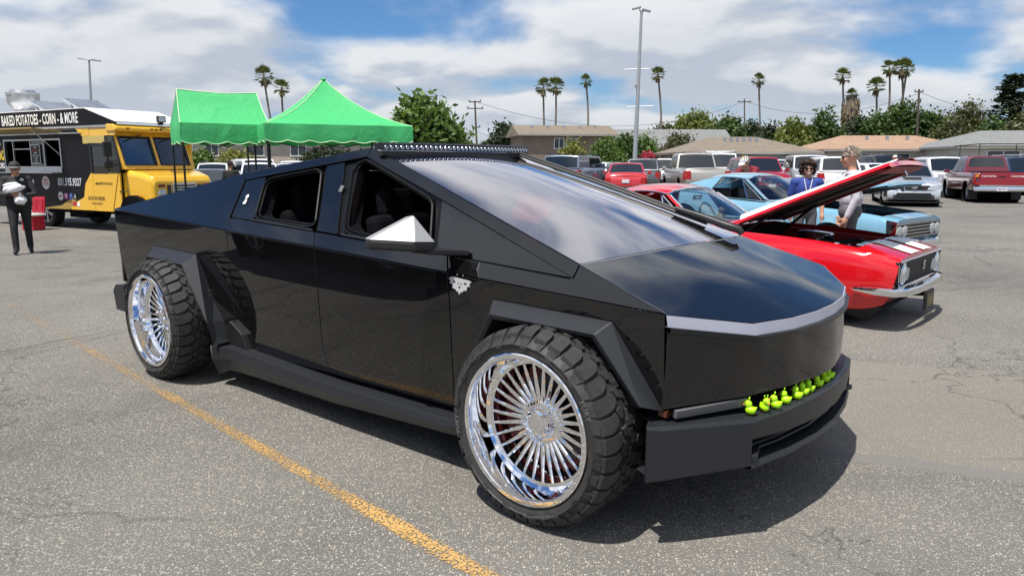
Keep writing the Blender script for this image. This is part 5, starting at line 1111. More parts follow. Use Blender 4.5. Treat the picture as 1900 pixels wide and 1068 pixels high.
# windscreen wall (leaning), two panes
def wsp(u, v): return V(lerp(.16, -.16, v), lerp(-1.0, 1.0, u), lerp(1.50, 2.40, v))
def quadbar(u0, u1, v0, v1, off=.0, th=.05):
    return [wsp(u0, v0) + V(off, 0, 0), wsp(u1, v0) + V(off, 0, 0), wsp(u1, v1) + V(off, 0, 0), wsp(u0, v1) + V(off, 0, 0)]
wf = MB()
for a in ((0, 1, 0, .10), (0, 1, .88, 1.0), (0, .05, .10, .88), (.95, 1, .10, .88), (.48, .52, .10, .88)): wf.prism(quadbar(*a), (-.06, 0, 0))
P('windscreen_frame', wf, m_fy, bev=.012)
for u0, u1 in ((.05, .48), (.52, .95)):
    g_ = MB(); g_.prism(quadbar(u0, u1, .10, .88, -.03), (-.006, 0, 0)); pn = P('windscreen', g_, glassmat('van_glass', (.6, .63, .63), ior=1.5, gain=3.2))
    ed = [wsp(u0 + .01, .12) + V(.004, 0, 0), wsp(u1 - .01, .12) + V(.004, 0, 0), wsp(u1 - .01, .86) + V(.004, 0, 0), wsp(u0 + .01, .86) + V(.004, 0, 0)]
    g_ = MB(); g_.tube(ed, .02, 6, closed=True); P('windscreen_seal', g_, m_rubber, pn)
    um = (u0 + u1) / 2; g_ = MB(); g_.tube([wsp(um + .1, .93) + V(.03, 0, 0), wsp(um - .02, .85) + V(.04, 0, 0), wsp(um - .13, .76) + V(.02, 0, 0)], .012, 6); P('wiper', g_, m_black)
vr = MB(); vr.loft([[(x, y, z) for x, z in ((-.30, 2.38), (.02, 2.38), (.10, 2.42), (.08, 2.50), (-.05, 2.56), (-.30, 2.57))] for y in (-1.05, -.97, .97, 1.05)], closed=True, cap=True); P('cab_visor', vr, m_fy, bev=.03)
for yy in (-.75, -.12, 0, .12, .75): bxp('clearance_lamp', mat('amber', (.20, .055, .02), .3), (.09, .125, yy - .03, yy + .03, 2.45, 2.48))
hd = MB(); hd.loft([[(x, y * k, z) for y, z in ((-.86, zb), (-.86, zt - .10), (-.80, zt), (.80, zt), (.86, zt - .10), (.86, zb))] for x, zt, zb, k in ((.0, 1.50, .62, 1.08), (.55, 1.44, .62, 1.03), (.92, 1.34, .62, .98), (.99, 1.22, .64, .94))], cap=True); P('bonnet', hd, m_fy, bev=.03)
bxp('cab_floor', m_dark, (-.9, .2, -.95, .95, .60, .70)); bxp('dash', m_black, (-.1, .1, -.9, .9, 1.25, 1.50)); bxp('bulkhead', m_seat, (-1.06, -1.02, -.3, .97, .6, 2.5))
for yy in (-.5, .5): bxp('cab_seat', m_seat, (-.85, -.70, yy - .22, yy + .22, 1.0, 1.85), bev=.08); 
sw_ = MB(); sw_.lathe([(.2 + .014 * math.cos(a), .014 * math.sin(a)) for a in [2 * PI * i / 8 for i in range(8)]], 20, 'x', (-.18, .45, 1.55), closed=True); P('steering_wheel', sw_, m_black)
gg = bxp('grille', m_alu, (.98, 1.012, -.34, .34, .80, 1.18), bev=.01)
for k in range(5): bxp('grille_slot', m_dark, (1.005, 1.016, -.30, .30, .84 + .065 * k, .872 + .065 * k), gg)
for s in (-1, 1):
    h_ = MB(); h_.lathe([(.11, -.02), (.115, .02), (.09, .03), (0, .045)], 20, 'x', (.99, s * .62, .93)); P('headlamp', h_, m_head, smooth=40)
    bxp('turn_lamp', mat('brown_red', (.16, .03, .015), .3), (.985, 1.015, s * .62 - .09, s * .62 + .09, 1.09, 1.16), bev=.02)
    bxp('grille_mesh', m_trim, (.985, 1.012, s * .38, s * .47, .84, 1.14) if s > 0 else (.985, 1.012, -.47, -.38, .84, 1.14))
    bxp('side_marker', mat('orange_lens', (.60, .20, .01), .2), (.55, .63, s * .905 - .012, s * .905 + .012, .82, .90), bev=.01)
bxp('front_bumper', m_chrome, (1.0, 1.12, -1.0, 1.0, .48, .64), bev=.02)
# mirrors on the near side
mm = MB(); mm.tube([(.0, -1.02, 1.60), (.10, -1.30, 1.66), (.10, -1.30, 2.10), (-.10, -1.02, 2.22)], .014, 6); P('mirror_bracket', mm, m_black)
bxp('mirror', m_black, (.05, .13, -1.40, -1.20, 1.80, 2.14), bev=.02); bxp('mirror', m_black, (.05, .13, -1.40, -1.20, 1.52, 1.70), bev=.03)
# roof sign: black board on the near side, falling to the cab, white top
sg_ = MB(); sg_.prism([(xr, -1.0, 2.54), (.0, -1.0, 2.54), (.04, -1.0, 2.60), (-1.15, -1.0, 2.95), (xr, -1.0, 2.95)], (0, .03, 0)); SGN = P('roof_sign', sg_, m_fk)
tp_ = MB(); tp_.prism([(.04, -1.0, 2.605), (.04, 1.0, 2.605), (-1.15, 1.0, 2.955), (-1.15, -1.0, 2.955)], (0, 0, .02)); tp_.prism([(-1.15, -1.0, 2.955), (-1.15, 1.0, 2.955), (xr, 1.0, 2.955), (xr, -1.0, 2.955)], (0, 0, .02)); P('sign_top', tp_, m_white, SGN)
put('BAKED POTATOES - CORN - & MORE', -3.12, 2.735, .36, .545, m_white, -1.0035, SGN, .018, 1.04)
bxp('flood_lamp', m_black, (.05, .13, .05, .28, 2.64, 2.80), bev=.015); bxp('flood_lens', m_alu, (.128, .135, .07, .26, 2.66, 2.78)); bxp('flood_bracket', m_black, (.0, .09, .12, .22, 2.58, 2.65))
# solar panels and fan
for k, (x0, x1) in enumerate(((-4.22, -3.45), (-2.70, -1.98))):
    so_ = MB(); c_ = [V(x0, -.75, 3.62), V(x0, .95, 3.62), V(x1, .95, 3.14), V(x1, -.75, 3.14)]
    c_ = [V(x0, -.60, 3.30), V(x0, .35, 3.30), V(x1, .35, 3.0), V(x1, -.60, 3.0)]
    so_.prism(c_, (0, 0, -.03)); SP = P('solar_panel', so_, mat('solar_back', (.20, .22, .26), .35, .3, var=.2, vscale=3))
    e_ = MB(); e_.tube([c_[0] + V(0, -.01, 0), c_[3] + V(0, -.01, 0)], .022, 6); e_.obj('panel_frame', m_alu, SP)
    for yy in (-.5, .25):
        e_ = MB(); e_.tube([(x0 + .12, yy, 3.25), (x0 + .34, yy, 2.97)], .018, 6); e_.obj('panel_prop', m_black, SP)
        e_ = MB(); e_.tube([(x1, yy, 3.0), (x1 - .02, yy, 2.97)], .018, 6); e_.obj('panel_leg', m_alu, SP)
FX = -5.72
fn = MB(); fn.lathe([(.25, 2.95), (.25, 3.12), (.28, 3.16), (.37, 3.28), (.40, 3.34), (.41, 3.56), (.425, 3.575), (.425, 3.60), (.32, 3.615), (.30, 3.68), (.22, 3.69), (0, 3.69)], 32, 'z', (FX, .10, 0)); FN = P('exhaust_fan', fn, mat('galvanised', (.50, .51, .52), .38, .75, var=.2, vscale=5), smooth=35)
bxp('fan_base', m_alu, (FX - .28, FX + .28, -.18, .38, 2.955, 3.05)); e_ = MB(); e_.box(FX - .48, FX - .39, -.06, .04, 3.36, 3.54); e_.tube([(FX - .43, -.01, 3.38), (FX - .43, -.01, 3.22), (FX - .3, -.01, 3.2)], .012, 6); P('fan_switch', e_, m_alu)
for k in range(4): bxp('fan_label', m_trim, (FX - .06 + .07 * k, FX - .02 + .07 * k, -.322, -.315, 3.49, 3.51), FN)
# graphics on the side
m_pal = mat('sticker_pale', (.55, .55, .54), .5); m_pk = mat('sticker_red', (.42, .03, .06), .5)
def disc(name, x, z, r, m, sx=1, y=-1.0245, n=20):
    b = MB(); b.prism([(x + r * sx * math.cos(2 * PI * k / n), y, z + r * math.sin(2 * PI * k / n)) for k in range(n)], (0, .003, 0)); return P(name, b, m)
disc('round_sticker', -3.02, 1.16, .17, m_pal); put('WAY', -3.02, 1.22, .11, .9, m_pk, -1.0265, None, .02, 1, .15, 'sticker_lettering'); put('BETTER!', -3.01, 1.13, .085, .8, m_pk, -1.0265, None, .02, 1, .15, 'sticker_lettering')
put('831.595.9327', -1.98, 1.18, .26, .62, mat('phone_grey', (.55, .57, .62), .4), -1.030, None, .03, 1.12, .12, 'phone_number')
disc('heart_sticker', -2.42, .83, .11, m_pal); put('MENU', -2.42, .83, .08, .8, m_pk, -1.0265, None, .02, 1, .1, 'sticker_lettering')
for x_, cc, tx in ((-2.17, (.38, .05, .22), 'O'), (-1.98, (.03, .08, .30), 'f'), (-1.80, (.006, .006, .007), 'd')):
    bxp('social_icon', mat('icon_%s' % tx, cc, .4), (x_ - .075, x_ + .075, -1.034, -1.029, .76, .91), bev=.02); put(tx, x_, .835, .13, .9, m_white, -1.0350, None, .01, 1, 0, 'icon_glyph')
bxp('card_sticker', m_pk, (-1.92, -1.76, -1.034, -1.029, .60, .70)); bxp('card_sticker', m_white, (-1.72, -1.62, -1.034, -1.029, .59, .70))
put('BAKED IN THE 831', -.92, .80, .13, .62, m_black, -1.0295, None, .015, 1, 0); put('SALINAS, CALIFORNIA', -.92, .68, .06, .7, m_black, -1.0295); put('#BAKEDPOTATOES_831', -.58, 1.16, .085, .75, m_black, -1.0245, None, .02)
put('Baked', -5.25, 1.90, .52, .72, mat('logo_yellow', (.62, .42, .02), .4), -1.0235, None, .03, 1, .15, 'logo_lettering'); put('POTATOES', -5.25, 1.58, .20, .8, m_white, -1.0235, None, .02, 1, .0, 'logo_lettering')
sw2 = MB(); sw2.tube([(-5.1, -1.03, 2.0), (-4.95, -1.03, 2.15), (-4.98, -1.03, 2.3), (-5.15, -1.03, 2.36)], .02, 6); P('logo_steam', sw2, m_white)
lg = text_geo('Baked', .26, .9, .005); lg.xf(frame((.60, .25, 1.452), (0, 1, 0), (-1, 0, .22))); lg.obj('bonnet_lettering', m_trim, FT, fix=False)
e_ = MB(); e_.tube([(.02, -1.03, .98), (.12, -1.06, 1.0), (.26, -1.03, .98)], .012, 6); P('door_hinge', e_, m_black)
e_ = MB(); e_.prism([(-.3, -1.03, .55), (-.28, -1.03, .55), (.02, -1.03, 1.42), (0, -1.03, 1.42)], (0, .006, 0)); P('door_seam', e_, mat('seam_ochre', (.25, .13, .01), .5))
# wheels and arch
ar = MB(); ar.lathe([(.47, -1.03), (.47, -.6), (0, -.6)], 28, 'y', (.42, 0, .43), a0=0, a1=PI); ar.prism([(.42 + .47 * math.cos(PI * k / 16), -1.026, .43 + .47 * math.sin(PI * k / 16)) for k in range(17)], (0, .02, 0)); P('wheel_arch', ar, m_dark)
for x_, yy, wf_ in ((.42, .80, 1), (-3.55, .62, 1.7)):
    for s in (-1, 1):
        o = link('wheel', wt_me, FT, loc=(x_, s * (yy + .1), .40), rot=(0, R(rnd.uniform(0, 90)), 0 if s < 0 else PI)); o.scale = (.40, .40 * wf_, .40); link('rim', rim_s, o)
bxp('chassis_rail', m_dark, (xr + .2, .9, -.45, .45, .38, .52)); bxp('fuel_tank', m_dark, (-2.3, -1.6, -.9, -.45, .30, .5)); bxp('side_skirt', m_dark, (-3.0, -1.2, -.95, -.9, .42, .50))
# ---- red cooler beside it
cp = Matrix.Translation(FT.location) @ Matrix.Rotation(R(-28.8), 4, 'Z') @ V(-2.70, -1.60, 0)
CO = thing('cooler', 'red drinks cooler with open lid and white handle by the food truck', 'cooler', cp, R(-20)); m_cl = mat('cooler_red', (.42, .012, .03), .35)
c_ = MB(); c_.loft([[(x, y, z) for x, y in ((-.20, -.17), (.20, -.17), (.20, .17), (-.20, .17))] for z in (0.0, .38)], closed=True, cap=True); c_.obj('tub', m_cl, CO, bevel=.03, segs=3)
c_ = MB(); c_.box(-.225, .225, -.195, .195, .36, .41); c_.obj('rim_band', m_white, CO, bevel=.012)
c_ = MB(); c_.obox((0, .19, .62), (.43, .05, .40), (R(-8), 0, 0)); LDo = c_.obj('lid', m_cl, CO, bevel=.03, segs=3)
for xx in (-.1, .1): c_ = MB(); c_.obox((xx, .158, .62), (.15, .02, .30), (R(-8), 0, 0)); c_.obj('lid_recess', mat('cooler_red2', (.30, .01, .022), .4), LDo, bevel=.01)
c_ = MB(); c_.tube([(.06, -.19, .37), (.06, -.215, .25), (.18, -.215, .25), (.18, -.19, .37)], .014, 6); c_.obj('handle', m_white, CO)
# ================================================================ green canopies
m_can = None
def canopy_mat():
    global NT
    m = bpy.data.materials.new('green_canopy_cloth'); m.use_nodes = True; NT = m.node_tree; NT.nodes.clear()
    p = N('ShaderNodeTexCoord').outputs['Object']
    c = MIX(NOISE(p, 2.2, 4, .6), (.048, .44, .135), (.07, .52, .175))
    d = N('ShaderNodeBsdfPrincipled'); LK(c, d.inputs['Base Color']); d.inputs['Roughness'].default_value = .6
    bn = N('ShaderNodeBump'); bn.inputs['Strength'].default_value = .5; bn.inputs['Distance'].default_value = .045; LK(NOISE(p, 2.0, 4, .55, 1.2), bn.inputs['Height']); LK(bn.outputs[0], d.inputs['Normal'])
    t = N('ShaderNodeBsdfTranslucent'); LK(c, t.inputs[0]); mx = N('ShaderNodeMixShader'); mx.inputs[0].default_value = .14; LK(d.outputs[0], mx.inputs[1]); LK(t.outputs[0], mx.inputs[2])
    o = N('ShaderNodeOutputMaterial'); LK(mx.outputs[0], o.inputs[0]); return m
m_can = canopy_mat(); m_pipe = mat('canopy_piping', (.55, .75, .45), .6); m_cleg = mat('canopy_leg', (.015, .016, .016), .5, .3)
def canopy(label, x, y, rot, hw, hd, eave, ridge_h, ridge, val=.36, sag=.16):
    """hip/ridge tent: ridge = half length of the ridge (0: a peak)"""
    root = thing('canopy_tent', label, 'canopy', (x, y, gz(x, y)), R(rot), 'green pop-up canopies'); n = 12
    crn = [V(-hw, -hd, eave), V(hw, -hd, eave), V(hw, hd, eave), V(-hw, hd, eave)]; tops = [V(-ridge, 0, ridge_h), V(ridge, 0, ridge_h), V(ridge, 0, ridge_h), V(-ridge, 0, ridge_h)]
    def sag_pt(a, b, t): p = a.lerp(b, t); return p - V(0, 0, sag * 4 * t * (1 - t) * (.75 + .25 * t))
    for i in range(4):
        j = (i + 1) % 4; rows = []
        for k in range(n + 1):
            t = k / n; a, b = sag_pt(crn[i], tops[i], t), sag_pt(crn[j], tops[j], t); r_ = []
            for m_ in range(9):
                s = m_ / 8; q = a.lerp(b, s); q.z -= .05 * 4 * s * (1 - s) * math.sin(PI * min(1, t * 1.0)) * (1 if ridge == 0 else .3); 
                if ridge and t == 1: q.z -= .04 * 4 * s * (1 - s)
                q.z += .012 * mnoise.noise(q * 2.3); r_.append(q)
            rows.append(r_)
        mb = MB(); mb.loft(rows); mb.obj('roof_panel', m_can, root, smooth=60)
        # scalloped valance, slightly billowed
        rows = [[], [], []]; nn = 36; L_ = (crn[j] - crn[i]).length; nrm = (crn[j] - crn[i]).cross(V(0, 0, 1)).normalized()
        for m_ in range(nn + 1):
            s = m_ / nn; p = crn[i].lerp(crn[j], s); sc = abs(math.sin(s * PI * round(L_ / .42))); wv = .025 * mnoise.noise(V(s * 7, i * 3.1, x))
            rows[0].append(p); rows[1].append(p + nrm * (wv + .01) - V(0, 0, val * .5)); rows[2].append(p + nrm * (wv * 1.6) - V(0, 0, val - .05 + .05 * sc))
        mb = MB(); mb.loft(rows); vl = mb.obj('valance', m_can, root, smooth=60)
        mb = MB(); mb.tube(rows[2], .008, 5); mb.obj('valance_piping', m_pipe, vl)
        mb = MB(); mb.tube([sag_pt(crn[i], tops[i], k / n) + V(0, 0, .004) for k in range(n + 1)], .009, 5); mb.obj('hip_piping', m_pipe, root)
        lg_ = MB(); c = crn[i] * .97; zz0 = gz(x, y); lg_.tube([(c.x, c.y, 0), (c.x, c.y, eave - .02)], .022, 6); lg_.box(c.x - .05, c.x + .05, c.y - .05, c.y + .05, 0, .012); lg_.obj('leg', m_cleg, root)
        st_ = MB(); st_.tube([crn[i] * .97 + V(0, 0, -.08), (crn[i] + crn[j]) * .485 + V(0, 0, -.38), crn[j] * .97 + V(0, 0, -.08)], .012, 5); st_.obj('truss', m_cleg, root)
    if ridge:
        mb = MB(); mb.tube([(-ridge, 0, ridge_h + .003), (0, 0, ridge_h - .037), (ridge, 0, ridge_h + .003)], .009, 5); mb.obj('ridge_piping', m_pipe, root)
    else:
        mb = MB(); mb.ball((0, 0, ridge_h - .012), (.06, .06, .035), 10, 6); mb.obj('peak_cap', m_can, root, smooth=60)
    return root
canopy('green peaked pop-up canopy with scalloped valance between the tree and the ridge canopy', W_(606, 16.5), 16.5, 27, 1.50, 1.45, 2.40, 3.44, 0, .36, .20)
canopy('smaller green ridge-top canopy next to the yellow food truck', W_(412, 15.6), 15.6, 33, .86, .60, 2.42, 3.10, .78, .40, .06)
# ================================================================ people
def cap_mesh(mb, p0, p1, r0, r1, n=12):
    p0, p1 = Vector(p0), Vector(p1); d = (p1 - p0); L_ = d.length
    if L_ < 1e-5: mb.ball(p0, r0, n, 8); return
    d /= L_; path = []; rs = []
    for k in range(4): a = -PI / 2 + PI / 2 * k / 3; path.append(p0 + d * r0 * math.sin(a) * .98); rs.append(max(.0008, r0 * math.cos(a)))
    for k in range(4): a = PI / 2 * k / 3; path.append(p1 + d * r1 * math.sin(a) * .98); rs.append(max(.0008, r1 * math.cos(a)))
    mb.tube(path, rs, n)
def seg_d(p, a, b, r0, r1):
    ab = b - a; t = 0 if ab.length_squared < 1e-9 else max(0, min(1, (p - a).dot(ab) / ab.length_squared)); return (p - a - ab * t).length - lerp(r0, r1, t)
def figure(name, prims, mats, parent, voxel=.011, smooth=4):
    """one continuous surface grown from tapered limbs and ellipsoids; each face takes the material of the nearest limb"""
    mb = MB()
    for q in prims:
        if q[0] == 'c': cap_mesh(mb, q[1], q[2], q[3], q[4])
        else: mb.ball(q[1], q[2], 16, 12)
    me = mb.mesh(name); o = bpy.data.objects.new(name, me); COL.objects.link(o)
    rm = o.modifiers.new('remesh', 'REMESH'); rm.mode = 'VOXEL'; rm.voxel_size = voxel
    dg = bpy.context.evaluated_depsgraph_get(); m2 = bpy.data.meshes.new_from_object(o.evaluated_get(dg)); bpy.data.objects.remove(o)
    bm = bmesh.new(); bm.from_mesh(m2)
    for _ in range(smooth): bmesh.ops.smooth_vert(bm, verts=bm.verts, factor=.5, use_axis_x=True, use_axis_y=True, use_axis_z=True)
    bm.to_mesh(m2); bm.free()
    keys = list(mats); m2.materials.clear()
    for k in keys: m2.materials.append(mats[k])
    P_ = [(q[0], Vector(q[1]), Vector(q[2]), q[3] if q[0] == 'c' else 0, q[4] if q[0] == 'c' else 0, keys.index(q[-1])) for q in prims]
    idx = []
    for f in m2.polygons:
        c = f.center; best = 9; bi = 0
        for kd, a, b, r0, r1, mi in P_:
            if kd == 'c': d = seg_d(c, a, b, r0, r1)
            else:
                e = c - a; k = math.sqrt((e.x / b.x) ** 2 + (e.y / b.y) ** 2 + (e.z / b.z) ** 2); d = (k - 1) * min(b)
            if d < best: best = d; bi = mi
        idx.append(bi)
    m2.polygons.foreach_set('material_index', idx); m2.polygons.foreach_set('use_smooth', [True] * len(idx))
    return link(name, m2, parent)
m_skin = mat('skin', (.46, .25, .165), .5); m_skin2 = mat('skin_tan', (.36, .18, .11), .5); m_lens_d = mat('sunglass', (.006, .006, .007), .08)
def body(J, up='shirt', low='trousers', skin='skin', shoe='shoe', sleeve='long', W_s=1.0, belly=1.0, belt=None):
    """J: joints. Facing +x."""
    P_ = []; c = lambda a, b, r0, r1, m: P_.append(('c', J[a] if isinstance(a, str) else a, J[b] if isinstance(b, str) else b, r0, r1, m)); e = lambda p, r, m: P_.append(('e', p, r, m))
    pel, ch, nk, hd = Vector(J['pelvis']), Vector(J['chest']), Vector(J['neck']), Vector(J['head'])
    e(pel + V(0, 0, .0), (.125 * belly, .172 * W_s, .13), low); mid = pel.lerp(ch, .5)
    e(mid, (.128 * belly, .168 * W_s, .17), up); e(ch, (.128, .185 * W_s, .19), up); e(ch + V(-.01, 0, .10), (.105, .175 * W_s, .10), up)
    if belt: e(pel + V(0, 0, .085), (.137 * belly, .182 * W_s, .035), belt)
    c(nk + V(0, 0, -.05), nk + (hd - nk) * .5, .060, .054, skin)
    for s in ('L', 'R'):
        c('hip' + s, 'knee' + s, .090 * W_s ** .5, .064, low); c('knee' + s, 'ankle' + s, .064, .052, low)
        a = Vector(J['ankle' + s]); t = Vector(J['toe' + s]); c(a + V(0, 0, -.025), a + (t - a) * .25 + V(0, 0, -.02), .042, .042, shoe); c(a + (t - a) * .25, t, .042, .036, shoe); c(a + V(-.03, 0, -.03), a + V(0, 0, -.035), .04, .04, shoe)
        sh, el, wr = J['sh' + s], J['el' + s], J['wr' + s]; c(Vector(sh).lerp(ch + V(0, 0, .1), .3), sh, .08, .070, up)
        if sleeve == 'long': c(sh, el, .064, .052, up); c(el, Vector(el).lerp(Vector(wr), .92), .052, .040, up)
        else:
            m_ = Vector(sh).lerp(Vector(el), .72); c(sh, m_, .066, .060, up); c(m_, el, .046, .042, skin); c(el, wr, .042, .030, skin)
        # hand: palm, four unequal fingers, thumb from the side of the palm
        w = Vector(wr); f = Vector(J.get('hd' + s, (Vector(wr) - Vector(el)).normalized())).normalized(); sd = Vector(J.get('hs' + s, (0, 0, 1))); sd = (sd - f * sd.dot(f)).normalized(); cu = f.cross(sd) * (1 if s == 'L' else -1)
        pm_ = w + f * .05; c(w, w + f * .075, .030, .033, skin); e(pm_, (.036, .036, .036), skin)
        for k, ln in enumerate((.062, .072, .068, .052)):
            b = w + f * .085 + sd * (.026 - .0175 * k); m1 = b + f * ln * .5 + cu * .006; c(b, m1, .0098, .0094, skin); c(m1, m1 + f * ln * .38 + cu * .022, .0092, .0078, skin)
        b = w + f * .03 + sd * .030; m1 = b + f * .03 + sd * .026; c(b, m1, .013, .011, skin); c(m1, m1 + f * .030 + sd * .004 + cu * .01, .011, .009, skin)
    return P_
def head_prims(h, face, skin='skin', s=1.0):
    """h: centre of head; face: unit facing vector"""
    h = Vector(h); f = Vector(face).normalized(); l = V(0, 0, 1).cross(f).normalized(); q = lambda a, b, z: h + f * a * s + l * b * s + V(0, 0, z * s)
    P_ = [('e', q(-.012, 0, .025), (.092 * s, .079 * s, .098 * s), skin), ('e', q(.022, 0, -.035), (.066 * s, .062 * s, .075 * s), skin), ('c', q(.03, 0, -.085), q(.058, 0, -.095), .030 * s, .024 * s, skin),
          ('c', q(.082, 0, .018), q(.102, 0, -.022), .010 * s, .015 * s, skin), ('c', q(.078, -.03, .034), q(.078, .03, .034), .013 * s, .013 * s, skin), ('c', q(.080, -.018, -.056), q(.080, .018, -.056), .010 * s, .010 * s, skin)]
    for b in (-1, 1): P_ += [('c', q(-.012, b * .080, .012), q(-.008, b * .078, -.028), .017 * s, .011 * s, skin), ('e', q(.055, b * .042, -.022), (.026 * s,) * 3, skin)]
    return P_
def head_frame(h, face):
    f = Vector(face).normalized(); return frame(h, f, V(0, 0, 1).cross(f))
def shades(h, face, parent):
    M_ = head_frame(h, face)
    for b in (-1, 1):
        mb = MB(); mb.ball((.086, b * .034, .012), (.014, .029, .021), 12, 8); mb.tube([(.080, b * .060, .018), (.03, b * .082, .018), (-.02, b * .084, .012)], .004, 5); mb.xf(M_); mb.obj('sunglasses', m_lens_d, parent, smooth=60)
    mb = MB(); mb.tube([(.094, -.012, .02), (.097, 0, .022), (.094, .012, .02)], .004, 5); mb.xf(M_); mb.obj('sunglasses_bridge', m_lens_d, parent)
def cap_(h, face, parent, m, m2=None, brim=True):
    M_ = head_frame(h, face)
    mb = MB(); rows = []
    for k in range(7):
        a = PI / 2 * k / 6; rows.append([((.104 * math.cos(a) + .0) * math.cos(t) - .012, .090 * math.cos(a) * math.sin(t), .048 + .088 * math.sin(a)) for t in [2 * PI * j / 20 for j in range(20)]])
    mb.loft(rows, closed=True); mb.xf(M_); c = mb.obj('cap', m, parent, smooth=60)
    if brim:
        mb = MB(); r2 = []
        for k in range(4):
            r2.append([(.075 * 1.0 + .085 * (k / 3) * math.cos(t) ** .7 + .012 * math.cos(t), .082 * math.sin(t) * (1 - .05 * k), .050 - .022 * (k / 3) - .014 * math.sin(t) ** 2) for t in [-PI / 2 * .98 + PI * .98 * j / 10 for j in range(11)]])
        mb.loft(r2); mb.xf(M_); b = mb.obj('cap_brim', m2 or m, c, smooth=60); sd = b.modifiers.new('solid', 'SOLIDIFY'); sd.thickness = .006
    return c
def std(h=1.75):
    k = h / 1.75; J = dict(pelvis=(0, 0, .96), chest=(0, 0, 1.28), neck=(0, 0, 1.47), head=(.02, 0, 1.62), hipL=(0, .095, .90), hipR=(0, -.095, .90), kneeL=(.02, .10, .50), kneeR=(.02, -.10, .50), ankleL=(-.01, .105, .085), ankleR=(-.01, -.105, .085), toeL=(.14, .12, .036), toeR=(.14, -.12, .036), shL=(0, .19, 1.405), shR=(0, -.19, 1.405), elL=(-.03, .25, 1.13), elR=(-.03, -.25, 1.13), wrL=(.06, .25, .90), wrR=(.06, -.25, .90))
    return {a: tuple(c * k for c in b) for a, b in J.items()}
# ---- guard in black carrying bags
m_uni = mat('uniform_black', (.011, .011, .013), .75, var=.3, vscale=14); m_uni2 = mat('uniform_sleeve', (.030, .030, .034), .8, var=.3, vscale=14); m_shoe = mat('boot_black', (.010, .010, .010), .35)
OF = thing('person', 'person in black uniform, cap and sunglasses walking with white takeout bags', 'person', (-9.02, 13.55, 0), R(-62))
J = std(1.68); J.update(kneeR=(.14, -.10, .50), ankleR=(.20, -.09, .10), toeR=(.34, -.10, .045), kneeL=(.0, .10, .48), ankleL=(-.14, .10, .10), toeL=(-.01, .12, .036), elL=(.05, .27, 1.08), wrL=(.26, .10, 1.06), elR=(.05, -.27, 1.08), wrR=(.25, -.06, 1.10), hdL=(.25, -.95, .1), hdR=(.3, .95, .0), head=(.05, 0, 1.545))
pr_ = body(J, 'vest', 'trousers', 'skin', 'shoe', 'long', 1.27, 1.30, belt='belt')
pr_ = [tuple(list(q[:-1]) + ['sleeve']) if q[0] == 'c' and q[-1] == 'vest' and (abs(Vector(q[1]).y) > .15 or abs(Vector(q[2]).y) > .20) else q for q in pr_]
pr_ += head_prims(J['head'], (1, 0, -.12)); pr_ += [('c', (.10, .09, 1.10), (.11, .10, .98), .045, .04, 'vest'), ('c', (.10, -.10, 1.20), (.12, -.10, 1.08), .04, .04, 'vest')]
OB = figure('body', pr_, dict(vest=m_uni, trousers=m_uni, skin=m_skin2, shoe=m_shoe, sleeve=m_uni2, belt=m_black), OF, .0085, 3)
shades(J['head'], (1, 0, -.12), OF); cap_(J['head'], (1, 0, -.12), OF, mat('cap_dark', (.030, .029, .028), .8), mat('cap_brim_grey', (.12, .115, .11), .8))
mb = MB(); mb.box(.158, .168, -.035, .035, .985, 1.05); mb.obj('belt_buckle', m_chrome, OF, bevel=.006)
mb = MB(); mb.lathe([(.032, 0), (.026, .006), (0, .008)], 14, 'x', (.128, .095, 1.345)); mb.obj('badge', m_steel, OF, smooth=40)
mb = MB(); mb.ball((.0, .262, 1.30), (.045, .012, .05), 12, 8); mb.obj('shoulder_patch', mat('patch', (.35, .36, .40), .7), OF, smooth=60)
m_bag = mat('white_bag', (.80, .80, .80), .35, bump=.6, bscale=25)
tO = Matrix.Translation(OF.location) @ Matrix.Rotation(R(-62), 4, 'Z')
for nm, lab, c, rr, sd_ in (('takeout_bag', 'crumpled white paper-wrapped food parcel in the guard’s hands', (.30, -.03, 1.20), (.10, .17, .075), 3), ('takeout_bag', 'small knotted white plastic bag hanging from the guard’s hand', (.31, .06, .985), (.085, .10, .075), 9)):
    b = MB(); b.ball((0, 0, 0), rr, 20, 14); b.v = [tuple(Vector(v) * (1 + .22 * mnoise.noise(Vector(v) * 14 + V(sd_, 0, 0)) + .10 * mnoise.noise(Vector(v) * 34))) for v in b.v]
    if sd_ == 9: b.tube([(0, 0, .06), (-.01, 0, .10), (-.02, 0, .13)], [.03, .014, .02], 8)
    else: b.ball((.0, -.02, .075), (.05, .12, .035), 12, 8)
    o = b.obj(nm, m_bag, None, smooth=40, fix=False); o.location = tO @ V(*c); o.rotation_euler = (R(10 if sd_ == 3 else 0), 0, R(-62)); tag(o, lab, 'bag')
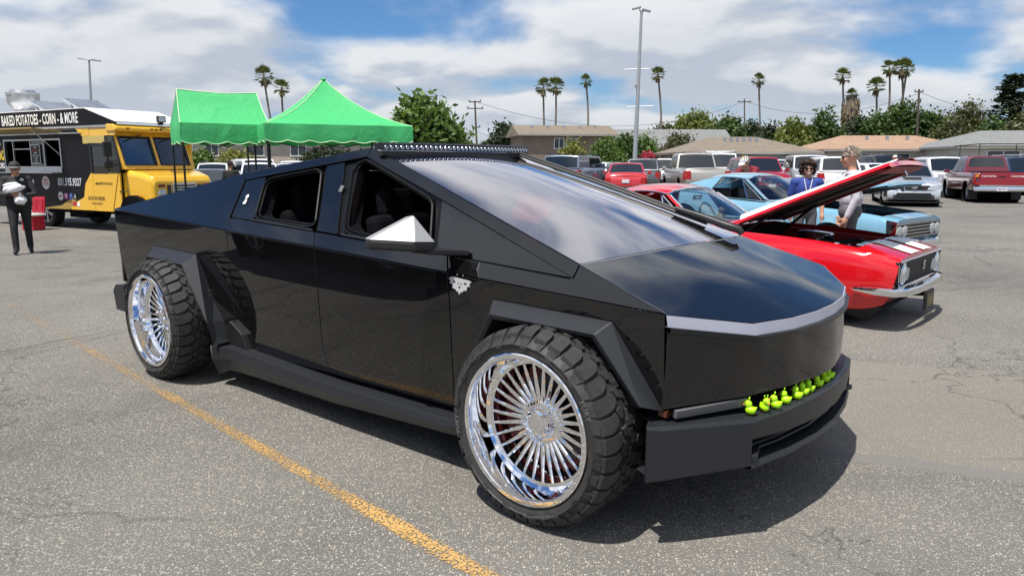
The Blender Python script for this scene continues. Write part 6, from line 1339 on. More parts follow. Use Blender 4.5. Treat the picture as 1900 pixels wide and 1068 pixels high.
# ---- man with grey hair
m_shirt = mat('lilac_grey_shirt', (.50, .48, .53), .8, var=.08, vscale=8, bump=.3, bscale=12); m_jean = mat('grey_trousers', (.10, .10, .11), .8)
x_, y_ = W_(1584, 9.55), 9.55; MN = thing('person', 'grey-haired man in pale shirt and sunglasses standing between the two coupés', 'person', (x_, y_, gz(x_, y_)), R(162))
J = std(1.80); J.update(head=(.045, 0, 1.675))
figure('body', body(J, 'shirt', 'trousers', 'skin', 'shoe', 'long', 1.08, 1.15) + head_prims(J['head'], (1, 0, -.22), s=1.04), dict(shirt=m_shirt, trousers=m_jean, skin=m_skin, shoe=m_shoe), MN, .0095, 3)
shades(J['head'], (1, 0, -.22), MN)
def hair(h, face, parent, m, scale, n, ln, seed, low, front=.2, curl=.3, r=.012):
    """many short locks rooted on the skull"""
    M_ = head_frame(h, face); rr = random.Random(seed); mb = MB()
    mb.ball((-.020, 0, .034), (.096 * scale, .083 * scale, .094 * scale), 18, 12)
    k = 0
    while k < n:
        u = V(rr.gauss(0, 1), rr.gauss(0, 1), rr.gauss(0, 1)).normalized()
        if u.z < low or (u.x > front and u.z < .55): continue
        p = V(u.x * .098 - .018, u.y * .085, u.z * .100 + .030) * 1.0
        d = (u + V(rr.uniform(-1, 1), rr.uniform(-1, 1), rr.uniform(-1, 1)) * curl).normalized(); q = p + d * ln * .5; e = q + (d + V(rr.uniform(-1, 1), rr.uniform(-1, 1), -.8) * curl * 2).normalized() * ln * .6
        mb.tube([p * .96, q, e], [r, r * .9, r * .4], 5); k += 1
    mb.xf(M_); return mb.obj('hair', m, parent, smooth=60, fix=False)
hair(J['head'], (1, 0, -.22), MN, mat('hair_grey', (.30, .26, .21), .7, var=.4, vscale=40), 1.04, 320, .020, 5, -.15, .38, .30, .006)
mb = MB(); mb.prism([(.10, .02, 1.47), (.135, .10, 1.44), (.05, .13, 1.50)], (0, 0, .012)); mb.prism([(.10, -.02, 1.47), (.135, -.10, 1.44), (.05, -.13, 1.50)], (0, 0, .012)); mb.obj('collar', m_shirt, MN, bevel=.003)
# ---- woman in blue
m_blue = mat('royal_blue_top', (.018, .045, .23), .75, var=.15, vscale=9)
x_, y_ = W_(1500, 11.2), 11.2; WM = thing('person', 'smiling woman with dark curly hair, sunglasses and a blue top by the blue hardtop', 'person', (x_, y_, gz(x_, y_)), R(258))
J = std(1.60); figure('body', body(J, 'shirt', 'trousers', 'skin', 'shoe', 'short', .96, 1.0) + head_prims(J['head'], (1, 0, -.05), s=.98), dict(shirt=m_blue, trousers=m_jean, skin=m_skin, shoe=m_shoe), WM, .0095, 3)
shades(J['head'], (1, 0, -.05), WM)
hair(J['head'], (1, 0, -.05), WM, mat('hair_brown', (.035, .018, .012), .5, var=.5, vscale=50), 1.08, 420, .060, 8, -.75, .42, .75, .013)
mb = MB(); M_ = head_frame(J['head'], (1, 0, -.05)); mb.ball((.094, 0, -.055), (.008, .024, .008), 10, 6); mb.xf(M_); mb.obj('smile', mat('teeth', (.75, .72, .68), .4), WM, smooth=60)
mb = MB(); mb.tube([(.10, .06, 1.34), (.13, .03, 1.20), (.135, 0, 1.08), (.13, -.03, 1.20), (.10, -.06, 1.34)], .006, 5); mb.obj('lanyard', m_white, WM)
# ---- person leaning on the far side of the blue hardtop
m_rsh = mat('maroon_shirt', (.16, .012, .022), .8)
x_, y_ = W_(1399, 15.6), 15.6; CP = thing('person', 'person in a white cap and dark red shirt leaning at the blue hardtop', 'person', (x_, y_, gz(x_, y_)), R(215))
J = std(1.74); J.update(chest=(.14, 0, 1.24), neck=(.22, 0, 1.40), head=(.30, 0, 1.49), shL=(.17, .19, 1.35), shR=(.17, -.19, 1.35), elL=(.40, .26, 1.16), wrL=(.62, .20, 1.10), elR=(.42, -.24, 1.16), wrR=(.64, -.18, 1.12))
figure('body', body(J, 'shirt', 'trousers', 'skin', 'shoe', 'short', 1.05, 1.1) + head_prims(J['head'], (1, 0, -.5)), dict(shirt=m_rsh, trousers=m_jean, skin=m_skin, shoe=m_shoe), CP, .011, 3)
cc = cap_(J['head'], (1, 0, -.5), CP, mat('cap_white', (.72, .70, .66), .8)); hair(J['head'], (1, 0, -.5), CP, mat('hair_grey2', (.2, .17, .14), .7), 1.0, 60, .02, 12, -.3, -.2)
mb = MB(); mb.obox((.0, 0, 0), (.055, .04, .004), (0, 0, .5)); mb.xf(head_frame(J['head'], (1, 0, -.5)) @ Matrix.Translation((-.01, .0, .142))); mb.obj('cap_mark', mat('cap_gold', (.45, .30, .04), .6), cc)
# ---- person in orange and white cap far behind
x_, y_ = W_(1660, 30.5), 30.5; OC = thing('person', 'person in orange and white cap and light blue shirt behind the silver saloon', 'person', (x_, y_, gz(x_, y_)), R(75))
J = std(1.74); figure('body', body(J, 'shirt', 'trousers', 'skin', 'shoe', 'short') + head_prims(J['head'], (1, 0, 0)), dict(shirt=mat('pale_blue_shirt', (.20, .42, .62), .8), trousers=m_jean, skin=m_skin, shoe=m_shoe), OC, .014, 2)
cap_(J['head'], (1, 0, 0), OC, mat('cap_white', (.72, .70, .66), .8)); mb = MB(); mb.lathe([(.101, .03), (.104, .065)], 20, 'z', (-.012, 0, 0)); mb.xf(head_frame(J['head'], (1, 0, 0))); mb.obj('cap_band', mat('cap_orange', (.62, .13, .02), .7), OC)
# ---- person in dark shirt under the canopy
x_, y_ = W_(427, 24), 24; DS = thing('person', 'dark-haired person in a dark shirt bending past the green canopies', 'person', (x_, y_, gz(x_, y_)), R(110))
J = std(1.72); figure('body', body(J, 'shirt', 'trousers', 'skin', 'shoe', 'short', 1.12, 1.15) + head_prims(J['head'], (1, 0, -.3)), dict(shirt=mat('dark_shirt', (.022, .020, .021), .8), trousers=m_jean, skin=m_skin2, shoe=m_shoe), DS, .013, 2)
hair(J['head'], (1, 0, -.3), DS, mat('hair_brown', (.035, .018, .012), .5), 1.02, 80, .02, 21, -.2, .3)
# ================================================================ buildings, trees, poles beyond the lot
def ZP(py, d): return 1.6186 + d * math.tan(math.atan((534 - py) / 1367.8) - R(9.495))          # height of something seen at row py, distance d
m_bark = mat('bark', (.10, .075, .055), .85, var=.4, vscale=6, bump=.5, bscale=14); m_barkp = mat('palm_bark', (.17, .145, .12), .9, var=.3, vscale=5, bump=.5, bscale=10)
def stucco(nm, c): return mat('stucco_' + nm, c, .9, var=.12, vscale=.8, bump=.25, bscale=40)
def shingle(nm, c):
    key = 'shingle_' + nm
    if key in MATS: return MATS[key]
    global NT
    m = bpy.data.materials.new(key); m.use_nodes = True; NT = m.node_tree; b = NT.nodes['Principled BSDF']; p = N('ShaderNodeTexCoord').outputs['Object']
    br = NT.nodes.new('ShaderNodeTexBrick'); br.inputs['Scale'].default_value = 2.2; LK(p, br.inputs['Vector']); br.inputs['Color1'].default_value = (*[k * .82 for k in c], 1); br.inputs['Color2'].default_value = (*[min(1, k * 1.16) for k in c], 1); br.inputs['Mortar'].default_value = (*[k * .6 for k in c], 1); br.inputs['Mortar Size'].default_value = .015
    LK(MIX(MAPR(NOISE(p, .7, 4, .6), .3, .7, 0, .5), br.outputs[0], tuple(k * .75 for k in c)), b.inputs['Base Color']); b.inputs['Roughness'].default_value = .9; MATS[key] = m; return m
def house(label, x, y, rot, w, dp, eave, ridge, wallm, roofm, wins=(), hip=True, over=.5, rl=None, name='house', gable_wins=(), vents=0):
    """w along local x, front face at local y=-dp/2"""
    root = thing(name, label, 'house', (x, y, gz(x, y) - .05), R(rot)); mb = MB(); mb.box(-w / 2, w / 2, -dp / 2, dp / 2, 0, eave)
    if not hip:
        for s in (-1, 1): mb.prism([(s * w / 2, -dp / 2, eave), (s * w / 2, dp / 2, eave), (s * w / 2, 0, ridge - .1)], (-s * .1, 0, 0))
    mb.obj('wall', wallm, root)
    hw, hd = w / 2 + over, dp / 2 + over; rx = (hw - hd if rl is None else rl) if hip else hw
    r_ = MB(); A, B_, C, D = V(-hw, -hd, eave - .05), V(hw, -hd, eave - .05), V(hw, hd, eave - .05), V(-hw, hd, eave - .05); E1, E2 = V(-rx, 0, ridge), V(rx, 0, ridge)
    t = V(0, 0, .16)
    r_.add([A, B_, C, D, E1, E2, A - t, B_ - t, C - t, D - t], [(0, 1, 5, 4), (1, 2, 5), (2, 3, 4, 5), (3, 0, 4), (0, 6, 7, 1), (1, 7, 8, 2), (2, 8, 9, 3), (3, 9, 6, 0), (6, 9, 8, 7)]); rf = r_.obj('roof', roofm, root)
    f_ = MB(); f_.box(-hw - .01, hw + .01, -hd - .03, -hd - .005, eave - .22, eave - .04); f_.obj('fascia', mat('fascia_grey', (.30, .28, .25), .7), rf)
    for k in range(vents):
        v = MB(); xx = lerp(-rx * .8, rx * .8, (k + .5) / vents); v.box(xx - .1, xx + .1, -hd * .35 - .1, -hd * .35 + .1, lerp(ridge, eave, .35) - .05, lerp(ridge, eave, .35) + .3); v.obj('roof_vent', m_steel, rf)
    def win(o, ux, a, b, c, d):
        M_ = frame(o, ux, (0, 0, 1))
        f = MB()
        for q in ((a - .07, b + .07, c - .07, c), (a - .07, b + .07, d, d + .07), (a - .07, a, c, d), (b, b + .07, c, d), ((a + b) / 2 - .03, (a + b) / 2 + .03, c, d)): f.box(q[0], q[1], q[2], q[3], -.02, .05)
        f.xf(M_); wo = f.obj('window', m_white, root); p_ = MB(); p_.box(a, b, c, d, -.01, .02); p_.xf(M_); p_.obj('pane', mat('house_glass', (.06, .075, .085), .08, spec=.6), wo)
    for a, b, c, d in wins: win((0, -dp / 2 - .005, 0), (1, 0, 0), a, b, c, d)
    for a, b, c, d in gable_wins: win((w / 2 + .005, 0, 0), (0, 1, 0), a, b, c, d)
    return root
s_tan = stucco('tan', (.22, .175, .14)); s_beige = stucco('beige', (.42, .37, .31)); s_grey = stucco('grey', (.33, .33, .31)); s_cream = stucco('cream', (.52, .50, .45))
r_tan = shingle('tan', (.20, .165, .125)); r_or = shingle('orange', (.34, .22, .145)); r_grey = shingle('grey', (.20, .205, .20)); r_brn = shingle('brown', (.17, .14, .115))
d = 80; house('brown two-storey stucco house with two white windows and low gable roof', W_(1040, 86) + 0, 86, 10, 10.4, 7, 4.7, 5.8, s_tan, r_tan, [(-1.55, -.55, 3.15, 4.2), (-.15, .85, 3.15, 4.2)], hip=False, gable_wins=[(-2.2, -1.0, 3.1, 4.2), (.2, 1.4, 3.1, 4.2)], vents=5)
house('grey-roofed house half hidden behind trees right of the lamp post', W_(1235, 100), 100, 4, 15, 8, 3.7, 6.0, s_grey, r_grey, [(-1.2, .9, 1.5, 3.0), (2.5, 4, 1.5, 3.0)], hip=False)
house('low house with a broad tan hip roof and grey wall', W_(1358, 58), 58, 3, 9.0, 8.5, 2.35, 3.5, s_grey, r_tan, [(2.0, 3.4, 1.1, 1.8)], hip=True, rl=1.8, vents=6)
house('low pale house with an orange shingle roof and strip windows', W_(1625, 62), 62, -2, 11.2, 8.5, 2.62, 3.75, s_cream, r_or, [(-3.0, -1.6, 1.5, 2.2), (-1.3, .6, 1.5, 2.2), (1.6, 3.0, 1.4, 2.2), (3.5, 4.6, 1.4, 2.2)], hip=True, rl=3.0, vents=3)
house('grey-shingled house with carport frame at the end of the lot', W_(1890, 54), 55, -8, 10.5, 9, 2.7, 3.85, s_cream, r_grey, [(-3.6, -1.6, 1.4, 2.3), (1, 2.5, 1.4, 2.3)], hip=True, rl=2.2)
house('small brown house peeking out below the big tree', W_(1722, 110), 110, 0, 5.2, 5, 5.6, 7.2, s_tan, r_grey, [(-.9, .9, 4.0, 5.2)], hip=True, rl=.6)
house('beige two-storey flats behind the green canopies', W_(520, 66), 66, 6, 17, 9, 4.4, 4.9, s_beige, r_brn, [(-7, -6, 2.4, 3.8), (-5, -4, 2.4, 3.8), (-1.6, -.4, 2.4, 3.8), (1.8, 3, 2.4, 3.8)], hip=True, rl=5)
house('flat-roofed beige annexe seen through the yellow van windscreen', W_(370, 70), 70, 0, 6, 7, 4.6, 5.0, s_cream, r_brn, [(-2, -1, 2.6, 3.8), (.5, 1.5, 2.6, 3.8)], hip=True, rl=1)
# lot boundary wall
mb = MB(); mb.loft([[(x, 52 + .05 * (x - 8) * 0, z) for z in (0, 1.9)] for x in (5, 12, 22, 36)]); mb = MB(); mb.box(6, 40, 51.9, 52.1, 0, 1.75); bw = mb.obj('boundary_wall', s_grey); tag(bw, 'low grey boundary wall behind the parked cars', 'wall')
# carport frame
CF = thing('carport', 'dark tubular carport frame in front of the grey-shingled roof', 'carport', (W_(1850, 47), 47, gz(20, 47)), 0)
for xx in (-1.8, 1.8):
    for yy in (-1, 1): mb = MB(); mb.tube([(xx, yy, 0), (xx, yy, 2.6)], .03, 6); mb.obj('post', m_trim, CF)
mb = MB(); mb.tube([(-1.8, -1, 2.6), (1.8, -1, 2.6), (2.2, 1, 2.5), (-2.2, 1, 2.5)], .035, 6, closed=True); mb.obj('top_frame', m_trim, CF)
# ---------------------------------------------------------------- trees
def leaf_cloud(mb, rr, blobs, n, size, droop=.0, clump=14, flat=.5, per=10):
    """leaf-sized faces gathered in clumps on and in ellipsoid blobs"""
    wts = [b[1][0] * b[1][1] + b[1][2] * b[1][0] for b in blobs]; tot = sum(wts)
    for b, w in zip(blobs, wts):
        k = max(4, int(n / per * w / tot)); c, r_ = Vector(b[0]), b[1]
        for _ in range(k):
            u = V(rr.gauss(0, 1), rr.gauss(0, 1), rr.gauss(0, 1)).normalized(); q = rr.uniform(.55, 1.05) if rr.random() < .85 else rr.uniform(.2, .6)
            cc = c + V(u.x * r_[0], u.y * r_[1], u.z * r_[2]) * q; cs = size * rr.uniform(1.5, 3.0)
            for _ in range(per):
                p = cc + V(rr.gauss(0, 1), rr.gauss(0, 1), rr.gauss(0, .7)) * cs * .5; s = size * rr.uniform(.6, 1.3)
                nn = (u * .6 + V(rr.gauss(0, 1), rr.gauss(0, 1), rr.gauss(0, 1) + flat)).normalized(); t = nn.cross(V(rr.gauss(0, 1), rr.gauss(0, 1), rr.gauss(0, 1) - droop)).normalized(); bt = nn.cross(t)
                o = len(mb.v); mb.v += [tuple(p - t * s * .5), tuple(p + bt * s * .28), tuple(p + t * s * .6), tuple(p - bt * s * .28)]; mb.f.append((o, o + 1, o + 2, o + 3))
def tree(label, x, y, h, blobs, n, size, lm, seed, trunk=.18, group='trees beyond the lot', name='tree', cat='tree', limbs=True):
    rr = random.Random(seed); root = thing(name, label, cat, (x, y, gz(x, y) - .02), 0, group); top = max(b[0][2] for b in blobs)
    mb = MB(); z0 = min(b[0][2] - b[1][2] for b in blobs)
    mb.tube([(0, 0, 0), (.05, .02, top * .25), (-.04, .05, top * .55), (.02, 0, top)], [trunk, trunk * .8, trunk * .6, trunk * .25], 8)
    if limbs:
        for b in blobs:
            for _ in range(2):
                e = Vector(b[0]) + V(rr.uniform(-.5, .5) * b[1][0], rr.uniform(-.5, .5) * b[1][1], rr.uniform(-.2, .5) * b[1][2]); s = V(0, 0, min(top * .8, max(.2, e.z * .45))); mb.tube([s, s.lerp(e, .5) + V(0, 0, .1 * h * rr.random() * .5), e], [trunk * .5, trunk * .33, trunk * .1], 5)
    mb.obj('trunk', m_bark, root, smooth=60)
    lf = MB(); leaf_cloud(lf, rr, blobs, n, size); lf.obj('crown', lm, root, fix=False); return root
L_mid = leafmat('leaf_mid', (.028, .060, .014), (.085, .150, .030)); L_yel = leafmat('leaf_yellow', (.075, .105, .018), (.20, .23, .045)); L_dark = leafmat('leaf_dark', (.014, .026, .010), (.040, .062, .022)); L_bright = leafmat('leaf_bright', (.050, .105, .018), (.14, .22, .045)); L_olive = leafmat('leaf_olive', (.050, .060, .022), (.125, .130, .05)); L_red = leafmat('bougainvillea', (.30, .015, .05), (.52, .04, .10)); L_bam = leafmat('leaf_bamboo', (.13, .15, .03), (.26, .26, .06)); L_ced = leafmat('leaf_cedar', (.016, .030, .018), (.05, .075, .04), .15)
def mk(label, px, py, d, hwpx, lm, seed, n=2600, size=.28, nb=7, low=None, name='tree', cat='tree', squash=1.0, trunk=.18):
    """tree of several lobes: crown centred on direction px, top at row py, half width hwpx (rows and columns of the photograph give its size at distance d)"""
    rr = random.Random(seed * 7 + 1); x = W_(px, d, py + hwpx); h = ZP(py, d) - gz(x, d); hw = hwpx / 1367.8 * d * 1.08; lo = low if low is not None else max(.3, h - hw * 2.3 * squash); cz = (h + lo) / 2; hh = (h - lo) / 2; blobs = [((0, 0, cz), (hw * .66, hw * .66, hh * .78))]
    for k in range(nb):
        a = 2 * PI * k / nb + rr.uniform(-.4, .4); q = rr.uniform(.45, .72); zz_ = rr.uniform(-.6, .75); s = rr.uniform(.30, .48); blobs.append(((hw * q * math.cos(a), hw * q * math.sin(a), cz + hh * zz_ * (1 - s)), (hw * s, hw * s, hh * s * rr.uniform(.8, 1.1))))
    blobs.append(((hw * rr.uniform(-.2, .2), 0, h - hh * .3), (hw * .36, hw * .36, hh * .33)))
    return tree(label, x, d, h, blobs, n, size, lm, seed, trunk, name=name, cat=cat)
TREES = [
 ('bright green walnut tree with open leafy sprays beside the peaked canopy', 792, 183, 46, 44, L_bright, 3200, .42, 11, 1.2),
 ('pale yellow-green tree low beside the walnut tree', 848, 240, 60, 24, L_yel, 1500, .32, 6, .6),
 ('dark round cypress-like tree left of the brown house', 936, 231, 95, 28, L_dark, 2600, .42, 7, .8),
 ('wispy yellow bamboo clump against the brown house wall', 1064, 262, 72, 18, L_bam, 900, .30, 6, .2),
 ('rounded bright green shrub in front of the brown house', 1130, 257, 66, 29, L_bright, 2000, .26, 7, .1),
 ('loose green tree just left of the lamp post', 1158, 250, 70, 26, L_mid, 1500, .30, 7, 1.0),
 ('small spreading green tree right of the lamp post', 1196, 253, 72, 24, L_bright, 1200, .28, 7, 1.2),
 ('red flowering bougainvillea bush at the foot of the lamp post', 1202, 282, 62, 16, L_red, 700, .20, 5, .1),
 ('grey-green tree behind the grey roof, under the tall palm', 1228, 232, 125, 28, L_olive, 1500, .48, 6, 2.5),
 ('grey-green bush before the tan hip roof', 1258, 246, 68, 22, L_olive, 1100, .28, 6, .4),
 ('broad golden-green tree top behind the grey roof', 1296, 208, 125, 42, L_yel, 3000, .55, 9, 3),
 ('full green tree behind the tan hip roof', 1345, 214, 105, 36, L_mid, 2600, .48, 9, 1),
 ('dark green tree beside the utility pole', 1392, 226, 110, 26, L_dark, 1800, .48, 7, 1),
 ('dark low tree left of the yellow-green one', 1428, 232, 96, 26, L_dark, 1700, .42, 7, .5),
 ('yellow-green bushy tree behind the white pickup', 1472, 219, 92, 28, L_yel, 1900, .42, 8, .5),
 ('tall mid-green tree left of the shaggy palm', 1527, 205, 92, 32, L_mid, 2600, .44, 9, .5),
 ('dark tree at the foot of the shaggy palm', 1586, 218, 100, 32, L_dark, 2400, .46, 8, .5),
 ('green bushy tree below the slender palm', 1628, 208, 98, 28, L_mid, 2000, .46, 8, .5),
 ('large dense green tree behind the orange roof', 1682, 192, 96, 46, L_mid, 4200, .46, 11, .8),
 ('small leaning bright tree at the edge of the dense tree', 1738, 206, 94, 13, L_bright, 700, .42, 5, 1.5),
 ('brownish green tree left of the cedar', 1797, 188, 96, 32, L_olive, 2300, .46, 9, .8),
 ('olive hedge tree below the cedar', 1768, 222, 82, 26, L_olive, 1700, .40, 7, .3),
 ('green hedge tree in front of the cedar', 1838, 222, 80, 34, L_mid, 2200, .40, 8, .3),
 ('leafy hedge tree at the right of the cedar', 1895, 218, 78, 30, L_olive, 2000, .40, 8, .3),
 ('sunlit shrub beside the yellow van nose under the canopy', 374, 280, 58, 27, L_bright, 1500, .26, 7, .1),
 ('pale flowering shrub in front of the beige flats', 438, 278, 60, 30, L_bam, 1600, .26, 7, .1),
 ('dark tree behind the peaked canopy legs', 612, 270, 62, 40, L_dark, 1800, .32, 8, .2),
 ('dark tree between flats and peaked canopy', 690, 262, 64, 36, L_mid, 1700, .34, 8, .2),
]
for i, (lab, px, py, d, hw_, lm, n, size, nb, low) in enumerate(TREES): mk(lab, px, py, d, hw_, lm, 40 + i, int(n * 2.6), size * 1.05, nb, low, name='shrub' if 'shrub' in lab or 'bush at' in lab or 'clump' in lab else 'tree', cat='shrub' if 'shrub' in lab or 'bush at' in lab or 'clump' in lab else 'tree')
# cedar: tiers of flat drooping sprays
def cedar(label, px, py, d, hwpx, seed):
    rr = random.Random(seed); x = W_(px, d); h = ZP(py, d) - gz(x, d); hw = hwpx / 1367.8 * d; root = thing('cedar_tree', label, 'tree', (x, d, gz(x, d)), 0, 'trees beyond the lot')
    mb = MB(); mb.tube([(0, 0, 0), (.1, 0, h * .5), (0, 0, h)], [.32, .2, .04], 8); lf = MB()
    for k in range(34):
        z = lerp(h * .15, h * .98, k / 33); L_ = hw * (1.15 - .9 * (k / 33) ** 1.4) * rr.uniform(.65, 1.1)
        for _ in range(5):
            a = rr.uniform(0, 2 * PI); e = V(L_ * math.cos(a), L_ * math.sin(a), z + L_ * .12); mb.tube([(0, 0, z - .2), e * .5 + V(0, 0, z * .5 + .1), e], [.06, .045, .015], 5)
            for q in range(44):
                t = rr.uniform(.25, 1.05); p = V(0, 0, z).lerp(e, t) + V(rr.gauss(0, .16) * L_, rr.gauss(0, .16) * L_, rr.gauss(0, .08)); s = rr.uniform(.28, .6); nn = V(rr.gauss(0, .35), rr.gauss(0, .35), 1).normalized(); t_ = nn.cross(V(rr.gauss(0, 1), rr.gauss(0, 1), 0)).normalized(); bt = nn.cross(t_); o = len(lf.v); lf.v += [tuple(p - t_ * s * .5), tuple(p + bt * s * .3), tuple(p + t_ * s * .6 - V(0, 0, .1)), tuple(p - bt * s * .3)]; lf.f.append((o, o + 1, o + 2, o + 3))
    mb.obj('trunk', m_bark, root, smooth=60); lf.obj('crown', L_ced, root, fix=False)
cedar('dark blue-green cedar with layered drooping boughs', 1866, 138, 84, 50, 5)
# palms
L_palm = leafmat('palm_frond', (.055, .080, .024), (.17, .20, .07), .3); L_dead = leafmat('palm_skirt', (.13, .095, .05), (.26, .20, .11), .1)
def palm_mesh(seed, R_=1.35):
    rr = random.Random(seed); g = MB(); dd = MB()
    for k in range(64):
        el = R(rr.uniform(-42, 86)); az = rr.uniform(0, 2 * PI); L_ = R_ * rr.uniform(.55, .8); d = V(math.cos(az) * math.cos(el), math.sin(az) * math.cos(el), math.sin(el)); p = d * L_; sd = d.cross(V(0, 0, 1)); sd = sd.normalized() if sd.length > .1 else V(1, 0, 0); up = sd.cross(d)
        g.add([V(0, 0, 0), sd * .03, p + sd * .015, p], [(0, 1, 2, 3)])
        fl = R_ * rr.uniform(.42, .6)
        for m in range(11):
            a = R(-85 + 17 * m); dv = d * math.cos(a) + sd * math.sin(a); tip = p + dv * fl * (1 - .2 * abs(m - 5) / 5) - V(0, 0, .16 * fl * rr.random()) + up * rr.uniform(-.05, .05); wv = (sd * math.cos(a) - d * math.sin(a)) * .05; mid = p + dv * fl * .5
            g.add([p, mid + wv, tip, mid - wv], [(0, 1, 2, 3)])
    for k in range(46):
        az = rr.uniform(0, 2 * PI); d = V(math.cos(az) * .38, math.sin(az) * .38, -1).normalized(); p0 = V(math.cos(az) * .12, math.sin(az) * .12, rr.uniform(-.5, .1)); L_ = R_ * rr.uniform(.5, .95); sd = V(-math.sin(az), math.cos(az), 0) * rr.uniform(.08, .2)
        dd.add([p0, p0 + d * L_ * .6 + sd, p0 + d * L_ + V(0, 0, rr.uniform(-.1, .1)), p0 + d * L_ * .6 - sd], [(0, 1, 2, 3)])
    return g.mesh('fronds', L_palm, fix=False), dd.mesh('dead_skirt', L_dead, fix=False)
PM = [palm_mesh(s) for s in (1, 2, 3, 4)]
PALMS = [(490, 143, 105, 503, 16.5, 'taller of the two palms above the canopies'), (523, 164, 108, 529, 14.5, 'shorter of the two palms above the canopies'), (1008, 163, 112, 1014, 14.5, 'left palm of the pair above the brown house'), (1031, 160, 110, 1034, 15, 'right palm of the pair above the brown house'), (1087, 151, 118, 1093, 11, 'lone small-headed palm above the brown house ridge'), (1221, 139, 112, 1227, 13, 'tall palm just right of the lamp post'), (1408, 150, 120, 1410, 11.5, 'slim palm above the dark trees between two utility poles'), (1563, 142, 112, 1570, 13.5, 'tall curved palm beside the shaggy-trunked palm'), (1580, 177, 112, 1581, 10.5, 'short palm with a thick shaggy trunk'), (1626, 161, 108, 1631, 15.5, 'bushy-headed palm left of the palm cluster'), (1651, 128, 110, 1650, 13.5, 'left slender palm of the tall cluster'), (1674, 128, 106, 1675, 17, 'big-headed palm of the tall cluster')]
for i, (px, py, d, pb, rpx, lab) in enumerate(PALMS):
    xb, xt, zt = W_(pb, d, 230), W_(px, d, py), ZP(py, d); root = thing('palm_tree', lab, 'palm', (xb, d, gz(xb, d)), 0, 'fan palms on the skyline'); zt -= gz(xb, d); sc = rpx / 1367.8 * d / 1.28
    mb = MB(); dx = xt - xb; thick = 1.0 if i == 8 else .17
    pts_ = [(dx * (t ** 2) * 1.0 + .15 * math.sin(t * 5 + i), .1 * math.sin(t * 4 + i), zt * t) for t in [k / 10 for k in range(11)]]; off = pts_[-1][0] - dx; pts_ = [(a - off * (k / 10), b, c) for k, (a, b, c) in enumerate(pts_)]
    mb.tube(pts_, [thick * 1.5] + [thick * (1.05 - .03 * k) for k in range(1, 11)], 9); tk = mb.obj('trunk', m_barkp, root, smooth=60)
    if i == 8:
        sh = MB(); rr = random.Random(3)
        for k in range(420):
            t = rr.uniform(.25, .98); a = rr.uniform(0, 2 * PI); p = V(pts_[int(t * 10)][0] + 1.0 * math.cos(a), 1.0 * math.sin(a), zt * t); sh.add([p, p + V(.15 * math.cos(a) + .12, .15 * math.sin(a), -.7), p + V(.3 * math.cos(a), .3 * math.sin(a), -1.1), p + V(.15 * math.cos(a) - .12, .15 * math.sin(a), -.7)], [(0, 1, 2, 3)])
        sh.obj('shag', L_dead, root, fix=False)
    g, dd = PM[i % 4]
    for nm, me in (('fronds', g), ('dead_skirt', dd)):
        o = link(nm, me, root, loc=pts_[-1], rot=(0, 0, i * 1.3)); o.scale = (sc, sc, sc * 1.05)
# second trunk of the cluster
xb = W_(1667, 107); root = thing('palm_tree', 'leaning palm trunk crossing behind the big-headed palm', 'palm', (xb, 108, gz(xb, 108)), 0, 'fan palms on the skyline'); zt = ZP(132, 108)
mb = MB(); mb.tube([(0, 0, 0), (.1, 0, zt * .5), (.62, 0, zt)], [.22, .17, .14], 8); mb.obj('trunk', m_barkp, root, smooth=60)
for nm, me in (('fronds', PM[2][0]), ('dead_skirt', PM[2][1])): o = link(nm, me, root, loc=(.62, 0, zt), rot=(0, 0, 2)); o.scale = (.75, .75, .8)
# ---------------------------------------------------------------- poles
m_pole = mat('lamp_post_grey', (.36, .38, .40), .45, .4); m_wood = mat('pole_wood', (.085, .065, .05), .85, var=.3, vscale=5)
xb, d = W_(1177, 44), 44; LPo = thing('lamp_post', 'tall leaning grey lamp post with twin heads and two cross bars', 'lamp post', (xb, d, gz(xb, d)), 0); zt = ZP(30, d); xt = W_(1190, d, 30) - xb; pl_ = lambda t: V(xt * t, 0, zt * t)
mb = MB(); mb.tube([pl_(0), pl_(1)], [.15, .075], 10); mb.lathe([(.26, 0), (.26, .7), (0, .7)], 14, 'z'); mb.obj('post', m_pole, LPo, smooth=40)
for py, w0, w1 in ((137, .85, .60), (206, .62, .95)):
    t = (ZP(py, d) / zt); mb = MB(); c = pl_(t); mb.tube([c + V(-w0, 0, -.03), c + V(w1, 0, .02)], .035, 6); mb.obj('cross_bar', m_white, LPo)
for s, a in ((-1, 0), (1, .3)):
    mb = MB(); c = pl_(1) + V(0, 0, .05 - .28 * a); mb.obox(c + V(s * .28, 0, .12 - .15 * a), (.50, .26, .10), (0, R(s * 14), 0)); mb.tube([pl_(.985), c + V(s * .12, 0, .08 - .1 * a)], .04, 6); mb.obj('lamp_head', m_pole, LPo, bevel=.03)
c = pl_(ZP(168, d) / zt); mb = MB(); mb.obox(c + V(-.16, -.05, 0), (.14, .14, .2), (0, 0, 0)); mb.obj('camera_box', m_pole, LPo, bevel=.02)
d = 62; xb = W_(172, d); L2 = thing('lamp_post', 'distant lamp post with two winged heads above the food truck', 'lamp post', (xb, d, 0), 0); zt = ZP(112, d); xt = W_(165, d, 110) - xb
mb = MB(); mb.tube([(0, 0, 0), (xt, 0, zt)], [.16, .08], 8); mb.obj('post', m_pole, L2)
for s in (-1, 1): mb = MB(); mb.prism([(xt, -.15, zt), (xt + s * .35, -.15, zt + .10), (xt + s * .95, -.12, zt + (.22 if s < 0 else -.02)), (xt + s * .80, -.12, zt + (.10 if s < 0 else -.10))], (0, .3, 0)); mb.obj('lamp_head', m_pole, L2, bevel=.02)
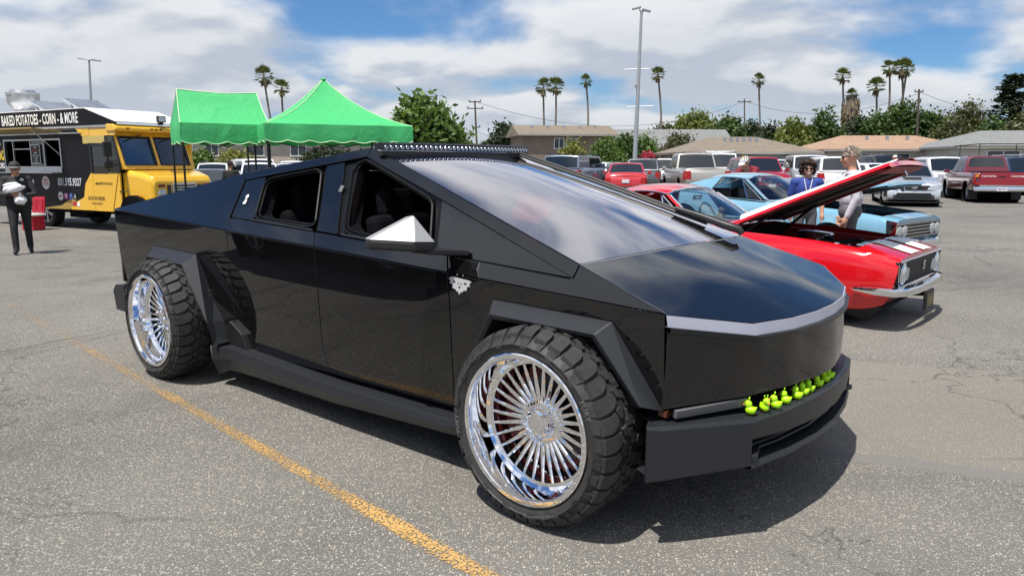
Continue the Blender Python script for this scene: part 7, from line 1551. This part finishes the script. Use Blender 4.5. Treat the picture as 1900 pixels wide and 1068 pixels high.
def upole(label, px0, px1, py, d, arms, thick=.14):
    xb = W_(px0, d); root = thing('utility_pole', label, 'utility pole', (xb, d, gz(xb, d)), 0, 'utility poles on the skyline'); zt = ZP(py, d); xt = W_(px1, d, py) - xb; mb = MB(); mb.tube([(0, 0, 0), (xt, 0, zt)], [thick, thick * .7], 8); mb.obj('pole', m_wood, root)
    for za, w_ in arms:
        t = za; mb = MB(); mb.box(xt * t - w_, xt * t + w_, -.06, .06, zt * t - .06, zt * t + .06); ar_ = mb.obj('cross_arm', m_wood, root)
        for s in (-.9, .9): mb = MB(); mb.lathe([(.07, 0), (.09, .12), (.04, .25)], 8, 'z', (xt * t + s * w_, 0, zt * t + .06)); mb.obj('insulator', m_steel, ar_)
    return Vector((xb + xt, d, zt + gz(xb, d)))
u1 = upole('dark utility pole with stacked cross arms right of the walnut tree', 887, 881, 187, 92, [(.985, .75), (.90, 1.0), (.66, .5)]); u2 = upole('utility pole rising from the trees left of the slim palm', 1383, 1381, 187, 110, [(.96, 1.0)], .12); u3 = upole('leaning wooden utility pole in front of the dense tree', 1701, 1705, 170, 88, [(.97, .5)], .16)
def wire(a, b, sag, label):
    mb = MB(); mb.tube([a.lerp(b, k / 16) - V(0, 0, sag * 4 * (k / 16) * (1 - k / 16)) for k in range(17)], .022, 4); o = mb.obj('power_line', m_trim); tag(o, label, 'cable')
wire(u1 + V(0, 0, -.1), u2 + V(0, 0, -.4), 3.2, 'thin power line sagging from the dark pole towards the pole among the palms'); wire(u2 + V(0, 0, -.3), u3 + V(0, 0, -.5), 2.0, 'thin power line running to the leaning wooden pole'); wire(u3 + V(0, 0, -.3), V(W_(2000, 84), 84, ZP(215, 84)), 1.2, 'thin power line from the leaning pole towards the cedar')
wire(u1 + V(0, 0, -3.5), V(W_(955, 84), 84, 4.9), .5, 'service cable from the dark pole to the brown house')
# ---------------------------------------------------------------- red car behind the photographer, seen only mirrored in the black doors
car('suv', 'dark red SUV mirrored in the black doors of the truck', 'car', -6.2, 4.45, 140, P_maroon, z=0)
car('suv', 'black SUV mirrored in the bed side of the truck', 'car', -12.6, 8.3, 140, P_black, z=0)
